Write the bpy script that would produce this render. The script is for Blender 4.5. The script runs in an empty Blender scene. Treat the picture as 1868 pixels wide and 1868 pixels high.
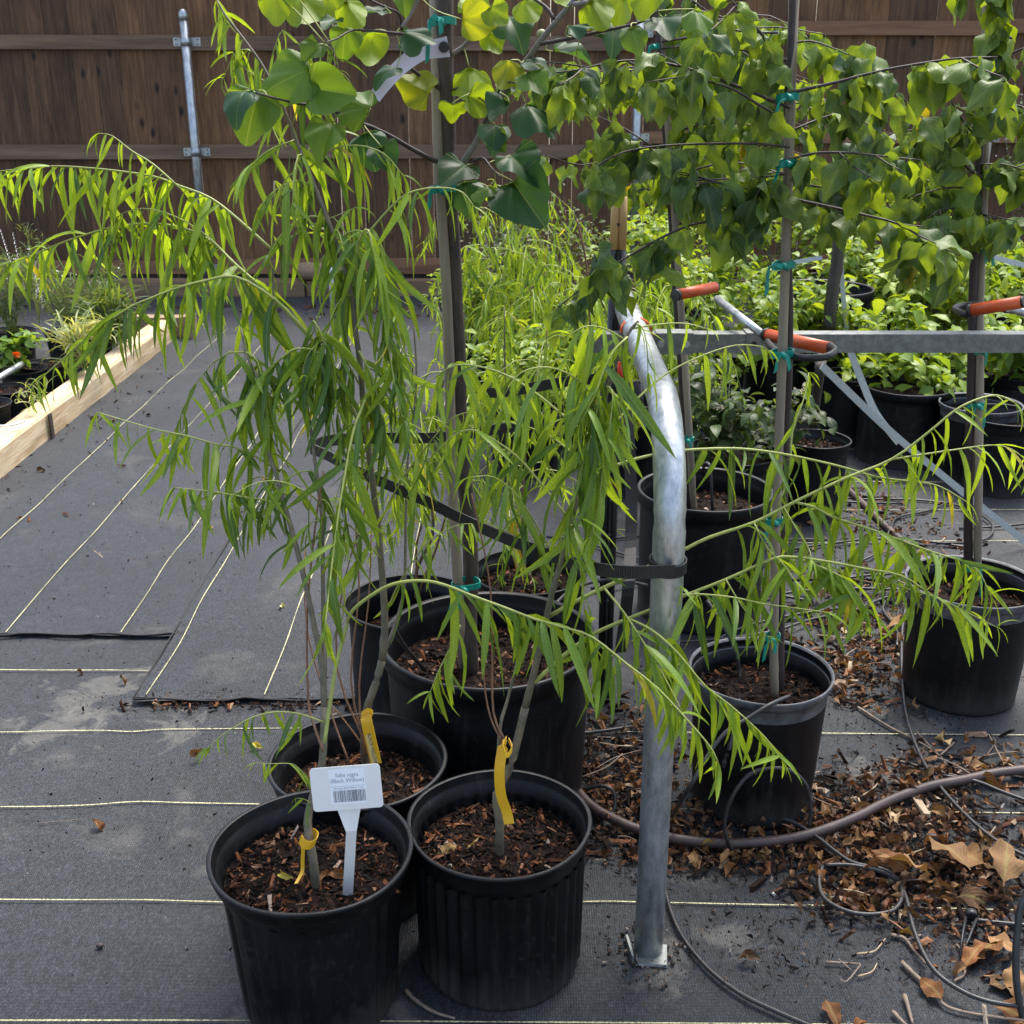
import bpy, bmesh, math, random
import numpy as np
from mathutils import Vector, Matrix, Euler

# ---------------------------------------------------------------- camera, world, sun, exposure
SC = bpy.context.scene
COL = SC.collection
CAM_H, PITCH, FPX = 1.48, math.radians(20.74), 2150.0
cam_data = bpy.data.cameras.new("camera")
cam = bpy.data.objects.new("camera", cam_data)
COL.objects.link(cam)
cam.location = (0, 0, CAM_H)
cam.rotation_euler = (math.pi / 2 - PITCH, 0, 0)
cam_data.sensor_width = 36.0
cam_data.lens = FPX / 1868 * 36.0
cam_data.clip_start = 0.05
cam_data.clip_end = 500
cam_data.dof.use_dof = True
cam_data.dof.focus_distance = 2.3
cam_data.dof.aperture_fstop = 18.0
SC.camera = cam
SC.render.resolution_x = SC.render.resolution_y = 1024

world = bpy.data.worlds.new("World")
SC.world = world
world.use_nodes = True
wn, wl = world.node_tree.nodes, world.node_tree.links
wn.clear()
SUN_EL, SUN_ROT = 62.0, 25.0           # high sun behind thin cloud, beyond the fence and to the right
sky = wn.new("ShaderNodeTexSky")
sky.sky_type = 'NISHITA'
sky.sun_disc = False
sky.sun_elevation = math.radians(SUN_EL)
sky.sun_rotation = math.radians(SUN_ROT)
sky.air_density, sky.dust_density, sky.ozone_density = 1.0, 4.0, 1.0
hsv = wn.new("ShaderNodeHueSaturation")   # cloud veil greys the blue of the sky
hsv.inputs["Saturation"].default_value = 0.88
bg = wn.new("ShaderNodeBackground")
bg.inputs["Strength"].default_value = 0.12
wo = wn.new("ShaderNodeOutputWorld")
wl.new(sky.outputs[0], hsv.inputs["Color"])
wl.new(hsv.outputs[0], bg.inputs["Color"])
wl.new(bg.outputs[0], wo.inputs["Surface"])

sd = bpy.data.lights.new("sun", 'SUN')
sd.energy = 1.5
sd.angle = math.radians(22)
sd.color = (1.0, 0.96, 0.9)
sun = bpy.data.objects.new("sun", sd)
COL.objects.link(sun)
_e, _r = math.radians(SUN_EL), math.radians(SUN_ROT)
_dir = Vector((math.cos(_e) * math.sin(_r), math.cos(_e) * math.cos(_r), math.sin(_e)))
sun.rotation_euler = _dir.to_track_quat('Z', 'Y').to_euler()
sun.location = (0, 0, 10)

SC.view_settings.view_transform = 'Standard'
SC.view_settings.look = 'None'
SC.view_settings.gamma = 1.0
SC.view_settings.exposure = 1.75
SC.view_settings.use_curve_mapping = False
SC.cycles.max_bounces = 8
SC.cycles.transparent_max_bounces = 8

R = random.Random(7)

# ---------------------------------------------------------------- where things stand: sight lines of the photograph
_cp, _sp = math.cos(PITCH), math.sin(PITCH)


def ray(x, y):
    a, b = (x - 934) / FPX, (934 - y) / FPX
    return Vector((a, _cp + b * _sp, -_sp + b * _cp))


def P(x, y, Y):
    d = ray(x, y)
    return Vector((0, 0, CAM_H)) + d * (Y / d.y)


def G(x, y, z=0.0):
    d = ray(x, y)
    return Vector((0, 0, CAM_H)) + d * ((z - CAM_H) / d.z)


def proj(p):
    v = Vector(p) - Vector((0, 0, CAM_H))
    w = v.y * _cp - v.z * _sp
    if w <= 0.01:
        return (-9999, -9999, 1e9)
    return (934 + FPX * v.x / w, 934 - FPX * (v.y * _sp + v.z * _cp) / w, w)


# ---------------------------------------------------------------- materials
def new_mat(name):
    m = bpy.data.materials.new(name)
    m.use_nodes = True
    nt = m.node_tree
    b = nt.nodes["Principled BSDF"]
    return m, nt, nt.nodes, nt.links, b


def ramp(nodes, stops):
    r = nodes.new("ShaderNodeValToRGB")
    el = r.color_ramp.elements
    while len(el) > 1:
        el.remove(el[0])
    el[0].position, el[0].color = stops[0][0], (*stops[0][1], 1)
    for p, c in stops[1:]:
        e = el.new(p)
        e.color = (*c, 1)
    return r


def noise_tex(nodes, links, scale, detail=3, rough=0.6, vec=None, dist=0.0):
    n = nodes.new("ShaderNodeTexNoise")
    n.inputs["Scale"].default_value = scale
    n.inputs["Detail"].default_value = detail
    n.inputs["Roughness"].default_value = rough
    n.inputs["Distortion"].default_value = dist
    if vec is not None:
        links.new(vec, n.inputs["Vector"])
    return n


def coords(nodes, links, scale=(1, 1, 1), kind="Object", rnd=False):
    tc = nodes.new("ShaderNodeTexCoord")
    mp = nodes.new("ShaderNodeMapping")
    mp.inputs["Scale"].default_value = scale
    links.new(tc.outputs[kind], mp.inputs["Vector"])
    if rnd:
        oi = nodes.new("ShaderNodeObjectInfo")
        mul = nodes.new("ShaderNodeMath")
        mul.operation = 'MULTIPLY'
        mul.inputs[1].default_value = 37.0
        links.new(oi.outputs["Random"], mul.inputs[0])
        cb = nodes.new("ShaderNodeCombineXYZ")
        for i in range(3):
            links.new(mul.outputs[0], cb.inputs[i])
        links.new(cb.outputs[0], mp.inputs["Location"])
    return mp.outputs[0]


def mixc(nodes, links, fac, a, b, mode='MIX'):
    m = nodes.new("ShaderNodeMix")
    m.data_type = 'RGBA'
    m.blend_type = mode
    for sock, v in ((m.inputs[0], fac), (m.inputs[6], a), (m.inputs[7], b)):
        if isinstance(v, (int, float)):
            sock.default_value = v
        elif isinstance(v, tuple):
            sock.default_value = (*v, 1)
        else:
            links.new(v, sock)
    return m.outputs[2]


def bump(nodes, links, height, strength, dist, bsdf):
    b = nodes.new("ShaderNodeBump")
    b.inputs["Strength"].default_value = strength
    b.inputs["Distance"].default_value = dist
    links.new(height, b.inputs["Height"])
    links.new(b.outputs[0], bsdf.inputs["Normal"])


def mat_simple(name, col, rough=0.5, metal=0.0, var=0.25, nscale=20, bstr=0.15, col2=None, rnd=False, stretch=(1, 1, 1), spec=0.5):
    m, nt, N, L, b = new_mat(name)
    v = coords(N, L, stretch, rnd=rnd)
    n = noise_tex(N, L, nscale, 5, 0.65, v)
    c2 = col2 or tuple(c * (1 - var) for c in col)
    r = ramp(N, [(0.3, c2), (0.7, col)])
    L.new(n.outputs["Fac"], r.inputs[0])
    L.new(r.outputs[0], b.inputs["Base Color"])
    b.inputs["Roughness"].default_value = rough
    b.inputs["Metallic"].default_value = metal
    b.inputs["Specular IOR Level"].default_value = spec
    bump(N, L, n.outputs["Fac"], bstr, 0.01, b)
    return m


def mat_leaf(name, merged, gloss=0.42, trans=0.45, vein=1.0, spec=0.4, veins_side=0.0, blotch=0.0, palmate=False):
    """Leaf: a glossy upper skin over a sheet that lets light through; midrib along v, colour per leaf."""
    m, nt, N, L, b = new_mat(name)
    if merged:
        at = N.new("ShaderNodeAttribute")
        at.attribute_name = "tint"
        col = at.outputs["Color"]
    else:
        oi = N.new("ShaderNodeObjectInfo")
        col = oi.outputs["Color"]
    uv = N.new("ShaderNodeUVMap")
    sx = N.new("ShaderNodeSeparateXYZ")
    L.new(uv.outputs[0], sx.inputs[0])
    a = N.new("ShaderNodeMath"); a.operation = 'SUBTRACT'; a.inputs[1].default_value = 0.5
    L.new(sx.outputs[0], a.inputs[0])
    ab = N.new("ShaderNodeMath"); ab.operation = 'ABSOLUTE'
    L.new(a.outputs[0], ab.inputs[0])
    mr = N.new("ShaderNodeMapRange")
    mr.inputs["From Min"].default_value = 0.03
    mr.inputs["From Max"].default_value = 0.10
    mr.inputs["To Min"].default_value = 0.55 * vein
    mr.inputs["To Max"].default_value = 0.0
    L.new(ab.outputs[0], mr.inputs[0])
    fac = mr.outputs[0]
    if veins_side > 0:
        # side veins slanting out from the midrib
        mm = N.new("ShaderNodeMath"); mm.operation = 'MULTIPLY_ADD'
        mm.inputs[1].default_value = -1.1
        L.new(ab.outputs[0], mm.inputs[0]); L.new(sx.outputs[1], mm.inputs[2])
        s2 = N.new("ShaderNodeMath"); s2.operation = 'MULTIPLY'; s2.inputs[1].default_value = 6.5
        L.new(mm.outputs[0], s2.inputs[0])
        fr = N.new("ShaderNodeMath"); fr.operation = 'PINGPONG'; fr.inputs[1].default_value = 0.5
        L.new(s2.outputs[0], fr.inputs[0])
        m2 = N.new("ShaderNodeMapRange")
        m2.inputs["From Min"].default_value = 0.03
        m2.inputs["From Max"].default_value = 0.12
        m2.inputs["To Min"].default_value = veins_side
        m2.inputs["To Max"].default_value = 0.0
        L.new(fr.outputs[0], m2.inputs[0])
        mx = N.new("ShaderNodeMath"); mx.operation = 'MAXIMUM'
        L.new(mr.outputs[0], mx.inputs[0]); L.new(m2.outputs[0], mx.inputs[1])
        fac = mx.outputs[0]
        bump(N, L, mx.outputs[0], 0.5, -0.002, b)
    if palmate:
        # veins fanning out from the stalk joint
        yy = N.new("ShaderNodeMath"); yy.operation = 'DIVIDE'; yy.inputs[1].default_value = 0.9
        L.new(a.outputs[0], yy.inputs[0])
        xx = N.new("ShaderNodeMath"); xx.operation = 'SUBTRACT'; xx.inputs[1].default_value = 0.08
        L.new(sx.outputs[1], xx.inputs[0])
        at2 = N.new("ShaderNodeMath"); at2.operation = 'ARCTAN2'
        L.new(yy.outputs[0], at2.inputs[0]); L.new(xx.outputs[0], at2.inputs[1])
        pp_ = N.new("ShaderNodeMath"); pp_.operation = 'PINGPONG'; pp_.inputs[1].default_value = 0.62
        L.new(at2.outputs[0], pp_.inputs[0])
        hy = N.new("ShaderNodeVectorMath"); hy.operation = 'LENGTH'
        cb = N.new("ShaderNodeCombineXYZ")
        L.new(yy.outputs[0], cb.inputs[0]); L.new(xx.outputs[0], cb.inputs[1])
        L.new(cb.outputs[0], hy.inputs[0])
        dd = N.new("ShaderNodeMath"); dd.operation = 'MULTIPLY'
        L.new(pp_.outputs[0], dd.inputs[0]); L.new(hy.outputs["Value"], dd.inputs[1])
        m3 = N.new("ShaderNodeMapRange")
        m3.inputs["From Min"].default_value = 0.005
        m3.inputs["From Max"].default_value = 0.018
        m3.inputs["To Min"].default_value = 0.55
        m3.inputs["To Max"].default_value = 0.0
        L.new(dd.outputs[0], m3.inputs[0])
        fac = m3.outputs[0]
        bump(N, L, m3.outputs[0], 0.5, -0.002, b)
    light = mixc(N, L, 0.45, col, (0.42, 0.50, 0.16))
    c1 = mixc(N, L, fac, col, light)
    tc = coords(N, L, (1, 1, 1), rnd=not merged)
    nz = noise_tex(N, L, 55, 3, 0.6, tc)
    r = ramp(N, [(0.3, (0.72, 0.74, 0.72)), (0.7, (1.15, 1.12, 1.1))])
    L.new(nz.outputs["Fac"], r.inputs[0])
    c1 = mixc(N, L, 1.0, c1, r.outputs[0], 'MULTIPLY')
    if blotch > 0:
        nb = noise_tex(N, L, 30, 4, 0.7, tc)
        rb = ramp(N, [(0.70, (0, 0, 0)), (0.76, (0.8, 0.8, 0.8))])
        L.new(nb.outputs["Fac"], rb.inputs[0])
        c1 = mixc(N, L, rb.outputs[0], c1, (0.10, 0.05, 0.02))
    L.new(c1, b.inputs["Base Color"])
    b.inputs["Roughness"].default_value = gloss
    b.inputs["Specular IOR Level"].default_value = spec
    tr = N.new("ShaderNodeBsdfTranslucent")
    tcol = mixc(N, L, 1.0, c1, (1.75, 1.45, 0.45), 'MULTIPLY')
    L.new(tcol, tr.inputs["Color"])
    ms = N.new("ShaderNodeMixShader")
    ms.inputs[0].default_value = trans
    L.new(b.outputs[0], ms.inputs[1]); L.new(tr.outputs[0], ms.inputs[2])
    L.new(ms.outputs[0], N["Material Output"].inputs["Surface"])
    return m


M = {}
M['willow'] = mat_leaf("willow_leaf", False)
M['willow_m'] = mat_leaf("willow_leaf_mass", True)
M['redbud'] = mat_leaf("redbud_leaf", False, 0.48, 0.5, 0.6, 0.4, 0.0, 0.5, True)
M['plum'] = mat_leaf("plum_leaf", False, 0.46, 0.42, 0.6, 0.4, 0.35)
M['plum_m'] = mat_leaf("plum_leaf_mass", True, 0.46, 0.42, 0.6, 0.4, 0.35)
M['shrub'] = mat_leaf("shrub_leaf", False, 0.42, 0.42, 0.5, 0.4, 0.25)
M['shrub_m'] = mat_leaf("shrub_leaf_mass", True, 0.42, 0.42, 0.5, 0.4, 0.25)
M['dry'] = mat_leaf("dry_leaf", False, 0.65, 0.12, 0.7, 0.2, 0.5, 0.8)
M['dry_m'] = mat_leaf("dry_leaf_mass", True, 0.6, 0.12, 0.5, 0.3)
M['bark_w'] = mat_simple("willow_bark", (0.19, 0.155, 0.10), 0.6, col2=(0.085, 0.085, 0.055), nscale=60)
M['twig_y'] = mat_simple("willow_twig_green", (0.36, 0.40, 0.10), 0.5, col2=(0.25, 0.30, 0.07), nscale=40)
M['twig_b'] = mat_simple("willow_twig_brown", (0.26, 0.13, 0.065), 0.55, col2=(0.14, 0.07, 0.04), nscale=40)
M['bark_r'] = mat_simple("redbud_bark", (0.085, 0.062, 0.044), 0.75, col2=(0.030, 0.023, 0.019), nscale=70, bstr=0.4, stretch=(1, 1, 0.3))
M['bark_d'] = mat_simple("dark_twig_bark", (0.055, 0.035, 0.030), 0.6, col2=(0.025, 0.018, 0.018), nscale=70)
M['bark_g'] = mat_simple("grey_twig_bark", (0.24, 0.225, 0.20), 0.6, col2=(0.12, 0.11, 0.10), nscale=60)
M['stake'] = mat_simple("weathered_bamboo", (0.33, 0.27, 0.19), 0.55, col2=(0.15, 0.12, 0.09), nscale=40, bstr=0.25, stretch=(1, 1, 0.08))
M['stake_dark'] = mat_simple("dark_wood_stake", (0.09, 0.07, 0.055), 0.7, col2=(0.03, 0.025, 0.02), nscale=40, bstr=0.4, stretch=(1, 1, 0.1))
M['tan'] = mat_simple("tan_pole", (0.50, 0.33, 0.13), 0.5, col2=(0.32, 0.19, 0.07), nscale=30, stretch=(1, 1, 0.1))
M['rubber'] = mat_simple("black_rubber", (0.018, 0.018, 0.019), 0.45, var=0.4, nscale=40)
M['tube'] = mat_simple("black_drip_tube", (0.016, 0.016, 0.017), 0.42, col2=(0.035, 0.034, 0.033), nscale=30)
M['hose'] = mat_simple("brown_poly_hose", (0.075, 0.048, 0.043), 0.5, col2=(0.040, 0.026, 0.024), nscale=14)
M['teal'] = mat_simple("teal_plastic_tape", (0.0, 0.30, 0.22), 0.35, col2=(0.0, 0.16, 0.12), nscale=60)
M['orange'] = mat_simple("orange_plastic", (0.62, 0.105, 0.02), 0.38, col2=(0.42, 0.06, 0.014), nscale=18, bstr=0.05)
M['redp'] = mat_simple("red_plastic", (0.75, 0.06, 0.02), 0.3, var=0.1)
M['tagy'] = mat_simple("yellow_tag_plastic", (0.83, 0.50, 0.02), 0.4, col2=(0.72, 0.38, 0.02), nscale=12, bstr=0.03)
M['white'] = mat_simple("white_plastic", (0.80, 0.80, 0.77), 0.38, col2=(0.70, 0.70, 0.67), nscale=9, bstr=0.02)
M['paper'] = mat_simple("sticker_paper", (0.83, 0.86, 0.87), 0.5, var=0.03, bstr=0.0)
M['ink'] = mat_simple("printed_ink", (0.07, 0.065, 0.10), 0.6, var=0.3, nscale=200, bstr=0.0)
M['ink2'] = mat_simple("grey_ink", (0.30, 0.32, 0.35), 0.6, var=0.1, nscale=200, bstr=0.0)
M['ribbon'] = mat_simple("pale_lilac_ribbon", (0.62, 0.60, 0.72), 0.35, col2=(0.50, 0.48, 0.62), nscale=8, bstr=0.02)
M['strapw'] = mat_simple("pale_grey_strap", (0.42, 0.45, 0.42), 0.5, col2=(0.33, 0.36, 0.34), nscale=90, bstr=0.1)
M['wood_l'] = mat_simple("log_wood", (0.36, 0.25, 0.15), 0.7, col2=(0.20, 0.13, 0.075), nscale=20, bstr=0.4, stretch=(0.1, 1, 1))
M['board'] = mat_simple("timber_edging", (0.30, 0.20, 0.115), 0.7, col2=(0.15, 0.09, 0.05), nscale=14, bstr=0.3, stretch=(0.15, 1, 1), rnd=True)
M['brick'] = mat_simple("terracotta_block", (0.32, 0.17, 0.10), 0.8, col2=(0.22, 0.11, 0.07), nscale=25)
M['pvc'] = mat_simple("white_pvc", (0.75, 0.75, 0.72), 0.4, var=0.1)
M['marigold'] = mat_simple("marigold_petal", (0.85, 0.22, 0.01), 0.5, col2=(0.75, 0.12, 0.0), nscale=60)
M['petal'] = mat_simple("white_petal", (0.75, 0.72, 0.70), 0.5, var=0.1)
M['fruit'] = mat_simple("green_fruit", (0.20, 0.22, 0.07), 0.5, var=0.3)
M['berry'] = mat_simple("cream_flower_bud", (0.55, 0.48, 0.30), 0.5, var=0.3)
M['rust'] = mat_simple("rust_brown_bract", (0.35, 0.12, 0.04), 0.6, var=0.4, nscale=60)


def mat_galv(name, base=(0.50, 0.53, 0.54), dark=(0.27, 0.295, 0.305), rough=0.36, metal=0.8, streak=0.35):
    m, nt, N, L, b = new_mat(name)
    v = coords(N, L, (1, 1, streak))
    n1 = noise_tex(N, L, 60, 5, 0.7, v)
    n2 = noise_tex(N, L, 22, 4, 0.7, coords(N, L))
    vo = N.new("ShaderNodeTexVoronoi")
    vo.inputs["Scale"].default_value = 130
    r1 = ramp(N, [(0.32, dark), (0.62, base)])
    L.new(n1.outputs["Fac"], r1.inputs[0])
    r2 = ramp(N, [(0.35, (0.88, 0.89, 0.90)), (0.65, (1.05, 1.05, 1.04))])
    L.new(n2.outputs["Fac"], r2.inputs[0])
    c = mixc(N, L, 1.0, r1.outputs[0], r2.outputs[0], 'MULTIPLY')
    hs = N.new("ShaderNodeHueSaturation")
    hs.inputs["Saturation"].default_value = 0.15
    L.new(vo.outputs["Color"], hs.inputs["Color"])
    c = mixc(N, L, 0.22, c, hs.outputs[0], 'OVERLAY')
    L.new(c, b.inputs["Base Color"])
    b.inputs["Metallic"].default_value = metal
    rr = N.new("ShaderNodeMapRange")
    rr.inputs["To Min"].default_value = rough - 0.12
    rr.inputs["To Max"].default_value = rough + 0.2
    L.new(n1.outputs["Fac"], rr.inputs[0])
    L.new(rr.outputs[0], b.inputs["Roughness"])
    bump(N, L, n1.outputs["Fac"], 0.15, 0.004, b)
    return m


M['galv'] = mat_galv("galvanised_steel")
M['galv_d'] = mat_galv("dull_galvanised_steel", (0.22, 0.235, 0.225), (0.12, 0.13, 0.125), 0.5, 0.6, 1.0)
M['greenpost'] = mat_galv("dark_painted_steel", (0.030, 0.036, 0.034), (0.014, 0.016, 0.015), 0.35, 0.3)


def mat_pot(name, dust=0.35):
    m, nt, N, L, b = new_mat(name)
    v = coords(N, L, (1, 1, 1), rnd=True)
    n1 = noise_tex(N, L, 7, 5, 0.65, v)
    n2 = noise_tex(N, L, 90, 4, 0.7, v)
    n3 = noise_tex(N, L, 26, 4, 0.7, coords(N, L, (1, 1, 0.15), rnd=True))
    r1 = ramp(N, [(0.35, (0.0025, 0.003, 0.004)), (0.75, (0.0065, 0.0078, 0.010))])
    L.new(n1.outputs["Fac"], r1.inputs[0])
    # dust that gathers near the foot, in a ragged band
    sz = N.new("ShaderNodeSeparateXYZ")
    tc = N.new("ShaderNodeTexCoord")
    L.new(tc.outputs["Object"], sz.inputs[0])
    mr = N.new("ShaderNodeMapRange")
    mr.inputs["From Min"].default_value = 0.0
    mr.inputs["From Max"].default_value = 0.09
    mr.inputs["To Min"].default_value = 0.55
    mr.inputs["To Max"].default_value = 0.0
    L.new(sz.outputs[2], mr.inputs[0])
    ad = N.new("ShaderNodeMath"); ad.operation = 'ADD'
    L.new(mr.outputs[0], ad.inputs[0]); L.new(n3.outputs["Fac"], ad.inputs[1])
    r2 = ramp(N, [(0.56, (0, 0, 0)), (1.15 if False else 1.0, (dust, dust, dust))])
    L.new(ad.outputs[0], r2.inputs[0])
    c = mixc(N, L, r2.outputs[0], r1.outputs[0], (0.085, 0.08, 0.072))
    nsc = noise_tex(N, L, 11, 6, 0.8, coords(N, L, (1, 1, 0.5), rnd=True), 1.5)
    rsc = ramp(N, [(0.56, (0, 0, 0)), (0.70, (0.5, 0.5, 0.5))])
    L.new(nsc.outputs["Fac"], rsc.inputs[0])
    c = mixc(N, L, rsc.outputs[0], c, (0.045, 0.044, 0.044))
    sp = ramp(N, [(0.58, (0, 0, 0)), (0.70, (0.55, 0.55, 0.55))])
    L.new(n2.outputs["Fac"], sp.inputs[0])
    c = mixc(N, L, sp.outputs[0], c, (0.03, 0.03, 0.03))
    L.new(c, b.inputs["Base Color"])
    rr = N.new("ShaderNodeMapRange")
    rr.inputs["To Min"].default_value = 0.30
    rr.inputs["To Max"].default_value = 0.60
    L.new(n1.outputs["Fac"], rr.inputs[0])
    L.new(rr.outputs[0], b.inputs["Roughness"])
    b.inputs["Specular IOR Level"].default_value = 0.28
    bump(N, L, n2.outputs["Fac"], 0.08, 0.004, b)
    return m


M['pot'] = mat_pot("black_nursery_plastic")
M['rim_g'] = mat_simple("scuffed_grey_rim", (0.15, 0.155, 0.16), 0.5, col2=(0.03, 0.032, 0.034), nscale=25)


def mat_soil():
    m, nt, N, L, b = new_mat("bark_soil")
    v = coords(N, L, rnd=True)
    vo = N.new("ShaderNodeTexVoronoi")
    vo.inputs["Scale"].default_value = 75
    L.new(v, vo.inputs["Vector"])
    n = noise_tex(N, L, 120, 5, 0.7, v)
    r = ramp(N, [(0.2, (0.005, 0.0035, 0.003)), (0.7, (0.020, 0.012, 0.009)), (0.95, (0.06, 0.03, 0.018))])
    L.new(n.outputs["Fac"], r.inputs[0])
    L.new(r.outputs[0], b.inputs["Base Color"])
    b.inputs["Roughness"].default_value = 0.9
    b.inputs["Specular IOR Level"].default_value = 0.12
    bump(N, L, vo.outputs["Distance"], 0.8, 0.02, b)
    return m


M['soil'] = mat_soil()


def mat_chip(name, stops):
    m, nt, N, L, b = new_mat(name)
    g = N.new("ShaderNodeNewGeometry")
    r = ramp(N, stops)
    L.new(g.outputs["Random Per Island"], r.inputs[0])
    n = noise_tex(N, L, 150, 3, 0.6, coords(N, L, (1, 1, 1)))
    rr = ramp(N, [(0.3, (0.6, 0.6, 0.6)), (0.7, (1.2, 1.2, 1.2))])
    L.new(n.outputs["Fac"], rr.inputs[0])
    c = mixc(N, L, 1.0, r.outputs[0], rr.outputs[0], 'MULTIPLY')
    L.new(c, b.inputs["Base Color"])
    b.inputs["Roughness"].default_value = 0.85
    b.inputs["Specular IOR Level"].default_value = 0.15
    return m


M['mulch'] = mat_chip("bark_chips", [(0.0, (0.007, 0.005, 0.004)), (0.55, (0.018, 0.011, 0.008)), (0.74, (0.055, 0.024, 0.013)),
                                     (0.90, (0.20, 0.075, 0.03)), (0.985, (0.30, 0.17, 0.10)), (1.0, (0.4, 0.35, 0.3))])
M['litter'] = mat_chip("ground_litter", [(0.0, (0.008, 0.005, 0.004)), (0.42, (0.024, 0.013, 0.009)), (0.65, (0.075, 0.034, 0.018)),
                                         (0.84, (0.17, 0.072, 0.032)), (0.95, (0.28, 0.16, 0.085)), (1.0, (0.42, 0.34, 0.25))])
M['crumb'] = mat_chip("soil_crumbs", [(0.0, (0.012, 0.010, 0.009)), (0.6, (0.05, 0.036, 0.028)), (0.88, (0.14, 0.10, 0.07)), (1.0, (0.32, 0.30, 0.27))])


def mat_fabric(name, along_y, tint=(1, 1, 1), stain=1.0, spots=()):
    """Woven black weed-control cloth: fine ribs, faded sheen, patches of dried silt."""
    m, nt, N, L, b = new_mat(name)
    w = []
    for sc_, d in ((1.0, 'X'), (1.0, 'Y')):
        wv = N.new("ShaderNodeTexWave")
        wv.wave_type = 'BANDS'
        wv.bands_direction = d
        major = (d == 'X') == along_y
        wv.inputs["Scale"].default_value = 70 if d == 'X' else 95
        wv.inputs["Distortion"].default_value = 2.5
        wv.inputs["Detail"].default_value = 2
        wv.inputs["Detail Scale"].default_value = 3
        L.new(coords(N, L), wv.inputs["Vector"])
        w.append(wv)
    sc2 = (1, 0.45, 1)
    nthread = noise_tex(N, L, 190, 3, 0.7, coords(N, L, sc2))
    nf = noise_tex(N, L, 330, 2, 0.6, coords(N, L))
    nb = noise_tex(N, L, 1.6, 5, 0.6, coords(N, L))
    nsp = noise_tex(N, L, 60, 4, 0.75, coords(N, L))
    base = ramp(N, [(0.3, tuple(0.007 * t for t in tint)), (0.72, tuple(0.036 * t for t in tint))])
    L.new(nthread.outputs["Fac"], base.inputs[0])
    hf = ramp(N, [(0.32, (0.42, 0.42, 0.43)), (0.5, (1.0, 1.0, 1.0)), (0.70, (2.1, 2.1, 2.05))])
    L.new(nf.outputs["Fac"], hf.inputs[0])
    c = mixc(N, L, 1.0, base.outputs[0], hf.outputs[0], 'MULTIPLY')
    big = ramp(N, [(0.35, (0.80, 0.80, 0.80)), (0.65, (1.18, 1.17, 1.15))])
    L.new(nb.outputs["Fac"], big.inputs[0])
    c = mixc(N, L, 1.0, c, big.outputs[0], 'MULTIPLY')
    wr = ramp(N, [(0.0, (0.72, 0.72, 0.72)), (1.0, (1.22, 1.22, 1.22))])
    L.new(w[0].outputs["Fac"], wr.inputs[0])
    c = mixc(N, L, 1.0, c, wr.outputs[0], 'MULTIPLY')
    # silt stains
    ns = noise_tex(N, L, 2.3, 6, 0.62, coords(N, L, (1, 1.3, 1)), 0.5)
    rs = ramp(N, [(0.56, (0, 0, 0)), (0.66, (0.5 * stain,) * 3)])
    L.new(ns.outputs["Fac"], rs.inputs[0])
    c = mixc(N, L, rs.outputs[0], c, (0.100, 0.096, 0.086))
    for (sx_, sy_, sr_) in spots:
        g_ = G(sx_, sy_)
        gp = N.new("ShaderNodeVectorMath"); gp.operation = 'DISTANCE'
        L.new(coords(N, L), gp.inputs[0]); gp.inputs[1].default_value = (g_.x, g_.y, 0)
        mr_ = N.new("ShaderNodeMapRange")
        mr_.inputs["From Min"].default_value = 0.0
        mr_.inputs["From Max"].default_value = sr_ * 1.6
        mr_.inputs["To Min"].default_value = 0.36
        mr_.inputs["To Max"].default_value = -0.1
        L.new(gp.outputs["Value"], mr_.inputs[0])
        ns_ = noise_tex(N, L, 9, 6, 0.68, coords(N, L), 0.8)
        ad_ = N.new("ShaderNodeMath"); ad_.operation = 'ADD'
        L.new(mr_.outputs[0], ad_.inputs[0]); L.new(ns_.outputs["Fac"], ad_.inputs[1])
        rs_ = ramp(N, [(0.68, (0, 0, 0)), (0.78, (0.62, 0.62, 0.62))])
        L.new(ad_.outputs[0], rs_.inputs[0])
        c = mixc(N, L, rs_.outputs[0], c, (0.105, 0.102, 0.090))
    nm_ = noise_tex(N, L, 30, 5, 0.75, coords(N, L))
    rm_ = ramp(N, [(0.3, (0.72, 0.72, 0.72)), (0.7, (1.28, 1.28, 1.27))])
    L.new(nm_.outputs["Fac"], rm_.inputs[0])
    c = mixc(N, L, 1.0, c, rm_.outputs[0], 'MULTIPLY')
    rp = ramp(N, [(0.69, (0, 0, 0)), (0.74, (0.55, 0.55, 0.55))])
    L.new(nsp.outputs["Fac"], rp.inputs[0])
    c = mixc(N, L, rp.outputs[0], c, (0.13, 0.13, 0.13))
    L.new(c, b.inputs["Base Color"])
    b.inputs["Roughness"].default_value = 0.68
    b.inputs["Specular IOR Level"].default_value = 0.34
    b.inputs["Sheen Weight"].default_value = 0.05
    b.inputs["Sheen Roughness"].default_value = 0.5
    hm = N.new("ShaderNodeMath"); hm.operation = 'ADD'
    L.new(w[0].outputs["Fac"], hm.inputs[0]); L.new(w[1].outputs["Fac"], hm.inputs[1])
    h2 = N.new("ShaderNodeMath"); h2.operation = 'ADD'
    L.new(hm.outputs[0], h2.inputs[0]); L.new(nthread.outputs["Fac"], h2.inputs[1])
    nw_ = noise_tex(N, L, 7, 3, 0.6, coords(N, L, (1, 0.6, 1)), 1.2)
    h3 = N.new("ShaderNodeMath"); h3.operation = 'MULTIPLY_ADD'; h3.inputs[1].default_value = 9.0
    L.new(nw_.outputs["Fac"], h3.inputs[0]); L.new(h2.outputs[0], h3.inputs[2])
    bump(N, L, h3.outputs[0], 0.45, 0.002, b)
    return m


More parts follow.
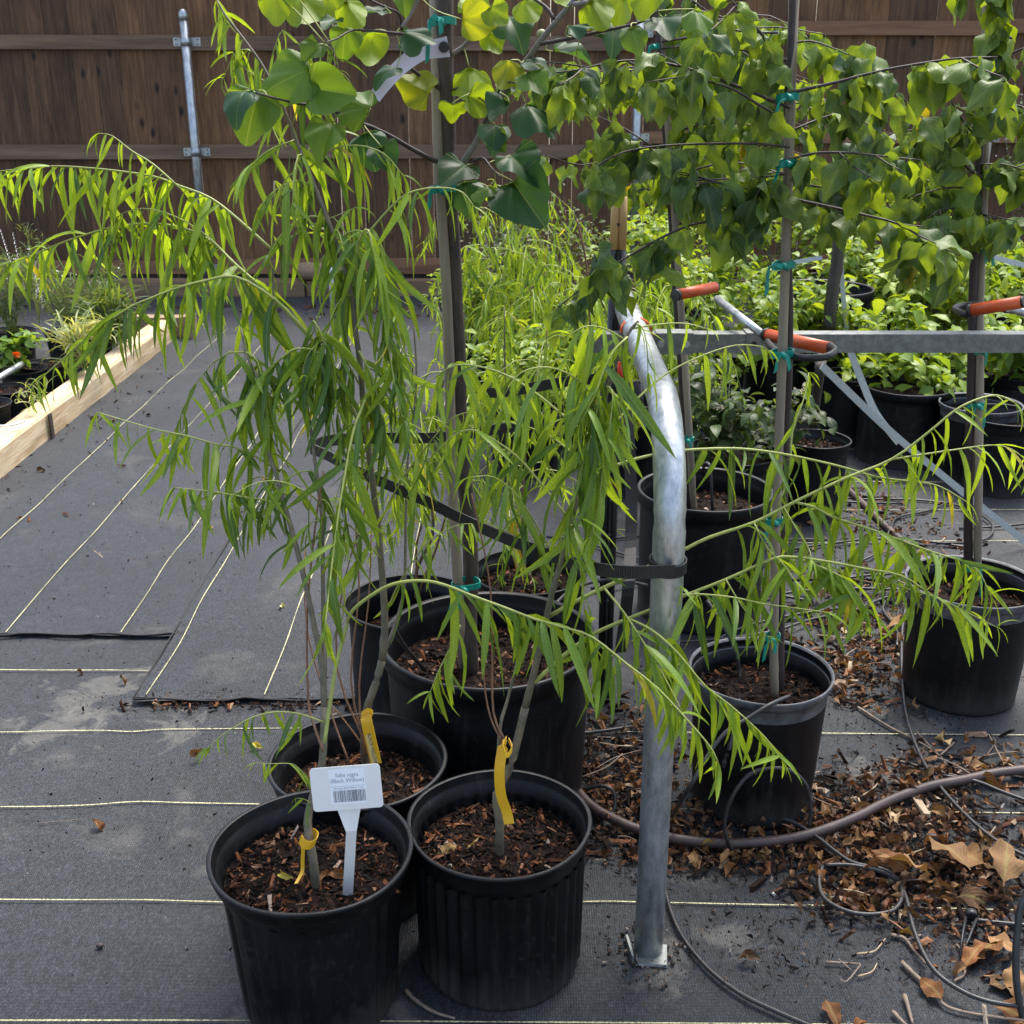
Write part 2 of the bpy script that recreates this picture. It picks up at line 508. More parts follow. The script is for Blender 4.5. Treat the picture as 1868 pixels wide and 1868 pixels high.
M['fab_y'] = mat_fabric("weed_cloth_lengthwise", True, (0.82, 1.0, 1.30), 0.5)
M['fab_x'] = mat_fabric("weed_cloth_crosswise", False, (0.85, 1.0, 1.22), 1.0, ((180, 1262, 0.20), (330, 1330, 0.12), (100, 1330, 0.14), (1608, 1425, 0.09), (1560, 1400, 0.07), (1330, 1720, 0.10), (700, 1862, 0.10), (440, 1860, 0.07), (1185, 1750, 0.10), (1700, 1325, 0.10), (1590, 1290, 0.08)))
M['cloth_edge'] = mat_simple("frayed_cloth_edge", (0.010, 0.010, 0.010), 0.8, var=0.3)


def mat_thread():
    m, nt, N, L, b = new_mat("yellow_marker_thread")
    n = noise_tex(N, L, 260, 2, 0.6, coords(N, L))
    n2 = noise_tex(N, L, 3, 3, 0.6, coords(N, L))
    r = ramp(N, [(0.35, (0.16, 0.15, 0.08)), (0.6, (0.60, 0.58, 0.32))])
    L.new(n.outputs["Fac"], r.inputs[0])
    r2 = ramp(N, [(0.3, (0.45, 0.45, 0.45)), (0.6, (1.1, 1.1, 1.1))])
    L.new(n2.outputs["Fac"], r2.inputs[0])
    L.new(mixc(N, L, 1.0, r.outputs[0], r2.outputs[0], 'MULTIPLY'), b.inputs["Base Color"])
    b.inputs["Roughness"].default_value = 0.7
    return m


M['thread'] = mat_thread()


def mat_fence():
    m, nt, N, L, b = new_mat("stained_cedar")
    v = coords(N, L, (9, 9, 0.55), rnd=True)
    g = noise_tex(N, L, 6, 6, 0.7, v, 0.6)
    v2 = coords(N, L, (1, 1, 0.5), rnd=True)
    vo = N.new("ShaderNodeTexVoronoi")
    vo.inputs["Scale"].default_value = 7.5
    L.new(v2, vo.inputs["Vector"])
    knot = ramp(N, [(0.06, (1, 1, 1)), (0.17, (0, 0, 0))])
    L.new(vo.outputs["Distance"], knot.inputs[0])
    r = ramp(N, [(0.28, (0.055, 0.027, 0.013)), (0.5, (0.140, 0.073, 0.034)), (0.75, (0.25, 0.142, 0.072))])
    L.new(g.outputs["Fac"], r.inputs[0])
    oi = N.new("ShaderNodeObjectInfo")
    rr = ramp(N, [(0.0, (0.62, 0.62, 0.64)), (0.5, (0.95, 0.93, 0.92)), (1.0, (1.35, 1.27, 1.18))])
    L.new(oi.outputs["Random"], rr.inputs[0])
    c = mixc(N, L, 1.0, r.outputs[0], rr.outputs[0], 'MULTIPLY')
    nb = noise_tex(N, L, 2.2, 4, 0.6, coords(N, L, rnd=True))
    rb = ramp(N, [(0.3, (0.72, 0.70, 0.68)), (0.7, (1.2, 1.2, 1.22))])
    L.new(nb.outputs["Fac"], rb.inputs[0])
    c = mixc(N, L, 1.0, c, rb.outputs[0], 'MULTIPLY')
    c = mixc(N, L, knot.outputs[0], c, (0.016, 0.009, 0.006))
    L.new(c, b.inputs["Base Color"])
    b.inputs["Roughness"].default_value = 0.62
    b.inputs["Specular IOR Level"].default_value = 0.35
    bump(N, L, g.outputs["Fac"], 0.35, 0.01, b)
    return m


M['fence'] = mat_fence()
M['rail'] = mat_simple("weathered_rail_wood", (0.26, 0.165, 0.10), 0.7, col2=(0.085, 0.048, 0.028), nscale=16, bstr=0.5, stretch=(0.07, 1, 1), rnd=True)
M['rail_n'] = mat_simple("newer_rail_wood", (0.33, 0.165, 0.085), 0.65, col2=(0.14, 0.066, 0.032), nscale=16, bstr=0.3, stretch=(0.07, 1, 1), rnd=True)


def mat_newwood():
    m, nt, N, L, b = new_mat("fresh_sawn_timber")
    g = noise_tex(N, L, 9, 6, 0.65, coords(N, L, (6, 0.35, 6)), 1.2)
    r = ramp(N, [(0.22, (0.26, 0.13, 0.05)), (0.42, (0.50, 0.36, 0.20)), (0.7, (0.72, 0.62, 0.44))])
    L.new(g.outputs["Fac"], r.inputs[0])
    vo = N.new("ShaderNodeTexVoronoi")
    vo.inputs["Scale"].default_value = 3.2
    L.new(coords(N, L, (1.6, 0.8, 1.6)), vo.inputs["Vector"])
    k = ramp(N, [(0.05, (1, 1, 1)), (0.11, (0, 0, 0))])
    L.new(vo.outputs["Distance"], k.inputs[0])
    c = mixc(N, L, k.outputs[0], r.outputs[0], (0.12, 0.05, 0.02))
    nd = noise_tex(N, L, 5, 4, 0.6, coords(N, L, (1, 0.4, 1)))
    rd = ramp(N, [(0.55, (0, 0, 0)), (0.75, (0.55, 0.55, 0.55))])
    L.new(nd.outputs["Fac"], rd.inputs[0])
    c = mixc(N, L, rd.outputs[0], c, (0.30, 0.16, 0.07))
    L.new(c, b.inputs["Base Color"])
    b.inputs["Roughness"].default_value = 0.7
    bump(N, L, g.outputs["Fac"], 0.3, 0.01, b)
    return m


M['newwood'] = mat_newwood()


def mat_web():
    m, nt, N, L, b = new_mat("black_webbing")
    uv = N.new("ShaderNodeUVMap")
    wv = N.new("ShaderNodeTexWave")
    wv.bands_direction = 'Y'
    wv.inputs["Scale"].default_value = 1.0
    mp = N.new("ShaderNodeMapping")
    L.new(uv.outputs[0], mp.inputs["Vector"])
    L.new(mp.outputs[0], wv.inputs["Vector"])
    r = ramp(N, [(0.45, (0.008, 0.008, 0.008)), (0.95, (0.035, 0.037, 0.038))])
    L.new(wv.outputs["Fac"], r.inputs[0])
    L.new(r.outputs[0], b.inputs["Base Color"])
    b.inputs["Roughness"].default_value = 0.6
    bump(N, L, wv.outputs["Fac"], 0.6, 0.003, b)
    return m


M['web'] = mat_web()
M['soilground'] = mat_simple("dusty_ground", (0.20, 0.165, 0.12), 0.9, col2=(0.11, 0.09, 0.065), nscale=9, bstr=0.4)


# ---------------------------------------------------------------- object helpers
class MB:
    """Collects vertices and faces for one mesh object."""

    def __init__(self):
        self.v, self.f, self.uv, self.mi = [], [], {}, []
        self.smooth = []

    def add(self, verts, faces, smooth=False, mi=0):
        n = len(self.v)
        self.v.extend([tuple(p) for p in verts])
        for f in faces:
            self.f.append(tuple(i + n for i in f))
            self.smooth.append(smooth)
            self.mi.append(mi)
        return n

    def box(self, c, s, rot=None, mi=0, jit=0.0):
        cx, cy, cz = c
        sx, sy, sz = (s[0] / 2, s[1] / 2, s[2] / 2)
        vs = []
        for z in (-sz, sz):
            for y in (-sy, sy):
                for x in (-sx, sx):
                    p = Vector((x, y, z))
                    if jit:
                        p += Vector((R.uniform(-jit, jit), R.uniform(-jit, jit), R.uniform(-jit, jit)))
                    if rot is not None:
                        p = rot @ p
                    vs.append((p.x + cx, p.y + cy, p.z + cz))
        self.add(vs, [(0, 2, 3, 1), (4, 5, 7, 6), (0, 1, 5, 4), (2, 6, 7, 3), (0, 4, 6, 2), (1, 3, 7, 5)], False, mi)

    def tube(self, pts, rad, n=6, cap=True, mi=0, flat=1.0):
        pts = [Vector(p) for p in pts]
        if not isinstance(rad, (list, tuple)):
            rad = [rad] * len(pts)
        vs, fs = [], []
        up = Vector((0.3, 0.2, 1)).normalized()
        for i, p in enumerate(pts):
            a = pts[max(i - 1, 0)]
            b = pts[min(i + 1, len(pts) - 1)]
            t = (b - a)
            t = t.normalized() if t.length > 1e-9 else Vector((0, 0, 1))
            s = t.cross(up)
            if s.length < 1e-3:
                s = t.cross(Vector((1, 0, 0)))
            s.normalize()
            u = s.cross(t).normalized()
            for k in range(n):
                an = 2 * math.pi * k / n
                vs.append(p + s * (math.cos(an) * rad[i]) + u * (math.sin(an) * rad[i] * flat))
        m = len(pts)
        for i in range(m - 1):
            for k in range(n):
                k2 = (k + 1) % n
                fs.append((i * n + k, i * n + k2, (i + 1) * n + k2, (i + 1) * n + k))
        b0 = self.add(vs, fs, True, mi)
        if cap:
            self.f.append(tuple(b0 + k for k in range(n - 1, -1, -1))); self.smooth.append(False); self.mi.append(mi)
            self.f.append(tuple(b0 + (m - 1) * n + k for k in range(n))); self.smooth.append(False); self.mi.append(mi)

    def build(self, name, mat, parent=None, loc=(0, 0, 0), kind=None):
        me = bpy.data.meshes.new(name)
        loc = Vector(loc)
        me.from_pydata([(x - loc.x, y - loc.y, z - loc.z) for x, y, z in self.v], [], self.f)
        for mt in (mat if isinstance(mat, (list, tuple)) else [mat]):
            me.materials.append(mt)
        me.polygons.foreach_set("use_smooth", self.smooth)
        me.polygons.foreach_set("material_index", self.mi)
        me.update()
        return link(name, me, parent, loc, kind)


def link(name, data, parent=None, loc=(0, 0, 0), kind=None):
    o = bpy.data.objects.new(name, data)
    COL.objects.link(o)
    if parent is not None:
        o.parent = parent
        o.location = Vector(loc) - wloc(parent)
    else:
        o.location = loc
    if kind:
        o["kind"] = kind
    return o


def wloc(o):
    p = Vector((0, 0, 0))
    while o is not None:
        p += o.location
        o = o.parent
    return p


def tag(o, label, cat, group=None, kind=None):
    o["label"] = label
    o["category"] = cat
    if group:
        o["group"] = group
    if kind:
        o["kind"] = kind
    return o


def thing(name, loc, label, cat, group=None):
    o = bpy.data.objects.new(name, None)
    o.empty_display_size = 0.05
    COL.objects.link(o)
    o.location = loc
    return tag(o, label, cat, group)


def smooth_path(pts, step=3):
    pts = [Vector(p) for p in pts]
    if len(pts) < 3:
        out = []
        for k in range(step + 1):
            out.append(pts[0].lerp(pts[-1], k / step))
        return out
    out = []
    ext = [pts[0] * 2 - pts[1]] + pts + [pts[-1] * 2 - pts[-2]]
    for i in range(1, len(ext) - 2):
        p0, p1, p2, p3 = ext[i - 1:i + 3]
        for k in range(step):
            t = k / step
            out.append(0.5 * ((2 * p1) + (p2 - p0) * t + (2 * p0 - 5 * p1 + 4 * p2 - p3) * t * t + (3 * p1 - p0 - 3 * p2 + p3) * t ** 3))
    out.append(pts[-1])
    return out


def ribbon(pts, widths, normals=None, thick=0.0012, uvs=True):
    """A flat band along pts; width direction given per point (vector)."""
    mb = MB()
    pts = [Vector(p) for p in pts]
    vs, fs = [], []
    for i, p in enumerate(pts):
        a, b = pts[max(i - 1, 0)], pts[min(i + 1, len(pts) - 1)]
        t = (b - a).normalized()
        w = Vector(widths[i] if isinstance(widths, list) else widths)
        n = t.cross(w).normalized() * thick
        vs += [p - w + n, p + w + n, p + w - n, p - w - n]
    for i in range(len(pts) - 1):
        for k in range(4):
            k2 = (k + 1) % 4
            fs.append((i * 4 + k, i * 4 + k2, (i + 1) * 4 + k2, (i + 1) * 4 + k))
    fs.append((3, 2, 1, 0))
    e = (len(pts) - 1) * 4
    fs.append((e, e + 1, e + 2, e + 3))
    mb.add(vs, fs, False)
    return mb

# ---------------------------------------------------------------- the setting: ground and cloths
def sheet(name, outline, z, mat, sub=None, kind="structure", seam=True):
    """A cloth laid on the ground: gently uneven grid clipped to a rectangle x0,x1,y0,y1."""
    x0, x1, y0, y1 = outline
    nx = max(2, int((x1 - x0) / 0.12)); ny = max(2, int((y1 - y0) / 0.12))
    mb = MB()
    vs, fs = [], []
    for j in range(ny + 1):
        for i in range(nx + 1):
            x = x0 + (x1 - x0) * i / nx
            y = y0 + (y1 - y0) * j / ny
            e = min(i, nx - i, j, ny - j)
            wob = 0.006 if e == 0 else 0
            h = 0.0016 * (math.sin(x * 4.1 + y * 1.3) + math.sin(y * 5.3 - x * 2.2) * 0.6) if e else 0.0
            vs.append((x + wob * math.sin(y * 9 + 1), y + wob * math.sin(x * 8) * 1.5, z + h))
    for j in range(ny):
        for i in range(nx):
            a = j * (nx + 1) + i
            fs.append((a, a + 1, a + nx + 2, a + nx + 1))
    mb.add(vs, fs, True)
    return mb.build(name, mat, kind=kind)


mb = MB()
mb.add([(-60, -10, -0.012), (60, -10, -0.012), (60, 90, -0.012), (-60, 90, -0.012)], [(0, 1, 2, 3)])
mb.build("ground", M['soilground'], kind="structure")
# x range of the crosswise cloth near the camera; then the lengthwise strips beyond; one crosswise at the fence
near = sheet("ground_cloth", (-4.0, 6.0, 0.3, 4.3), 0.000, M['fab_x'])
farc = sheet("ground_cloth_back", (-6.0, 6.0, 7.02, 8.2), 0.001, M['fab_x'])
e1 = G(150, 1163).y
left = sheet("ground_cloth_left", (-1.98, -0.88, e1, 7.0), 0.0085, M['fab_y'])
e2 = G(440, 1285).y
mid = sheet("ground_cloth_middle", (-0.935, 0.25, e2, 7.05), 0.013, M['fab_y'])
bed = sheet("ground_cloth_bed", (-6.0, -2.0, 3.0, 7.1), 0.0045, M['fab_x'])
rgt = sheet("ground_cloth_right", (0.235, 6.0, 3.3, 7.1), 0.0085, M['fab_x'])


def thread(parent, pts, w=0.0030, z=0.0):
    mb = MB()
    pts = smooth_path(pts, 6)
    vs, fs = [], []
    for i, p in enumerate(pts):
        a, b = pts[max(i - 1, 0)], pts[min(i + 1, len(pts) - 1)]
        t = (b - a).normalized()
        s = Vector((-t.y, t.x, 0)) * w * 0.5 * R.uniform(0.7, 1.2)
        vs += [p - s, p + s]
    for i in range(len(pts) - 1):
        fs.append((i * 2, i * 2 + 2, i * 2 + 3, i * 2 + 1))
    mb.add([(v[0], v[1], v[2] + z) for v in vs], fs, True)
    o = mb.build("marker_thread", M['thread'], parent)
    return o


def px_thread(parent, pp, z):
    thread(parent, [G(x, y, z) for x, y in pp])


for pp in ([(-60, 1640), (130, 1641), (260, 1641), (410, 1645), (640, 1648), (860, 1651), (1080, 1644), (1170, 1645), (1400, 1650), (1560, 1652), (1750, 1657), (1950, 1662)],
           [(-60, 1471), (60, 1471), (160, 1468), (250, 1462), (340, 1464), (450, 1466), (700, 1470), (1000, 1474), (1300, 1476), (1600, 1479), (1950, 1484)],
           [(-60, 1334), (20, 1335), (90, 1333), (180, 1332), (240, 1334), (300, 1330), (400, 1329), (560, 1328), (800, 1330), (1200, 1335), (1500, 1337), (1700, 1339), (1950, 1341)],
           [(-60, 1221), (100, 1222), (200, 1222), (272, 1223)],
           [(-60, 1221 + 640), (400, 1861), (900, 1864), (1500, 1868), (1950, 1874)]):
    px_thread(near, pp, 0.0045)
ZL, ZM = 0.0125, 0.0175
for x in (-1.70, -1.405, -1.085):
    ys = [e1 + 0.01 + (6.98 - e1) * k / 16 for k in range(17)]
    thread(left, [(x + R.uniform(-0.007, 0.007) * (1 if 0 < k < 16 else 0.3), y, ZL) for k, y in enumerate(ys)])
for x in (-0.905, -0.615, -0.31, -0.01):
    ys = [e2 + 0.02 + (7.0 - e2) * k / 16 for k in range(17)]
    thread(mid, [(x + R.uniform(-0.006, 0.006), y, ZM) for k, y in enumerate(ys)])
for y in (3.6, 3.9, 4.2, 4.6, 5.0, 5.5):
    thread(rgt, [(x / 2, y + R.uniform(-0.01, 0.01), 0.0125) for x in range(1, 12)])
# folded dark hems where one cloth ends on the next
for (x0, x1, y, z, par) in ((-1.98, -0.905, e1, 0.008, left), (-0.935, 0.25, e2, 0.012, mid)):
    pts = []
    n = 26
    for k in range(n + 1):
        pts.append((x0 + (x1 - x0) * k / n, y + 0.006 * math.sin(k * 1.3) + R.uniform(-0.003, 0.003), z + R.uniform(0, 0.004)))
    hb = MB()
    hb.tube(pts, [0.0042 + R.uniform(-0.0012, 0.0012) for _ in pts], 6, flat=0.55)
    hb.build("cloth_hem", M['cloth_edge'], par)
pts = [(-0.937 + R.uniform(-0.002, 0.002), e2 + (e1 - e2 + 4.0) * k / 40, 0.0125) for k in range(41)]
hb = MB(); hb.tube(pts, 0.0025, 5); hb.build("cloth_hem", M['cloth_edge'], mid)

# ---------------------------------------------------------------- fence
FY = 8.35
fence = thing("wooden_fence", (0, FY, 0), "tall brown stained board fence closing the yard at the back", "fence")
pitch = 0.158
x = -5.2
k = 0
base_me = {}
while x < 5.4:
    gap = 0.0015 if k % 5 else 0.0055
    w = pitch - gap
    mb = MB()
    mb.box((0, 0, 1.13), (w, 0.018, 2.02), jit=0.0015)
    o = mb.build("plank", M['fence'], fence, (0, 0, 0))
    o.location = (x + R.uniform(-0.001, 0.001), R.uniform(-0.002, 0.003), 0.0)
    x += pitch
    k += 1


def yz(y):   # height on the fence plane seen at photograph row y
    return P(934, y, FY - 0.05).z


def rail(x0, x1, y, yb, mat, dy=-0.035):
    z0, z1 = yz(yb), yz(y)
    mb = MB()
    mb.box(((x0 + x1) / 2, FY + dy, (z0 + z1) / 2), (x1 - x0, 0.038, z1 - z0), jit=0.002)
    return mb.build("rail", mat, fence, ((x0 + x1) / 2, FY + dy, (z0 + z1) / 2))


pxs = {"a": P(355, 300, FY).x, "b": P(1160, 200, FY).x, "c": P(1800, 200, FY).x}
rail(-5.2, pxs['a'] - 0.004, 63, 90, M['rail'])
rail(pxs['a'] + 0.004, pxs['b'] - 0.004, 66, 92, M['rail'])
rail(pxs['b'] + 0.004, pxs['c'] - 0.004, 38, 64, M['rail_n'])
rail(pxs['c'] + 0.004, 5.4, 34, 60, M['rail_n'])
rail(-5.2, pxs['a'] - 0.004, 264, 290, M['rail'])
rail(pxs['a'] + 0.004, pxs['b'] - 0.004, 264, 289, M['rail'])
rail(pxs['b'] + 0.004, pxs['c'] - 0.004, 240, 262, M['rail_n'])
rail(pxs['c'] + 0.004, 5.4, 238, 261, M['rail_n'])
rail(-5.2, pxs['a'] - 0.004, 477, 500, M['rail_n'])
rail(pxs['a'] + 0.004, pxs['b'] - 0.004, 472, 500, M['rail_n'])
rail(pxs['b'] + 0.004, pxs['c'] - 0.004, 466, 492, M['rail_n'])
rail(pxs['c'] + 0.004, 5.4, 466, 492, M['rail_n'])
# kick board under the planks
mb = MB(); mb.box((0, FY + 0.004, 0.058), (10.4, 0.03, 0.115)); mb.build("kick_board", M['stake_dark'], fence)

for key, tilt, lab in (("a", 0.0, "galvanised steel fence post with rounded cap, left of the willows"),
                       ("b", 0.0, "galvanised steel fence post half hidden behind the plum leaves"),
                       ("c", 0.0, "galvanised steel fence post near the right edge of the photo")):
    X = pxs[key]
    y = FY - 0.095
    ph = P(335, 22, y).z if key == 'a' else 1.95
    X = P(355, 260, y).x if key == 'a' else X
    t = thing("fence_post", (X, y, 0), lab, "fence post", "steel posts of the fence")
    mb = MB(); mb.tube([(X, y, 0), (X, y, ph - 0.02)], 0.0285, 16); mb.build("post_tube", M['galv'], t)
    mb = MB()
    mb.tube([(X, y, ph - 0.05), (X, y, ph - 0.02), (X, y, ph), (X, y, ph + 0.015), (X, y, ph + 0.021)], [0.031, 0.031, 0.027, 0.016, 0.003], 16)
    mb.build("post_cap", M['galv'], t)
    for rr in ((63, 90), (264, 290), (477, 500)) if key == 'a' else ((50, 70), (240, 262)):
        z = (yz(rr[0]) + yz(rr[1])) / 2
        mb = MB()
        mb.tube([(X, y, z - 0.026), (X, y, z + 0.026)], 0.0315, 16)
        mb.box((X - 0.058, FY - 0.057, z), (0.062, 0.004, 0.052))
        mb.box((X + 0.058, FY - 0.057, z), (0.062, 0.004, 0.052))
        br = mb.build("bracket", M['galv'], t)
        for sx in (-1, 1):
            for dz in (0.014, -0.014):
                m2 = MB()
                m2.tube([(X + sx * 0.072, FY - 0.058, z + dz), (X + sx * 0.072, FY - 0.064, z + dz)], 0.005, 8)
                m2.build("screw", M['rubber'], br)

# landscape timbers at the foot of the fence
zt = 0.105
for i, (xa, xb) in enumerate(((-3.6, -1.42), (-1.41, 0.62), (0.64, 2.9), (2.92, 5.2))):
    mb = MB()
    y = 8.12 + 0.02 * (i % 2)
    pts = [(xa, y, zt / 2), (xb, y - 0.01, zt / 2)]
    mb.box(((xa + xb) / 2, y, zt / 2 + 0.001), (xb - xa, 0.11, zt), jit=0.004)
    o = mb.build("edging_timber", M['board'], None, ((xa + xb) / 2, y, 0))
    tag(o, ["edging timber at the fence foot, leftmost behind the perennials", "edging timber at the fence foot with the log lying on it",
            "edging timber at the fence foot behind the green shrubs", "edging timber at the fence foot, rightmost and mostly hidden"][i],
        "edging timber", "timbers laid along the fence foot")
# log
pa, pb = P(545, 500, 8.10), P(640, 502, 8.10)
zc = zt + 0.062
mb = MB()
pts = [Vector((pa.x + (pb.x - pa.x) * k / 8, 8.10 + 0.003 * math.sin(k * 2), zc + 0.004 * math.sin(k))) for k in range(9)]
mb.tube(pts, [0.056, 0.060, 0.062, 0.060, 0.061, 0.062, 0.060, 0.062, 0.058], 14)
tag(mb.build("log", M['wood_l'], None, (pa.x, 8.10, zt)), "short pale log lying on the edging timber by the fence", "log")
# riser pipe
X, Yr = P(603, 490, 7.7).x, 7.7
t = thing("irrigation_riser", (X, Yr, 0), "thin white upright pipe with black top in front of the fence", "pipe")
zt2 = P(603, 455, Yr).z
mb = MB(); mb.tube([(X, Yr, 0), (X, Yr, zt2)], 0.017, 12); mb.build("pipe", M['pvc'], t)
mb = MB(); mb.tube([(X, Yr, zt2), (X, Yr, zt2 + 0.09)], 0.021, 12); mb.build("pipe_cap", M['rubber'], t)
mb = MB(); mb.tube([(X + 0.019 * math.cos(a * 1.2), Yr + 0.019 * math.sin(a * 1.2), 0.06 + a * 0.035) for a in range(9)], 0.006, 6); mb.build("tape_wrap", M['rubber'], t)
# terracotta block at the right by the fence
mb = MB(); c = P(1850, 500, 7.6); mb.box((c.x + 0.1, 7.6, 0.19), (0.36, 0.2, 0.38), jit=0.004)
tag(mb.build("brick_block", M['brick'], None, (c.x, 7.6, 0)), "reddish block standing behind the shrubs at the right edge", "block")

# ---------------------------------------------------------------- raised bed frame at the left
bedf = thing("bed_frame", (-1.97, 6.8, 0), "pale fresh timber frame of the plant bed on the left", "garden bed frame")
mb = MB()
n = 30
vs, fs = [], []
for k in range(n + 1):
    y = 3.0 + (6.70 - 3.0) * k / n
    xw = -1.945 - 0.006 * math.sin(y * 1.7)
    jj = [R.uniform(-0.002, 0.002) for _ in range(8)]
    for (dx, z) in ((0, 0.006), (0.0, 0.052), (-0.002, 0.108), (-0.010, 0.118), (-0.060, 0.120), (-0.108, 0.118), (-0.114, 0.11), (-0.114, 0.006)):
        j2 = R.uniform(-0.0015, 0.0015)
        vs.append((xw + dx + j2, y, z + j2))
for k in range(n):
    for j in range(8):
        j2 = (j + 1) % 8
        fs.append((k * 8 + j, (k + 1) * 8 + j, (k + 1) * 8 + j2, k * 8 + j2))
fs.append(tuple(range(8)))
fs.append(tuple(n * 8 + j for j in range(7, -1, -1)))
mb.add(vs, fs, False)
mb.build("side_timber", M['newwood'], bedf)
mb = MB(); mb.box((-2.16, 6.80, 0.062), (0.52, 0.10, 0.118), jit=0.002); mb.build("end_timber", M['wood_l'], bedf)
mb = MB(); mb.box((-1.86, 6.74, 0.07), (0.06, 0.11, 0.14), jit=0.002); mb.build("corner_stake", M['wood_l'], bedf)
mb = MB(); c = G(112, 790, 0.06); mb.box((-1.940, 4.77, 0.06), (0.008, 0.03, 0.11)); mb.build("steel_strap", M['stake_dark'], bedf)

# ---------------------------------------------------------------- black nursery pots
def chips(name, n, cx, cy, r, z, size, mat, parent, elong=2.4, rect=None, kind="stuff", zj=0.006):
    """Loose bark: small wedge-shaped chips lying every way."""
    mb = MB()
    for _ in range(n):
        if rect is None:
            a, q = R.uniform(0, 2 * math.pi), r * math.sqrt(R.random())
            px_, py_ = cx + q * math.cos(a), cy + q * math.sin(a)
        else:
            px_, py_ = rect()
        s = size * R.choice((0.4, 0.6, 0.8, 1.0, 1.3, 1.9))
        l, w, h = s * R.uniform(1.0, elong), s * R.uniform(0.35, 0.8), s * R.uniform(0.12, 0.35)
        rot = Euler((R.gauss(0, 0.35), R.gauss(0, 0.35), R.uniform(0, 6.3))).to_matrix()
        vs = []
        for (a, b, c) in ((-.5, -.4, 0), (.5, -.25, 0), (.42, .45, 0), (-.45, .3, 0), (-.3, 0, 1), (.3, .05, .9)):
            p = rot @ Vector((a * l, b * w, c * h))
            vs.append((px_ + p.x, py_ + p.y, z + p.z + R.uniform(0, zj)))
        mb.add(vs, [(0, 1, 5, 4), (1, 2, 5), (2, 3, 4, 5), (3, 0, 4), (3, 2, 1, 0)], False)
    return mb.build(name, mat, parent, (cx, cy, z) if parent is not None else (0, 0, 0), kind=kind)


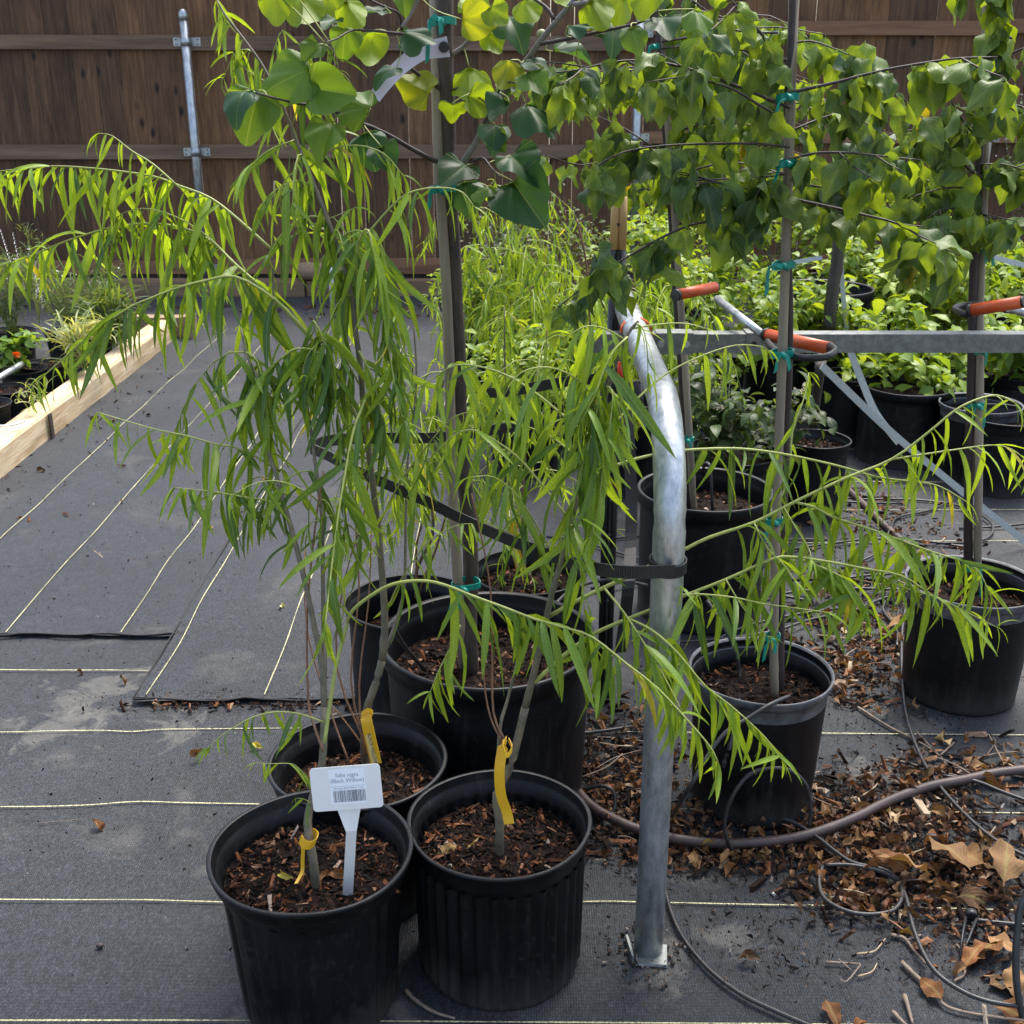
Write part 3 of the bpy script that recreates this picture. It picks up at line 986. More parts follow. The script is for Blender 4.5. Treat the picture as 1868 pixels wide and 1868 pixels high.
def pot(X, Y, H, Rt, Rb, label, style="plain", fill=0.05, group="black nursery pots", lip=0.008, seg=72, nchip=380, soil=True, tilt=0.0, chip=0.0085):
    t = thing("nursery_pot", (X, Y, 0), label, "plant pot", group)
    segs = 180 if style in ("ribbed", "broad") else seg
    # outer profile bottom to top, then inner profile down
    outer = [(0.004, 0.93), (0.012, 0.99), (0.03, 1.0), (0.30, 1.0), (0.60, 1.0), (0.78, 1.0), (0.835, 1.0)]
    if style == "broad":
        outer = [(0.004, 0.90), (0.03, 0.985), (0.06, 1.0), (0.3, 1.0), (0.6, 1.0), (0.78, 1.0), (0.83, 1.005), (0.90, 1.055)]
    rim = [(0.875, 1.030), (0.89, 1.045), (0.925, 1.040), (0.935, 1.055), (0.965, 1.050), (0.975, 1.085), (0.992, 1.095), (1.0, 1.075), (0.996, 1.045)]
    if style == "big":
        rim = [(0.90, 1.004), (0.905, 1.05), (0.985, 1.06), (0.997, 1.055), (1.0, 1.03), (0.992, 1.005)]
    if style == "broad":
        rim = [(0.915, 1.060), (0.925, 1.075), (0.96, 1.080), (0.965, 1.095), (0.992, 1.105), (1.0, 1.085), (0.994, 1.055)]
    if style == "thin":
        rim = [(0.93, 1.01), (0.94, 1.045), (0.985, 1.06), (1.0, 1.06), (1.0, 1.035), (0.985, 1.015)]

    def rad(h):   # wall radius at height share h, before the rim factor
        return Rb + (Rt / 1.09 - Rb) * h

    def lathe(prof, rib=0.0, name="pot_wall", mat=M['pot'], nrib=36, inner=False):
        mb = MB()
        vs, fs = [], []
        for (h, q) in prof:
            for k in range(segs):
                an = 2 * math.pi * k / segs
                rr = rad(h) * q
                if rib:
                    if style == "ribbed" and (0.05 < h < 0.84):
                        rr += rib * math.tanh(2.4 * math.sin(an * nrib))
                    elif style in ("broad", "plain") and 0.05 < h < 0.84:
                        ph = (an * nrib / (2 * math.pi)) % 1.0
                        if ph < 0.13 or 0.2 < ph < 0.24:
                            rr -= rib
                rr += 0.0012 * math.sin(an * 3 + X * 9) + 0.0008 * math.sin(an * 5 + Y * 4)
                vs.append((X + rr * math.cos(an), Y + rr * math.sin(an), h * H))
        for i in range(len(prof) - 1):
            for k in range(segs):
                k2 = (k + 1) % segs
                fs.append((i * segs + k, i * segs + k2, (i + 1) * segs + k2, (i + 1) * segs + k))
        mb.add(vs, fs, style != "ribbed" or not rib)
        mb.smooth = [True] * len(mb.f)
        return mb

    rib = {"ribbed": 0.0042, "broad": 0.0046, "plain": 0.0026, "big": 0, "thin": 0}[style]
    nrib = {"ribbed": 34, "broad": 20, "plain": 14, "big": 1, "thin": 1}[style]
    dense = []
    hs = [p[0] for p in outer]
    wall = outer[:3] + [(0.055, 1.0), (0.07, 1.0)] + outer[3:]
    wall = sorted(set(wall))
    mbw = lathe(wall, rib, nrib=nrib)
    # bottom disc
    b0 = len(mbw.v)
    mbw.add([(X, Y, 0.006)], [])
    for k in range(segs):
        mbw.f.append((b0, (k + 1) % segs, k)); mbw.smooth.append(False); mbw.mi.append(0)
    mbw.build("pot_wall", M['pot'], t, (X, Y, 0))
    inr = [(rim[-1][0], rim[-1][1]), (0.95, 1.03 if style != "big" else 0.995), (0.93, 1.02 if style != "big" else 0.99), (0.925, 1.005 if style != "big" else 0.985),
           (0.88, 1.0 if style != "big" else 0.985), (0.87, 0.985), (0.84, 0.985), (0.80, 0.982), (0.5, 0.98), (0.3, 0.98)]
    prof = [(wall[-1][0], wall[-1][1])] + rim
    lathe(prof, 0).build("rim", M['rim_g'] if style == 'thin' else M['pot'], t, (X, Y, 0))
    lathe(inr, rib * 1.3, nrib=nrib).build("inner_wall", M['pot'], t, (X, Y, 0))
    if soil:
        zs = H - fill
        rs = rad(zs / H) * 0.978
        mb = MB()
        rings, sg = 7, 36
        vs = [(X, Y, zs + 0.006)]
        for i in range(1, rings + 1):
            for k in range(sg):
                an = 2 * math.pi * k / sg
                q = rs * i / rings
                vs.append((X + q * math.cos(an), Y + q * math.sin(an), zs + R.uniform(-0.004, 0.004) + (0.005 * (1 - i / rings))))
        fs = [(0, 1 + k, 1 + (k + 1) % sg) for k in range(sg)]
        for i in range(rings - 1):
            for k in range(sg):
                a = 1 + i * sg + k; b_ = 1 + i * sg + (k + 1) % sg
                fs.append((a, a + sg, b_ + sg, b_))
        mb.add(vs, fs, True)
        mb.build("soil", M['soil'], t, (X, Y, 0))
        if nchip:
            chips("bark_mulch", int(nchip * 1.7), X, Y, rs * 0.96, zs, chip, M['mulch'], t)
    t["top"] = H
    return t


pA = G(568, 1550, 0.295); pot(pA.x, pA.y, 0.30, 0.163, 0.128, "black pot with the white plant label, front left", "broad", 0.055, nchip=800)
pB = G(911, 1500, 0.28); pot(pB.x, pB.y, 0.285, 0.157, 0.139, "finely ribbed black pot with long yellow tag, front centre", "ribbed", 0.062, nchip=800)
pC = G(652, 1392, 0.28); pot(pC.x, pC.y + 0.01, 0.285, 0.165, 0.135, "black pot standing just behind the pot with the white label", "plain", 0.075, nchip=600)
pD = G(891, 1163, 0.37); pot(pD.x, pD.y, 0.375, 0.232, 0.20, "large wide black pot holding the redbud tree", "big", 0.085, seg=96, nchip=700, chip=0.010)
pE = G(748, 1098, 0.28); pot(pE.x, pE.y, 0.285, 0.158, 0.14, "black pot tucked behind and left of the redbud pot", "plain", 0.10, nchip=250)
pF = G(965, 1043, 0.28); pot(pF.x, pF.y, 0.285, 0.148, 0.13, "black pot directly behind the redbud pot, yellow tag above it", "plain", 0.05, nchip=300)
pG = G(1388, 1224, 0.305); pot(pG.x, pG.y, 0.31, 0.153, 0.125, "tapered black pot right of the bent pipe, with thick pale rim", "thin", 0.06, nchip=350)
pH = G(1775, 1062, 0.30); pot(pH.x, pH.y, 0.305, 0.165, 0.135, "tapered black pot with staked trunk at the right edge", "thin", 0.07, nchip=300)
pI = G(1287, 893, 0.37); pot(pI.x, pI.y, 0.375, 0.195, 0.175, "wide black pot behind the bent pipe, stake rising from it", "big", 0.07, nchip=250)
pJ = G(1490, 802, 0.28); pot(pJ.x, pJ.y, 0.285, 0.115, 0.10, "small black pot with bare bark mulch, seen through the willow leaves", "plain", 0.035, nchip=200)
pK = G(1655, 705, 0.30); pot(pK.x, pK.y, 0.31, 0.185, 0.175, "wide black pot under the broad leaved shrub right of centre", "big", 0.03, nchip=0)
pL = G(1780, 728, 0.30); pot(pL.x, pL.y - 0.05, 0.30, 0.155, 0.125, "black tapered pot behind the right hand stake", "thin", 0.05, nchip=100)

# ---------------------------------------------------------------- bent steel pipe, cross rail, post
px0, py0 = 0.243, 1.69
hoop = thing("bent_pipe", (px0, py0, 0), "thick galvanised steel pipe rising in front and bending back over the rail", "steel pipe")
pts = [Vector((px0, py0, z)) for z in (0.004, 0.2, 0.4, 0.6, 0.74)]
rb = 0.20
for k in range(1, 11):
    a = math.pi / 2 * k / 10
    pts.append(Vector((px0 + 0.002 * k / 10, py0 + rb * (1 - math.cos(a)), 0.765 + rb * math.sin(a) + 0.012)))
zt_ = pts[-1].z
for k in range(1, 5):
    pts.append(Vector((px0 + 0.002 + 0.006 * k / 4, py0 + rb + 0.85 * k / 4, zt_ + 0.002 * k)))
mb = MB(); mb.tube(pts, 0.0255, 28); mb.build("pipe_tube", M['galv'], hoop)
PIPE_TOP = pts[-1].copy()
mb = MB()
mb.tube([PIPE_TOP + Vector((0, 0.001, 0)), PIPE_TOP + Vector((0, 0.006, 0.0))], [0.0235, 0.021], 20)
mb.build("pipe_end", M['galv_d'], hoop)
mb = MB()
for (dx, dy) in ((-0.034, 0.002),):
    mb.box((px0 + dx, py0 - 0.008, 0.012), (0.004, 0.055, 0.020), rot=Euler((0, 0, 0.12)).to_matrix())
mb.build("base_bracket", M['galv_d'], hoop)
mb = MB(); mb.box((px0 + 0.003, py0 - 0.016, 0.0055), (0.056, 0.048, 0.005), rot=Euler((0, 0, -0.06)).to_matrix(), jit=0.002)
mb.build("base_plate", M['galv_d'], hoop)
mb = MB()
for k in range(60):
    a, q = R.uniform(0, 6.3), R.uniform(0.035, 0.085)
    s = R.uniform(0.002, 0.0045)
    mb.box((px0 + q * math.cos(a), py0 - 0.01 + q * math.sin(a), 0.006), (s * 1.6, s, s), rot=Euler((0, 0, a)).to_matrix(), jit=0.001)
tag(mb.build("gravel", M['crumb'], None, (px0, py0, 0)), "grit and crumbs round the foot of the bent pipe", "gravel", kind="stuff")

RY, RZ = 2.50, 0.925
xr0 = P(1065, 620, RY).x
rail_t = thing("cross_rail", (xr0, RY, RZ), "square galvanised steel rail running right across behind the stakes", "steel rail")
mb = MB()
mb.box(((xr0 + 2.4) / 2, RY, RZ), (2.4 - xr0, 0.038, 0.040))
mb.build("rail_tube", M['galv_d'], rail_t)
mb = MB()
x1, x2 = P(1195, 620, RY).x, P(1262, 620, RY).x
mb.box(((x1 + x2) / 2, RY, RZ), (x2 - x1, 0.044, 0.046))
x3, x4 = P(1358, 620, RY).x, P(1392, 620, RY).x
mb.build("rail_sleeve", M['galv_d'], rail_t)
mb = MB(); mb.box(((x3 + x4) / 2, RY, RZ), (x4 - x3, 0.045, 0.047)); mb.build("rail_sleeve", M['galv_d'], rail_t)
for xx in (P(1250, 620, RY).x, P(1203, 620, RY).x):
    mb = MB(); mb.tube([(xx, RY - 0.022, RZ), (xx, RY - 0.028, RZ)], 0.0075, 6); mb.build("bolt", M['galv'], rail_t)
mb = MB(); xx = P(1372, 620, RY).x; mb.tube([(xx, RY - 0.0226, RZ), (xx, RY - 0.0236, RZ)], 0.006, 12); mb.build("bolt_hole", M['rubber'], rail_t)
mb = MB(); mb.box((2.35, RY + 0.05, RZ / 2), (0.04, 0.04, RZ), jit=0); mb.build("rail_leg", M['galv_d'], rail_t)

# dark post with tan top
qx, qy = P(1110, 1000, 2.58).x, 2.58
post = thing("support_post", (qx, qy, 0), "dark upright post with a tan upper end, left of the bent pipe", "post")
zb, ztp = P(1110, 455, qy).z, P(1110, 342, qy).z
mb = MB()
for dx in (-0.009, 0.009):
    mb.tube([(qx + dx, qy, 0), (qx + dx, qy, zb)], 0.0095, 10)
mb.box((qx, qy - 0.006, zb / 2), (0.006, 0.012, zb - 0.004))
mb.build("post_shaft", M['greenpost'], post)
mb = MB()
for dx in (-0.0085, 0.0085):
    mb.tube([(qx + dx, qy, zb), (qx + dx, qy, zb + 0.06), (qx + dx * 0.95, qy, ztp - 0.02 * (dx > 0))], [0.0096, 0.0098, 0.009], 10)
mb.build("post_tip", M['tan'], post)
mb = MB(); mb.tube([(qx - 0.002, qy - 0.016, ztp - 0.075), (qx - 0.002, qy - 0.0195, ztp - 0.075)], 0.0035, 8); mb.build("screw", M['rubber'], post)
for k in range(6):
    mb = MB(); z = 0.28 + k * 0.085
    mb.tube([(qx, qy - 0.012, z), (qx, qy - 0.019, z + 0.004)], 0.004, 6); mb.build("stud", M['rubber'], post)


def tube_thing(name, pts, rad, mat, label, cat, group=None, n=7, step=5):
    mb = MB(); pp = smooth_path(pts, step)
    mb.tube(pp, rad, n)
    o = mb.build(name, mat, None, pp[0])
    return tag(o, label, cat, group)


# orange sleeved tree holders and the bands round the pipe
def holder(p0, p1, rad, label, loop=None, arm=None, armr=0.006):
    p0, p1 = Vector(p0), Vector(p1)
    t = thing("tree_holder", p0, label, "tree holder", "orange sleeved holders on the rack")
    mb = MB(); mb.tube([p0, p0.lerp(p1, 0.5), p1], rad, 16); mb.build("orange_sleeve", M['orange'], t)
    d = (p1 - p0).normalized()
    mb = MB(); mb.tube([p0 - d * 0.007, p0 + d * 0.002], rad * 1.08, 14); mb.tube([p1 - d * 0.002, p1 + d * 0.005], rad * 0.9, 14); mb.build("end_plug", M['rubber'], t)
    if arm:
        mb = MB(); mb.tube(arm, armr, 10); mb.build("steel_arm", M['galv'], t)
    if loop:
        mb = MB(); mb.tube(smooth_path(loop, 6), 0.0068, 10); mb.build("rubber_loop", M['rubber'], t)
    return t


Yh = 2.30
holder(P(1400, 611, 2.36), P(1516, 636, 2.20), 0.0125, "orange sleeve and black rubber loop round the middle stake, beside the rail",
       [P(1400, 618, 2.36), P(1405, 630, 2.30), P(1425, 645, 2.20), P(1470, 653, 2.12), P(1505, 651, 2.10), P(1524, 640, 2.13), P(1514, 630, 2.19)],
       [P(1308, 545, 2.62), P(1350, 578, 2.50), P(1392, 611, 2.37)], 0.0085)
holder(P(1235, 538, 2.62), P(1304, 524, 2.70), 0.0125, "short orange sleeve above the rail, left of the middle stake")
holder(P(1772, 566, 2.36), P(1864, 551, 2.30), 0.0125, "orange sleeve and black rubber loop round the right hand stake",
       [P(1862, 570, 2.42), P(1825, 560, 2.50), P(1780, 556, 2.56), P(1750, 559, 2.56), P(1742, 564, 2.5), P(1755, 572, 2.38), P(1768, 574, 2.36)],
       [P(1840, 562, 2.40), P(1900, 580, 2.42), P(1990, 600, 2.46)], 0.0085)
# orange band over the pipe where it meets the rail
pts = []
for k in range(9):
    a = math.pi * (k / 8)
    pts.append(Vector((PIPE_TOP.x - 0.031 * math.cos(a), 2.36, zt_ + 0.029 * math.sin(a) - 0.002)))
pts.append(pts[-1] + Vector((0.004, 0, -0.03)))
mb = ribbon(pts, Vector((0, 0.010, 0)), thick=0.002)
tag(mb.build("clip_band", M['orange'], None, pts[0]), "orange plastic band over the bent pipe by the rail", "band")
mb = MB()
c = P(1171, 765, 2.05)
mb.tube([c + Vector((0, 0, 0.012)), c + Vector((0.002, 0, 0.006)), c, c - Vector((0, 0, 0.009))], [0.003, 0.008, 0.008, 0.004], 10)
tag(mb.build("ratchet_clip", M['redp'], None, c), "small bright red plastic clip left of the bent pipe", "clip")
c = P(1132, 678, 2.3)
mb = MB(); mb.tube([c + Vector((-.004, 0, 0.02)), c, c - Vector((-0.003, 0, 0.012))], [0.003, 0.007, 0.004], 8)
tag(mb.build("ratchet_clip", M['redp'], None, c), "tiny red clip tip above the black strap knot", "clip")

# black webbing straps
def band(pp, hw, label, name="webbing_strap", mat='web', group="black webbing straps", vert=True, step=6, vdirs=None):
    pts = smooth_path([P(x, y, Y) for x, y, Y in pp], step)
    wd = []
    for i, p in enumerate(pts):
        a, b = pts[max(i - 1, 0)], pts[min(i + 1, len(pts) - 1)]
        t = (b - a).normalized()
        w = Vector((0, 0, 1)) - t * t.z
        if not vert:
            w = Vector((0, 1, 0.3)); w = w - t * w.dot(t)
        w.normalize()
        wd.append(w * hw)
    mb = ribbon(pts, wd)
    o = mb.build(name, M[mat], None, pts[0])
    me = o.data
    uvl = me.uv_layers.new(name="UVMap")
    # length along the band drives the weave
    L_ = [0]
    for i in range(1, len(pts)):
        L_.append(L_[-1] + (pts[i] - pts[i - 1]).length)
    for poly in me.polygons:
        for li in poly.loop_indices:
            vi = me.loops[li].vertex_index
            uvl.data[li].uv = ((vi % 4) / 4, L_[min(vi // 4, len(pts) - 1)] * 85)
    return tag(o, label, "strap", group)


band([(567, 818, 2.12), (600, 832, 2.06), (632, 850, 2.02), (712, 886, 1.95), (780, 915, 1.92), (850, 950, 1.88), (930, 985, 1.80), (1010, 1015, 1.74), (1080, 1036, 1.67), (1150, 1044, 1.63), (1230, 1042, 1.655)],
     0.0105, "long black webbing strap slanting down to the bent pipe")
band([(567, 818, 2.12), (590, 806, 2.20), (640, 800, 2.28), (715, 799, 2.33), (800, 798, 2.38), (860, 790, 2.42), (940, 778, 2.46), (1030, 765, 2.50)],
     0.0115, "black webbing strap crossing behind the redbud trunk")
band([(868, 716, 2.75), (920, 716, 2.70), (965, 708, 2.66), (1040, 695, 2.62), (1100, 690, 2.60)], 0.012, "short black strap end beside the redbud trunk, level with the rail")
# wrap round the pipe at strap height
z = P(1225, 1043, 1.66).z
mb = MB()
rr = 0.0285
pts = [Vector((px0 + rr * math.cos(a), py0 + rr * math.sin(a), z + 0.003 * math.sin(a))) for a in [2 * math.pi * k / 24 for k in range(25)]]
mb = ribbon(pts, Vector((0, 0, 0.0095)))
tag(mb.build("webbing_strap", M['web'], None, pts[0]), "black webbing wound round the upright of the bent pipe", "strap", "black webbing straps")
pts_s = [(1128, 690, 2.50), (1140, 740, 2.44), (1147, 800, 2.40), (1150, 860, 2.38), (1152, 930, 2.35), (1150, 1000, 2.30), (1147, 1060, 2.2), (1140, 1130, 2.2), (1132, 1190, 2.2)]
band(pts_s, 0.0, "x", vert=True) if False else None
pts = smooth_path([P(*q) for q in pts_s], 5)
mb = ribbon(pts, Vector((0.0125, 0.003, 0)))
tag(mb.build("webbing_strap", M['web'], None, pts[0]), "black webbing strap hanging straight down behind the bent pipe", "strap", "black webbing straps")
mb = MB()
c = P(1122, 705, 2.50)
mb.box(c, (0.062, 0.04, 0.05), rot=Euler((0, 0.2, 0.2)).to_matrix(), jit=0.006)
mb.tube([c + Vector((0.02, 0, 0)), c + Vector((0.045, -0.03, 0.01)), c + Vector((0.05, -0.05, -0.035))], [0.012, 0.013, 0.010], 10)
tag(mb.build("ratchet_buckle", M['rubber'], None, c), "black ratchet buckle where the straps meet the dark post", "ratchet")

# pale straps to the rear right
def flatband(pp, hw, label):
    pts = smooth_path([P(*q) for q in pp], 4)
    wd = []
    for i in range(len(pts)):
        a, b = pts[max(i - 1, 0)], pts[min(i + 1, len(pts) - 1)]
        t = (b - a).normalized()
        w = t.cross(Vector((0.1, -1, 0.3))).normalized()
        wd.append(w * hw)
    mb = ribbon(pts, wd)
    return tag(mb.build("guy_strap", M['strapw'], None, pts[0]), label, "strap", "pale guy straps")


flatband([(1499, 667, 3.3), (1596, 761, 3.4), (1660, 818, 3.45), (1758, 899, 3.5), (1868, 986, 3.55), (1960, 1060, 3.6)], 0.011, "pale grey strap running down from the rail to the lower right")
flatband([(1545, 610, 3.5), (1553, 645, 3.5), (1569, 687, 3.5), (1598, 754, 3.48), (1640, 808, 3.45)], 0.011, "shorter pale grey strap joining the long one below the rail")
flatband([(1790, 462, 4.6), (1830, 474, 4.6), (1900, 492, 4.65)], 0.010, "pale strap at the right edge above the rail")
flatband([(1500, 470, 5.0), (1440, 480, 5.0), (1445, 482, 5.0)], 0.009, "pale strap behind the middle stake among the shrubs")
flatband([(1520, 455, 5.0), (1533, 480, 5.0), (1538, 540, 5.0), (1545, 600, 5.0)], 0.010, "pale strap hanging from the dark wrapped stake among the shrubs")


# ---------------------------------------------------------------- stakes
def stake(pp, r0, r1, mat, label, nodes=4, name="bamboo_stake", group="stakes tied to the trees", n=12):
    pts = smooth_path([Vector(p) for p in pp], 8)
    rad = []
    for i in range(len(pts)):
        q = i / (len(pts) - 1)
        r = r0 + (r1 - r0) * q
        rad.append(r * (1.0 + 0.10 * (1 if (i % 9 == 4) else 0)))
    mb = MB(); mb.tube(pts, rad, n)
    return tag(mb.build(name, mat, None, pts[0]), label, "stake", group)


YD = pD.y + 0.0
def soilP(x, y, z):
    return G(x, y, z)
sD = [soilP(846, 1228, 0.28), P(835, 1060, 2.16), P(826, 900, 2.16), P(816, 560, 2.17), P(800, 290, 2.18), P(794, 60, 2.2), P(788, -160, 2.22)]
stake(sD, 0.0105, 0.0085, M['stake'], "light bamboo stake tied to the left of the redbud trunk")
sG = [soilP(1413, 1272, 0.25), P(1412, 1150, 2.16), P(1418, 900, 2.16), P(1430, 560, 2.17), P(1439, 280, 2.18), P(1448, 0, 2.2), P(1454, -200, 2.2)]
stake(sG, 0.0088, 0.0088, M['stake'], "grey bamboo stake in the middle right pot, passing in front of the rail")
sH = [soilP(1776, 1078, 0.24), P(1778, 900, 2.64), P(1780, 700, 2.65), P(1780, 560, 2.66), P(1786, 380, 2.67), P(1790, 200, 2.68), P(1792, 0, 2.7), P(1795, -150, 2.7)]
stake([p + Vector((0.009, 0, 0)) for p in sH], 0.0095, 0.0095, M['stake'], "brownish stake tied beside the trunk in the right edge pot")
stake([soilP(1266, 938, 0.30), P(1258, 800, 3.05), P(1248, 640, 3.06), P(1242, 560, 3.06), P(1226, 330, 3.08), P(1210, 130, 3.1), P(1200, -40, 3.1)], 0.0095, 0.008, M['stake'], "bamboo stake behind the bent pipe, rising from the wide pot")
stake([G(1480, 800, 0.0), P(1492, 700, 3.88), P(1500, 640, 3.9)], 0.017, 0.018, M['stake_dark'], "short dark wooden stake beside the small bare pot", name="wooden_stake", group=None)
stake([P(1512, 600, 5.0), P(1520, 520, 5.0), P(1528, 470, 5.0), P(1534, 340, 5.0)], 0.028, 0.025, M['stake_dark'], "dark weathered stake with bound top among the shrubs", name="wooden_stake", group=None)
stake([G(1512, 640, 0.0) * 0 + Vector((P(1510, 600, 5.02).x, 5.02, 0)), P(1510, 600, 5.02)], 0.03, 0.028, M['stake_dark'], "foot of the dark weathered stake behind the rail", name="wooden_stake", group=None) if False else None


def tie(x, y, Y, r, label, tails=((-1, 0.03),), mat='teal', hw=0.006):
    c = P(x, y, Y)
    t = thing("plant_tie", c, label, "plant tie", "teal plastic plant ties")
    pts = [c + Vector((r * math.cos(a), r * math.sin(a) * 0.8, 0.003 * math.sin(a * 1.5))) for a in [2 * math.pi * k / 16 for k in range(17)]]
    mb = ribbon(pts, Vector((0, 0, hw)), thick=0.0008)
    mb.build("tie_loop", M[mat], t)
    mb = MB(); mb.tube([c + Vector((-r * 0.3, -r * 0.85, hw)), c + Vector((0, -r * 1.1, 0)), c + Vector((r * 0.2, -r * 0.85, -hw))], [0.003, 0.006, 0.003], 8)
    mb.build("tie_knot", M[mat], t)
    for s, l in tails:
        p0 = c + Vector((-0.2 * r, -r * 1.0, 0))
        pts = smooth_path([p0, p0 + Vector((s * l * 0.6, -0.006, -l * 0.15 * R.uniform(-1, 2))), p0 + Vector((s * l * R.uniform(0.6, 1.0), -0.008, -l * R.uniform(0.7, 1.4)))], 4)
        mb = ribbon(pts, Vector((hw * 0.55, 0.002, hw * 0.45)), thick=0.0006)
        mb.build("tie_tail", M[mat], t)
    return t


tie(806, 40, 2.165, 0.024, "teal tie high on the redbud trunk above the lilac ribbon", ((-0.4, 0.05), (0.3, 0.02)))
tie(806, 345, 2.155, 0.024, "teal tie on the redbud trunk below the big heart leaves", ((-0.5, 0.04),))
tie(850, 1066, 2.155, 0.029, "dark teal tie low on the redbud trunk, just above its pot", ((-0.6, 0.05), (-0.3, 0.03)))
tie(1437, 178, 2.16, 0.020, "teal tie on the middle stake among the upper plum leaves", ((-0.9, 0.03),))
tie(1436, 299, 2.16, 0.020, "teal tie on the middle stake where two plum twigs leave it", ((-0.8, 0.03),))
tie(1430, 484, 2.16, 0.021, "teal tie on the middle stake with its tail hanging left", ((-1.0, 0.045),))
tie(1427, 645, 2.155, 0.022, "teal tie on the middle stake just under the rail", ((-0.7, 0.02), (0.7, 0.02)))
tie(1413, 950, 2.155, 0.016, "teal tie on the middle stake in the willow leaves", ((-0.9, 0.025),))
tie(1409, 1162, 2.15, 0.016, "teal tie on the middle stake above its pot", ((-0.7, 0.03), (0.4, 0.02)))
tie(1781, 738, 2.645, 0.020, "teal tie on the right stake below the rail", ((0.5, 0.05), (-0.5, 0.03)))
tie(1779, 1036, 2.635, 0.019, "teal tie on the right stake just above the pot", ((0.4, 0.05),))
tie(1787, 455, 2.665, 0.020, "teal tie on the right stake above the rail", ((1.0, 0.035), (0.6, 0.02)))
tie(1255, 802, 3.03, 0.016, "teal tie on the stake behind the bent pipe", ((0.5, 0.02),))
tie(1790, 640, 2.655, 0.017, "teal tie on the right stake right under the rail", ((0.5, 0.02),))
tie(1193, 86, 3.06, 0.012, "small teal tie among the highest leaves right of the redbud", ((-0.5, 0.03),))

# lilac ribbon on the redbud
Yr = 2.14
pp = smooth_path([P(818, 85, Yr), P(800, 88, Yr), P(770, 94, Yr - 0.01), (P(735, 118, Yr - 0.03)), P(706, 148, Yr - 0.05), P(683, 178, Yr - 0.06)], 5)
wd = []
for i in range(len(pp)):
    t_ = (pp[min(i + 1, len(pp) - 1)] - pp[max(i - 1, 0)]).normalized()
    w = t_.cross(Vector((0, 1, 0.1))).normalized()
    q = i / (len(pp) - 1)
    wd.append(w * (0.0165 - 0.006 * q))
rib_t = thing("ribbon_tag", P(810, 88, Yr), "pale lilac ribbon tag fastened round the redbud trunk near the top", "ribbon tag")
ribbon(pp, wd, thick=0.0006).build("ribbon_band", M['ribbon'], rib_t)
mb = MB(); c = P(810, 86, Yr - 0.003); mb.tube([c, c + Vector((0, -0.004, 0))], 0.009, 16); mb.build("button", M['rubber'], rib_t)

# ---------------------------------------------------------------- yellow tags
def text_obj(body, size, parent, mat, loc, mtx, name="lettering", align='CENTER'):
    cu = bpy.data.curves.new(name, 'FONT')
    cu.body = body
    cu.size = size
    cu.align_x = align
    cu.align_y = 'CENTER'
    cu.extrude = 0.00005
    cu.resolution_u = 2
    cu.materials.append(mat)
    o = bpy.data.objects.new(name, cu)
    COL.objects.link(o)
    o.parent = parent
    o.matrix_local = Matrix.Translation(Vector(loc) - wloc(parent)) @ mtx
    bpy.context.view_layer.update()
    me = bpy.data.meshes.new_from_object(o)
    o2 = bpy.data.objects.new(name, me)
    COL.objects.link(o2)
    o2.parent = parent
    o2.matrix_local = o.matrix_local.copy()
    bpy.data.objects.remove(o)
    o2.name = name
    return o2


def hang_tag(pp, hw, label, tip_text=True, loop=None, txt="BLACK WILLOW"):
    t = thing("yellow_tag", pp[0], label, "plant tag", "yellow plastic plant tags")
    pts = smooth_path(pp, 5)
    wd = []
    for i in range(len(pts)):
        q = i / (len(pts) - 1)
        t_ = (pts[min(i + 1, len(pts) - 1)] - pts[max(i - 1, 0)]).normalized()
        w = t_.cross(Vector((0.15, 1, 0))).normalized()
        wd.append(w * hw * (0.45 if q < 0.12 else 1.0))
    ribbon(pts, wd, thick=0.0007).build("tag_strip", M['tagy'], t)
    if loop:
        mb = ribbon(smooth_path(loop, 5), Vector((0, 0.001, 0.004)), thick=0.0006)
        mb.build("tag_loop", M['tagy'], t)
    if tip_text:
        a, b = pts[-1], pts[int(len(pts) * 0.62)]
        d = (a - b)
        L_ = d.length
        xax = d.normalized()
        nrm = Vector((0, -1, 0.25)); nrm = (nrm - xax * nrm.dot(xax)).normalized()
        yax = nrm.cross(xax)
        mtx = Matrix((xax, yax, nrm)).transposed().to_4x4()
        c = (a + b) / 2 + nrm * 0.0016
        mb = MB()
        h = hw * 0.72
        mb.add([c - xax * L_ * 0.46 - yax * h, c + xax * L_ * 0.46 - yax * h, c + xax * L_ * 0.46 + yax * h, c - xax * L_ * 0.46 + yax * h], [(0, 1, 2, 3)])
        if txt:
            mb.build("tag_sticker", M['tagp'], t)
            text_obj(txt, L_ * 0.135, t, M['ink'], c + nrm * 0.0004, mtx)
    return t


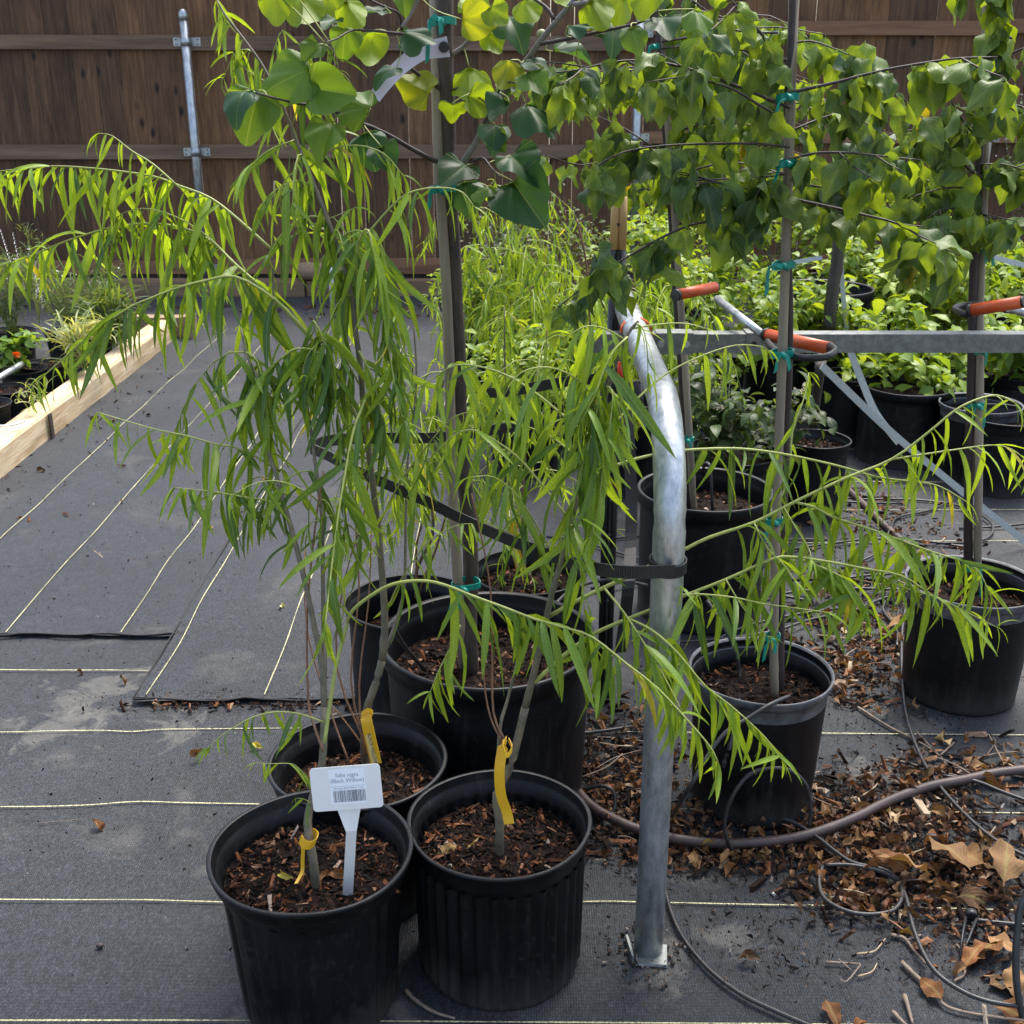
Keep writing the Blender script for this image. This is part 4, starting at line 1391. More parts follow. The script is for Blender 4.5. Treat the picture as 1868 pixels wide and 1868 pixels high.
M['tagp'] = mat_simple("tag_sticker_paper", (0.80, 0.58, 0.22), 0.5, var=0.05, bstr=0.0)
hang_tag([P(921, 1350, 1.66), P(915, 1375, 1.655), P(911, 1410, 1.65), P(914, 1450, 1.65), P(924, 1480, 1.65), (P(929, 1503, 1.645))], 0.0085,
         "long blank yellow tag on the front centre willow", False,
         [P(928, 1350, 1.67), P(934, 1365, 1.65), P(925, 1378, 1.64), P(918, 1362, 1.65), P(924, 1347, 1.67)])
hang_tag([P(664, 1298, 1.86), P(668, 1312, 1.845), P(675, 1345, 1.84), P(686, 1392, 1.84)], 0.0105,
         "yellow tag with small print on the willow behind the white label", True,
         [P(660, 1302, 1.85), P(671, 1296, 1.845), P(680, 1300, 1.86), P(670, 1308, 1.85), P(659, 1306, 1.85)])
hang_tag([P(938, 955, 2.72), P(936, 975, 2.71), P(941, 1005, 2.71), P(950, 1038, 2.71)], 0.0115,
         "yellow tag with small print in the pot behind the redbud", True,
         [P(932, 955, 2.72), P(940, 948, 2.71), P(950, 950, 2.72), P(940, 958, 2.71)])
# ring tag on the front left trunk
t = thing("yellow_tag", P(564, 1540, 1.59), "small yellow tag curled round the front left willow trunk", "plant tag", "yellow plastic plant tags")
pp = smooth_path([P(548, 1530, 1.585), P(555, 1540, 1.56), P(566, 1542, 1.55), P(576, 1535, 1.555), P(577, 1524, 1.57), P(568, 1518, 1.585)], 4)
ribbon(pp, Vector((0.003, -0.001, 0.0085)), thick=0.0006).build("tag_strip", M['tagy'], t)
pp = smooth_path([P(553, 1545, 1.56), P(552, 1570, 1.555), P(551, 1590, 1.55), P(540, 1612, 1.53)], 4)
ribbon(pp, Vector((0.0028, 0.001, 0)), thick=0.0005).build("tag_tail", M['tagy'], t)
text_obj("12345"[:0] + "WILLOW", 0.0045, t, M['ink'], P(562, 1543, 1.545), Euler((math.radians(62), -0.15, 0)).to_matrix().to_4x4()) if False else None

# ---------------------------------------------------------------- white plant label
Yl = 1.50
foot = G(632, 1632, 0.25)
YL0 = foot.y
cc = P(632, 1437, YL0 - 0.005)
lab_t = thing("plant_label", foot, "white plastic plant label with barcode standing in the front left pot", "plant label")
roll = math.radians(5)
xax = Vector((math.cos(roll), 0, math.sin(roll)))
nrm = Vector((0, -math.cos(0.25), math.sin(0.25)))
nrm = (nrm - xax * nrm.dot(xax)).normalized()
yax = nrm.cross(xax)
mt = Matrix((xax, yax, nrm)).transposed()


def on_card(u, v, w=0.0):
    return cc + xax * u + yax * v + nrm * w


sc_ = (proj(cc)[2]) / FPX      # metres per photograph pixel there
W2, H2, rc = 64.5 * sc_, 41.0 * sc_, 7 * sc_
out = []
for (sx, sy, a0) in ((1, 1, 0), (-1, 1, 90), (-1, -1, 180), (1, -1, 270)):
    for k in range(5):
        a = math.radians(a0 + 90 * k / 4)
        out.append((sx * (W2 - rc) + rc * math.cos(a), sy * (H2 - rc) + rc * math.sin(a)))
mb = MB()
n = len(out)
mb.add([on_card(u, v, 0.0008) for u, v in out] + [on_card(u, v, -0.0008) for u, v in out],
       [tuple(range(n)), tuple(range(2 * n - 1, n - 1, -1))] + [(i, n + i, n + (i + 1) % n, (i + 1) % n) for i in range(n)])
card = mb.build("label_card", M['white'], lab_t)
mb = MB()
prof = [(22, -39), (20, -46), (11, -80), (9.5, -84)]
fl = [on_card(-a * sc_, b * sc_, -0.002) for a, b in prof]
fr = [on_card(a * sc_, b * sc_, -0.002) for a, b in prof]
fl.append(foot + Vector((-9.5 * sc_, 0, -0.02))); fr.append(foot + Vector((9.5 * sc_, 0, -0.02)))
vs, fs = [], []
th = nrm * 0.003
for a, b in zip(fl, fr):
    m_ = (a + b) / 2
    vs += [a, m_ - nrm * 0.001, b, b - th, a - th]
for i in range(len(fl) - 1):
    for k in range(5):
        k2 = (k + 1) % 5
        fs.append((i * 5 + k, (i + 1) * 5 + k, (i + 1) * 5 + k2, i * 5 + k2))
mb.add(vs, fs, False)
mb.build("label_stem", M['white'], lab_t)
mb = MB()
def quad(mb, u0, v0, u1, v1, w):
    mb.add([on_card(u0 * sc_, v0 * sc_, w), on_card(u1 * sc_, v0 * sc_, w), on_card(u1 * sc_, v1 * sc_, w), on_card(u0 * sc_, v1 * sc_, w)], [(0, 1, 2, 3)])
quad(mb, -30, -30, 36, 36, 0.00105)
mb.build("sticker", M['paper'], card)
mb = MB(); quad(mb, -30, 3.4, 34, 3.9, 0.0013); mb.build("printed_rule", M['ink2'], card)
m4 = mt.to_4x4()
text_obj("Salix nigra", 10.5 * sc_, card, M['ink2'], on_card(3 * sc_, 24.5 * sc_, 0.0013), m4)
text_obj("(Black Willow)", 10.5 * sc_, card, M['ink2'], on_card(3 * sc_, 14.0 * sc_, 0.0013), m4)
text_obj("Salix nigra (Black Willow) - 7 gal", 4.2 * sc_, card, M['ink2'], on_card(4 * sc_, 0.0 * sc_, 0.0013), m4) 
mb = MB()
u = -25.0
rb_ = random.Random(3)
while u < 34:
    w_ = rb_.choice([0.55, 0.55, 0.9, 1.4])
    quad(mb, u, -26, u + w_, -4, 0.0013)
    u += w_ + rb_.choice([0.6, 0.8, 1.3])
mb.build("barcode", M['ink'], card)

# ---------------------------------------------------------------- leaves
def leaf_mesh(name, prof, nseg, pitch0, pitch1, bend, fold, mat, twist=0.0, sway=0.0, wave=0.0, seed=0, wavek=3.0, cols=3, petiole=0.0, serr=0.0):
    """Unit-long leaf starting along +X and bending down; prof(s)->half width."""
    rr = random.Random(seed)
    vs, uv, fs = [], [], []
    p = Vector((0, 0, 0))
    yaw = 0.0
    ph1, ph2 = rr.uniform(0, 6.3), rr.uniform(0, 6.3)
    if petiole > 0:
        pass
    for i in range(nseg + 1):
        s = i / nseg
        pit = math.radians(pitch0 + (pitch1 - pitch0) * (s ** bend))
        yaw = sway * math.sin(s * 2.6 + ph1)
        d = Vector((math.cos(pit) * math.cos(yaw), math.cos(pit) * math.sin(yaw), math.sin(pit)))
        if i:
            p = p + d / nseg
        side = Vector((-math.sin(yaw), math.cos(yaw), 0))
        nrm = d.cross(side).normalized()
        tw = twist * s
        side2 = side * math.cos(tw) + nrm * math.sin(tw)
        nrm2 = d.cross(side2).normalized()
        w = prof(s)
        for k in range(cols):
            q = -1 + 2 * k / (cols - 1)
            ww = w * q
            if serr and abs(q) == 1:
                ww *= 1 + serr * (1 if i % 2 else -1)
            h = fold * w * abs(q) + wave * w * math.sin(s * wavek * 6.3 + ph2 + (2.5 if q > 0 else 0)) * abs(q)
            vs.append(p + side2 * ww + nrm2 * h)
            uv.append((0.5 + q * 0.5, s))
    for i in range(nseg):
        for k in range(cols - 1):
            a = i * cols + k
            fs.append((a, a + 1, a + cols + 1, a + cols))
    me = bpy.data.meshes.new(name)
    me.from_pydata([tuple(v) for v in vs], [], fs)
    me.materials.append(mat)
    ul = me.uv_layers.new(name="UVMap")
    li = 0
    for f in fs:
        for vi in f:
            ul.data[li].uv = uv[vi]
            li += 1
    me.polygons.foreach_set("use_smooth", [True] * len(fs))
    me.update()
    return {"me": me, "v": np.array([tuple(v) for v in vs]), "f": fs, "uv": uv}


def willow_prof(s):
    return 0.0475 * max(0.0, (math.sin(math.pi * min(1, (0.03 + s * 0.97)) ** 0.75)) ** 0.75) * (1.0 if s < 0.97 else 0.1) + 0.003 * (1 - s)


def plum_prof(s):
    if s < 0.12:
        return 0.012
    t = (s - 0.12) / 0.88
    return 0.28 * (math.sin(math.pi * t ** 0.66)) ** 0.95 * (1 - 0.18 * t) + 0.003


def ovate_prof(s):
    if s < 0.08:
        return 0.012
    t = (s - 0.08) / 0.92
    return 0.235 * (math.sin(math.pi * t ** 0.80)) ** 0.9 + 0.003


def strap_prof(s):
    return 0.035 * (1 - s ** 3) + 0.002


RW = random.Random(11)
WILLOW = []
for k in range(16):
    p0 = RW.uniform(-55, 20)
    p1 = RW.uniform(-102, -80)
    WILLOW.append(leaf_mesh("willow_leaf", willow_prof, 8, p0, p1, RW.uniform(0.18, 0.5), RW.uniform(0.25, 0.6), M['willow'], RW.uniform(-1.4, 1.4), RW.uniform(-0.35, 0.35), 0.12, k))
for k in range(5):   # stiffer leaves that stand away from the twig
    WILLOW.append(leaf_mesh("willow_leaf", willow_prof, 8, RW.uniform(-10, 30), RW.uniform(-75, -35), 1.0, 0.4, M['willow'], RW.uniform(-0.7, 0.7), RW.uniform(-0.3, 0.3), 0.1, 30 + k))
PLUM = []
for k in range(14):
    PLUM.append(leaf_mesh("plum_leaf", plum_prof, 10, RW.uniform(-60, -5), RW.uniform(-112, -80), RW.uniform(0.3, 0.7), RW.uniform(-0.75, 0.5), M['plum'], RW.uniform(-0.9, 0.9), RW.uniform(-0.4, 0.4), 0.42, 60 + k, 1.6, 5, serr=0.025))
SHRUB = []
for k in range(10):
    SHRUB.append(leaf_mesh("shrub_leaf", ovate_prof, 5, RW.uniform(10, 50), RW.uniform(-60, 0), 1.0, RW.uniform(0.1, 0.45), M['shrub'], RW.uniform(-0.5, 0.5), RW.uniform(-0.3, 0.3), 0.1, 90 + k, 2, 3))
for k in range(4):
    SHRUB.append(leaf_mesh("shrub_leaf", ovate_prof, 5, RW.uniform(-20, 10), RW.uniform(-85, -60), 0.7, RW.uniform(0.1, 0.45), M['shrub'], RW.uniform(-0.5, 0.5), 0.2, 0.1, 110 + k, 2, 3))
STRAP = []
for k in range(6):
    STRAP.append(leaf_mesh("strap_leaf", strap_prof, 6, RW.uniform(45, 80), RW.uniform(-50, 10), 1.2, 0.5, M['shrub'], RW.uniform(-0.5, 0.5), 0.3, 0.05, 130 + k))
DRY = []
for k in range(10):
    DRY.append(leaf_mesh("dry_leaf", lambda s: plum_prof(s) * 0.80, 12, RW.uniform(0, 48), RW.uniform(-95, 5), 1.0, RW.uniform(-0.4, 1.5), M['dry'], RW.uniform(-2.0, 2.0), RW.uniform(-0.8, 0.8), 0.55, 150 + k, 1.6, 5, serr=0.05))

DRYBIG = []
for k in range(7):
    DRYBIG.append(leaf_mesh("broad_dry_leaf", lambda s: plum_prof(s) * 0.95, 14, RW.uniform(0, 35), RW.uniform(-55, -5), 1.0, RW.uniform(-0.1, 0.45), M['dry'], RW.uniform(-0.9, 0.9), RW.uniform(-0.5, 0.5), 0.34, 250 + k, 2.2, 7, serr=0.05))


def heart_mesh(name, seed, fold, cup, rip):
    """Heart-shaped redbud leaf: stalk joint at origin, tip at +X, fan of rings; folded along the midrib."""
    rr = random.Random(seed)
    out = []
    n = 32
    for k in range(n):
        a = 2 * math.pi * k / n
        # heart outline in polar form round (0.42,0)
        c, s = math.cos(a), math.sin(a)
        x = 0.45 + 0.51 * c
        y = 0.55 * s * (1 - 0.06 * c)
        if c > 0.86:
            x += 0.19 * (c - 0.86) / 0.14
        if c < -0.72:
            x += 0.20 * ((-c - 0.72) / 0.28) ** 1.3
        out.append((x, y))
    vs = [Vector((0.10, 0, 0))]
    uv = [(0.5, 0.1)]
    rings = 4
    ph = rr.uniform(0, 6.3)
    for i in range(1, rings + 1):
        q = i / rings
        for k, (x, y) in enumerate(out):
            X_, Y_ = 0.10 + (x - 0.10) * q, y * q
            r2 = math.hypot(X_ - 0.35, Y_)
            z = fold * abs(Y_) - cup * r2 * r2 + rip * q * q * (math.sin(2 * math.pi * k / n * 4 + ph) * 0.13 + math.sin(2 * math.pi * k / n * 9 + ph * 2) * 0.03) + rip * 0.012 * q * math.sin(k * 2.3 + ph)
            vs.append(Vector((X_, Y_, z)))
            uv.append((0.5 + Y_ * 0.9, X_))
    fs = [(0, 1 + k, 1 + (k + 1) % n) for k in range(n)]
    for i in range(rings - 1):
        for k in range(n):
            a, b = 1 + i * n + k, 1 + i * n + (k + 1) % n
            fs.append((a, a + n, b + n, b))
    me = bpy.data.meshes.new(name)
    me.from_pydata([tuple(v) for v in vs], [], fs)
    me.materials.append(M['redbud'])
    ul = me.uv_layers.new(name="UVMap")
    li = 0
    for f in fs:
        for vi in f:
            ul.data[li].uv = uv[vi]
            li += 1
    me.polygons.foreach_set("use_smooth", [True] * len(fs))
    me.update()
    return me


HEART = [heart_mesh("heart_leaf", 5 + k, f, c, r) for k, (f, c, r) in enumerate([(0.25, 0.1, 0.5), (0.55, 0.3, 0.7), (0.1, 0.5, 0.8), (0.9, 0.1, 0.6), (-0.3, 0.3, 0.9), (0.35, 0.7, 0.4)])]


class Plant:
    """One plant: an Empty that holds trunk, branches and leaves. Leaves past the cap are joined into one part."""

    def __init__(self, name, base, label, cat, group, leafset, leafmat_m, leafname, cap=290):
        self.root = thing(name, base, label, cat, group)
        self.base = Vector(base)
        self.leaves = []
        self.set, self.mm, self.ln, self.cap = leafset, leafmat_m, leafname, cap

    def wood(self, pts, r0, r1, mat, name="branch", n=6, step=3, raw=False):
        pp = pts if raw else smooth_path(pts, step)
        m = len(pp)
        rad = [r0 + (r1 - r0) * (i / (m - 1)) for i in range(m)]
        mb = MB(); mb.tube(pp, rad, n)
        mb.build(name, mat, self.root, self.base)
        return pp

    def leaf(self, p, az, size, col, var=None, roll=0.0, tilt=0.0):
        k = var if var is not None else R.randrange(len(self.set))
        self.leaves.append((k, Vector(p), az, size, col, roll, tilt))

    def finish(self):
        sc = []
        for L_ in self.leaves:
            u, v, w = proj(L_[1])
            inside = -60 < u < 1930 and -120 < v < 1930
            sc.append((L_[3] / w * 1000 if inside else 0.0, L_))
        sc.sort(key=lambda q: -q[0])
        single = [q[1] for q in sc[:self.cap]]
        rest = [q[1] for q in sc[self.cap:]]
        for (k, p, az, s, c, roll, tilt) in single:
            o = bpy.data.objects.new(self.ln, self.set[k]["me"])
            COL.objects.link(o)
            o.parent = self.root
            o.location = p - self.base
            o.rotation_euler = Euler((roll, tilt, az))
            o.scale = (s, s, s)
            o.color = (*c, 1)
        if rest:
            V, F, U, C = [], [], [], []
            n = 0
            for (k, p, az, s, c, roll, tilt) in rest:
                d = self.set[k]
                m = np.array(Euler((roll, tilt, az)).to_matrix()) * s
                v = d["v"] @ m.T + np.array(p - self.base)
                V.append(v)
                for f in d["f"]:
                    F.append(tuple(i + n for i in f))
                    for i in f:
                        U.append(d["uv"][i])
                C.append(np.tile(np.array([*c, 1.0]), (len(v), 1)))
                n += len(v)
            V = np.concatenate(V); C = np.concatenate(C)
            me = bpy.data.meshes.new(self.ln + "_mass")
            me.from_pydata(V.tolist(), [], F)
            me.materials.append(self.mm)
            ul = me.uv_layers.new(name="UVMap")
            ul.data.foreach_set("uv", np.array(U, dtype=np.float32).ravel())
            at = me.color_attributes.new(name="tint", type='FLOAT_COLOR', domain='POINT')
            at.data.foreach_set("color", C.astype(np.float32).ravel())
            me.polygons.foreach_set("use_smooth", [True] * len(F))
            me.update()
            link("foliage", me, self.root, self.base, "stuff")


def lerp3(a, b, t):
    return tuple(a[i] + (b[i] - a[i]) * t for i in range(3))


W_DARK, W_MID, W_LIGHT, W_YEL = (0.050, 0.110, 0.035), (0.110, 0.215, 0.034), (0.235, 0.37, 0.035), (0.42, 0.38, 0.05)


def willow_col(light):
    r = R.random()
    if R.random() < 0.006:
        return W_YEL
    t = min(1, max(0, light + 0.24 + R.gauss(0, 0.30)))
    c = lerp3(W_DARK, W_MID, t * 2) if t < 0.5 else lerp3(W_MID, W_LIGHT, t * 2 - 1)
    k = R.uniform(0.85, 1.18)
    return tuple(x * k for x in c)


def dress(pl, pp, t0, t1, spacing, size, light, hang=1.0, both=True, taper=True, maxtilt=0.5, skip=0.0, stiff=False):
    """Set leaves alternately along a twig."""
    L_ = [0]
    for i in range(1, len(pp)):
        L_.append(L_[-1] + (pp[i] - pp[i - 1]).length)
    tot = L_[-1]
    s = tot * t0
    side = 1
    while s < tot * t1:
        i = 1
        while i < len(L_) - 1 and L_[i] < s:
            i += 1
        q = (s - L_[i - 1]) / max(1e-6, L_[i] - L_[i - 1])
        p = pp[i - 1].lerp(pp[i], q)
        d = (pp[i] - pp[i - 1]).normalized()
        az0 = math.atan2(d.y, d.x) if math.hypot(d.x, d.y) > 0.15 else R.uniform(0, 6.3)
        az = az0 + side * R.uniform(0.1, 1.7) * hang + R.gauss(0, 0.4)
        f = s / tot
        sz = size * R.choice((0.6, 0.85, 1.0, 1.1, 1.2, 1.35)) * R.uniform(0.92, 1.08)
        if taper:
            sz *= (1.0 - 0.45 * max(0, f - 0.55) / 0.45)
        if R.random() > skip:
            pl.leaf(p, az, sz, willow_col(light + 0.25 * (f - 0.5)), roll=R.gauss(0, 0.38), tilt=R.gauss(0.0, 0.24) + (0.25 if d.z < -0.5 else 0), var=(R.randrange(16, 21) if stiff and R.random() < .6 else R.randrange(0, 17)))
        side = -side
        s += spacing * 1.07 * R.choice((0.35, 0.8, 1.0, 1.2, 1.7))
    # terminal tuft
    for k in range(3):
        d = (pp[-1] - pp[-2]).normalized()
        pl.leaf(pp[-1], math.atan2(d.y, d.x) + R.gauss(0, 0.5), size * R.uniform(0.35, 0.6), willow_col(light + 0.4), tilt=R.gauss(0, 0.3), roll=R.gauss(0, 0.4))


def sub_twigs(pl, pp, n, length, size, light, mat, t0=0.2, t1=0.9, spacing=0.016, r=0.0016, droop=1.0):
    for _ in range(n):
        t = R.uniform(t0, t1)
        i = min(len(pp) - 2, int(t * (len(pp) - 1)))
        p = pp[i]
        d = (pp[i + 1] - pp[i]).normalized()
        az = R.uniform(0, 6.3) if abs(d.z) > 0.6 else math.atan2(d.y, d.x) + R.choice((-1, 1)) * R.uniform(0.3, 1.1)
        l = length * R.uniform(0.5, 1.2)
        up = R.uniform(0.1, 0.75)
        pts = []
        for k in range(6):
            q = k / 5
            pts.append(p + Vector((math.cos(az) * l * q * 0.8, math.sin(az) * l * q * 0.8, l * (up * q - droop * 0.95 * q * q))))
        pq = pl.wood(pts, r, r * 0.45, mat, "twig", 4, 1)
        dress(pl, pq, 0.15, 0.98, spacing, size, light)


def tr(pp, Y0, Y1=None):
    """Trace points (photo columns and rows) laid out in depth from Y0 to Y1."""
    Y1 = Y0 if Y1 is None else Y1
    n = len(pp)
    return [P(q[0], q[1], q[2] if len(q) > 2 else Y0 + (Y1 - Y0) * i / (n - 1)) for i, q in enumerate(pp)]


# ================= willow in the front left pot
base = G(578, 1618, 0.247)
w1 = Plant("willow_sapling", base, "slender willow in the front left pot with the white label", "willow sapling", "potted weeping willow saplings", WILLOW, M['willow_m'], "leaf", 295)
w1.wood([base - Vector((0, 0, .02)), P(570, 1560, base.y + .0), P(561, 1500, 1.58), P(572, 1450, 1.60), P(588, 1390, 1.62), P(592, 1290, 1.66)], 0.0075, 0.0058, M['bark_w'], "trunk", 10)
stB = w1.wood(tr([(592, 1300), (588, 1220), (575, 1150), (556, 1060), (541, 1000), (527, 949), (504, 866), (485, 805), (478, 713), (461, 673), (449, 642), (440, 600)], 1.66, 1.95), 0.0055, 0.0018, M['bark_w'], "stem", 8)
stA = w1.wood(tr([(591, 1300), (592, 1200), (590, 1130), (588, 960), (584, 913), (574, 838), (565, 772), (551, 701), (527, 624), (501, 560), (497, 460), (500, 330)], 1.66, 2.05), 0.0042, 0.0014, M['bark_w'], "stem", 7)
w1.wood(tr([(590, 1370), (572, 1320), (562, 1270), (560, 1120), (575, 960), (590, 860)], 1.62, 1.8), 0.0026, 0.0014, M['twig_b'], "stem", 5)
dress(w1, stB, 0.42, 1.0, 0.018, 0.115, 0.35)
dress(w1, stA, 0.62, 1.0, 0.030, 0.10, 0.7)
LW = [
    # left arches, high
    ([(497, 457), (440, 405), (385, 362), (330, 340), (280, 322), (200, 310), (110, 303), (66, 306), (0, 312), (-60, 325)], 2.03, 2.15, 0.0026, 0.115, 0.80, 0.0085, .17),
    ([(330, 345), (280, 300), (240, 275), (205, 248), (180, 243)], 2.06, 2.1, 0.0018, 0.085, 0.95, 0.013, .1),
    ([(664, 770), (625, 700), (590, 648), (560, 612), (500, 545), (430, 483), (385, 440), (330, 415), (262, 408), (195, 417), (125, 438), (60, 465), (-10, 490), (-60, 515)], 1.93, 2.18, 0.0034, 0.128, 0.65, 0.0078, .30),
    ([(425, 480), (380, 432), (320, 395), (260, 380), (215, 395), (190, 430)], 2.0, 2.1, 0.0016, 0.095, 0.75, 0.012, .2),
    ([(668, 800), (628, 715), (592, 655), (561, 608), (500, 545), (430, 505), (375, 512), (330, 523), (285, 540), (241, 558), (200, 585), (161, 614), (125, 645), (95, 672), (61, 702)], 1.92, 1.90, 0.0030, 0.118, 0.40, 0.0075, .36),
    ([(511, 860), (470, 835), (425, 815), (400, 812), (340, 795), (290, 785), (230, 768), (178, 752)], 1.86, 1.80, 0.0022, 0.105, 0.45, 0.009, .2),
    ([(527, 925), (480, 912), (440, 906), (390, 897), (350, 893), (318, 889)], 1.80, 1.74, 0.0018, 0.100, 0.35, 0.008, .1),
    ([(640, 735), (610, 670), (586, 642), (541, 636), (513, 654), (478, 692), (450, 740), (435, 790)], 1.9, 1.84, 0.0020, 0.115, 0.35, 0.010, .1),
    ([(449, 642), (470, 660), (484, 720), (492, 790)], 1.88, 1.85, 0.0018, 0.12, 0.45, 0.009, .0),
    ([(592, 655), (575, 600), (572, 585), (588, 614), (605, 673), (614, 740), (622, 800)], 1.9, 1.85, 0.0018, 0.11, 0.45, 0.011, .05),
    ([(586, 925), (570, 905), (520, 880), (470, 880), (420, 905)], 1.78, 1.70, 0.0015, 0.10, 0.25, 0.013, .2),
    ([(497, 457), (560, 415), (610, 395), (650, 378)], 2.04, 2.0, 0.0016, 0.09, 0.85, 0.014, .3),
    ([(475, 690), (440, 655), (420, 640), (408, 660)], 1.9, 1.88, 0.0016, 0.11, 0.5, 0.010, .0),
    # the long bough that bows low to the right across the pots
    ([(592, 1355, 1.62), (600, 1300, 1.64), (612, 1220, 1.66), (632, 1142, 1.68), (645, 1112, 1.68), (690, 1078, 1.68), (731, 1062, 1.67), (780, 1060, 1.66), (820, 1070, 1.65), (862, 1087, 1.64), (920, 1108, 1.62), (975, 1129, 1.60), (1030, 1145, 1.59), (1080, 1162, 1.58), (1143, 1211, 1.55), (1200, 1256, 1.53), (1256, 1316, 1.51), (1295, 1362, 1.50), (1310, 1392, 1.50)], 1, 1, 0.0036, 0.118, 0.60, 0.0095, .44),
    # low sprigs near the rim
    ([(592, 1318), (545, 1302), (500, 1299), (462, 1308), (432, 1324), (400, 1345), (380, 1365)], 1.64, 1.60, 0.0016, 0.062, 0.60, 0.010, .2),
    ([(566, 1440), (560, 1420), (545, 1402), (530, 1393), (500, 1393), (465, 1392)], 1.58, 1.56, 0.0013, 0.050, 0.75, 0.011, .1),
    ([(566, 1465), (555, 1458), (540, 1456)], 1.575, 1.56, 0.001, 0.03, 0.5, 0.008, .1),
]
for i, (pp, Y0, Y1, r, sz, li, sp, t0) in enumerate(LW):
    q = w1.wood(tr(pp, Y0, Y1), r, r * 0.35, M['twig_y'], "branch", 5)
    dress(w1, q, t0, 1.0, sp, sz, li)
sub_twigs(w1, stB, 3, 0.16, 0.105, 0.35, M['twig_y'], 0.45, 0.97, 0.015)
sub_twigs(w1, stA, 3, 0.14, 0.10, 0.45, M['twig_y'], 0.35, 0.75, 0.016)
w1.finish()

# ================= willow in the pot behind it (tall leader that arches to the top)
base = G(668, 1400, 0.212)
w3 = Plant("willow_sapling", base, "tallest willow, rising from the pot behind the white label", "willow sapling", "potted weeping willow saplings", WILLOW, M['willow_m'], "leaf", 295)
w3.wood([base - Vector((0, 0, .02)), P(664, 1360, base.y), P(668, 1300, 1.87), P(686, 1245, 1.87), P(697, 1205, 1.88)], 0.0078, 0.0068, M['bark_w'], "trunk", 10)
ld = w3.wood(tr([(697, 1205), (702, 1140), (698, 1060), (690, 970), (676, 850), (664, 750), (657, 665), (648, 600), (642, 540), (630, 495), (618, 455), (590, 380), (564, 315), (540, 255), (518, 199), (496, 152), (475, 113), (440, 65), (411, 27), (396, 0)], 1.88, 2.10), 0.0066, 0.0012, M['bark_w'], "stem", 8)
st2 = w3.wood(tr([(699, 1200), (735, 1090), (740, 960), (744, 840), (760, 700), (752, 560)], 1.9, 2.15), 0.0035, 0.0014, M['bark_w'], "stem", 6)
for pp, a, b in (([(668, 1375), (640, 1240), (655, 1080), (648, 940), (655, 800)], 1.88, 2.0), ([(672, 1370), (615, 1220), (628, 1060), (668, 920), (672, 780)], 1.9, 2.0),
                 ([(664, 1390), (655, 1250), (672, 1100), (678, 960)], 1.92, 2.02), ([(640, 1400), (600, 1290), (560, 1150), (556, 1000)], 1.9, 2.05), ([(690, 1400), (640, 1330), (600, 1280)], 1.95, 1.95)):
    w3.wood(tr(pp, a, b), 0.0022, 0.0012, M['twig_b'], "stem", 5)
dress(w3, ld, 0.56, 1.0, 0.0105, 0.115, 0.5, skip=0.1)
LW = [
    ([(690, 640), (668, 590), (650, 500), (655, 440), (672, 420), (684, 480), (698, 560), (710, 640), (722, 710), (736, 770)], 1.98, 1.82, 0.0028, 0.120, 0.40, 0.0095, .32),
    ([(660, 740), (672, 712), (660, 745), (645, 784), (631, 855), (619, 928), (608, 1010), (600, 1080), (592, 1150)], 1.92, 1.60, 0.0030, 0.125, 0.42, 0.0095, .12),
    ([(700, 580), (718, 640), (734, 720), (742, 780)], 1.88, 1.84, 0.0022, 0.115, 0.5, 0.011, .0),
    ([(655, 640), (680, 690), (700, 780), (706, 860)], 1.9, 1.84, 0.0022, 0.12, 0.35, 0.010, .1),
    ([(628, 480), (680, 415), (730, 362), (770, 345), (815, 343), (845, 352), (866, 378)], 2.0, 1.92, 0.0022, 0.105, 0.45, 0.012, .22),
    ([(560, 310), (600, 275), (650, 265), (700, 280), (735, 320)], 2.05, 2.0, 0.0018, 0.105, 0.55, 0.011, .15),
    ([(540, 255), (500, 270), (470, 290), (440, 330)], 2.06, 2.0, 0.0016, 0.10, 0.4, 0.012, .1),
    ([(510, 190), (540, 130), (560, 95), (585, 80), (610, 95), (618, 130)], 2.08, 2.05, 0.0016, 0.085, 0.75, 0.012, .2),
    ([(490, 140), (495, 110), (505, 75), (515, 55)], 2.08, 2.05, 0.0014, 0.07, 0.8, 0.013, .2),
    ([(600, 400), (560, 395), (520, 420), (490, 465)], 2.03, 1.97, 0.0018, 0.11, 0.35, 0.012, .1),
    ([(575, 340), (540, 330), (505, 345), (470, 380)], 2.03, 1.97, 0.0016, 0.105, 0.4, 0.012, .1),
    ([(612, 440), (650, 420), (690, 440), (715, 500), (722, 570)], 2.0, 1.93, 0.0018, 0.115, 0.35, 0.010, .1),
    ([(655, 700), (620, 640), (590, 620), (560, 650), (548, 700)], 1.92, 1.86, 0.0018, 0.11, 0.35, 0.011, .15),
    ([(690, 960), (730, 880), (790, 800), (830, 760), (870, 750)], 1.95, 1.85, 0.0020, 0.10, 0.45, 0.012, .25),
    ([(696, 1020), (640, 960), (600, 940), (560, 960)], 1.85, 1.75, 0.0016, 0.105, 0.3, 0.013, .2),
    ([(700, 1130), (730, 1060), (780, 990), (830, 960), (860, 955)], 1.9, 1.8, 0.0018, 0.085, 0.35, 0.014, .3),
    # tips at the left of the leader's hook
    ([(500, 160), (470, 140), (440, 120), (425, 95)], 2.08, 2.08, 0.0014, 0.09, 0.85, 0.010, .2),
]
for i, (pp, Y0, Y1, r, sz, li, sp, t0) in enumerate(LW):
    q = w3.wood(tr(pp, Y0, Y1), r, r * 0.35, M['twig_y'], "branch", 5)
    dress(w3, q, t0, 1.0, sp, sz, li)
sub_twigs(w3, ld, 9, 0.15, 0.105, 0.42, M['twig_y'], 0.42, 0.95, 0.015)
sub_twigs(w3, st2, 4, 0.14, 0.10, 0.35, M['twig_y'], 0.45, 1.0, 0.016)
w3.finish()

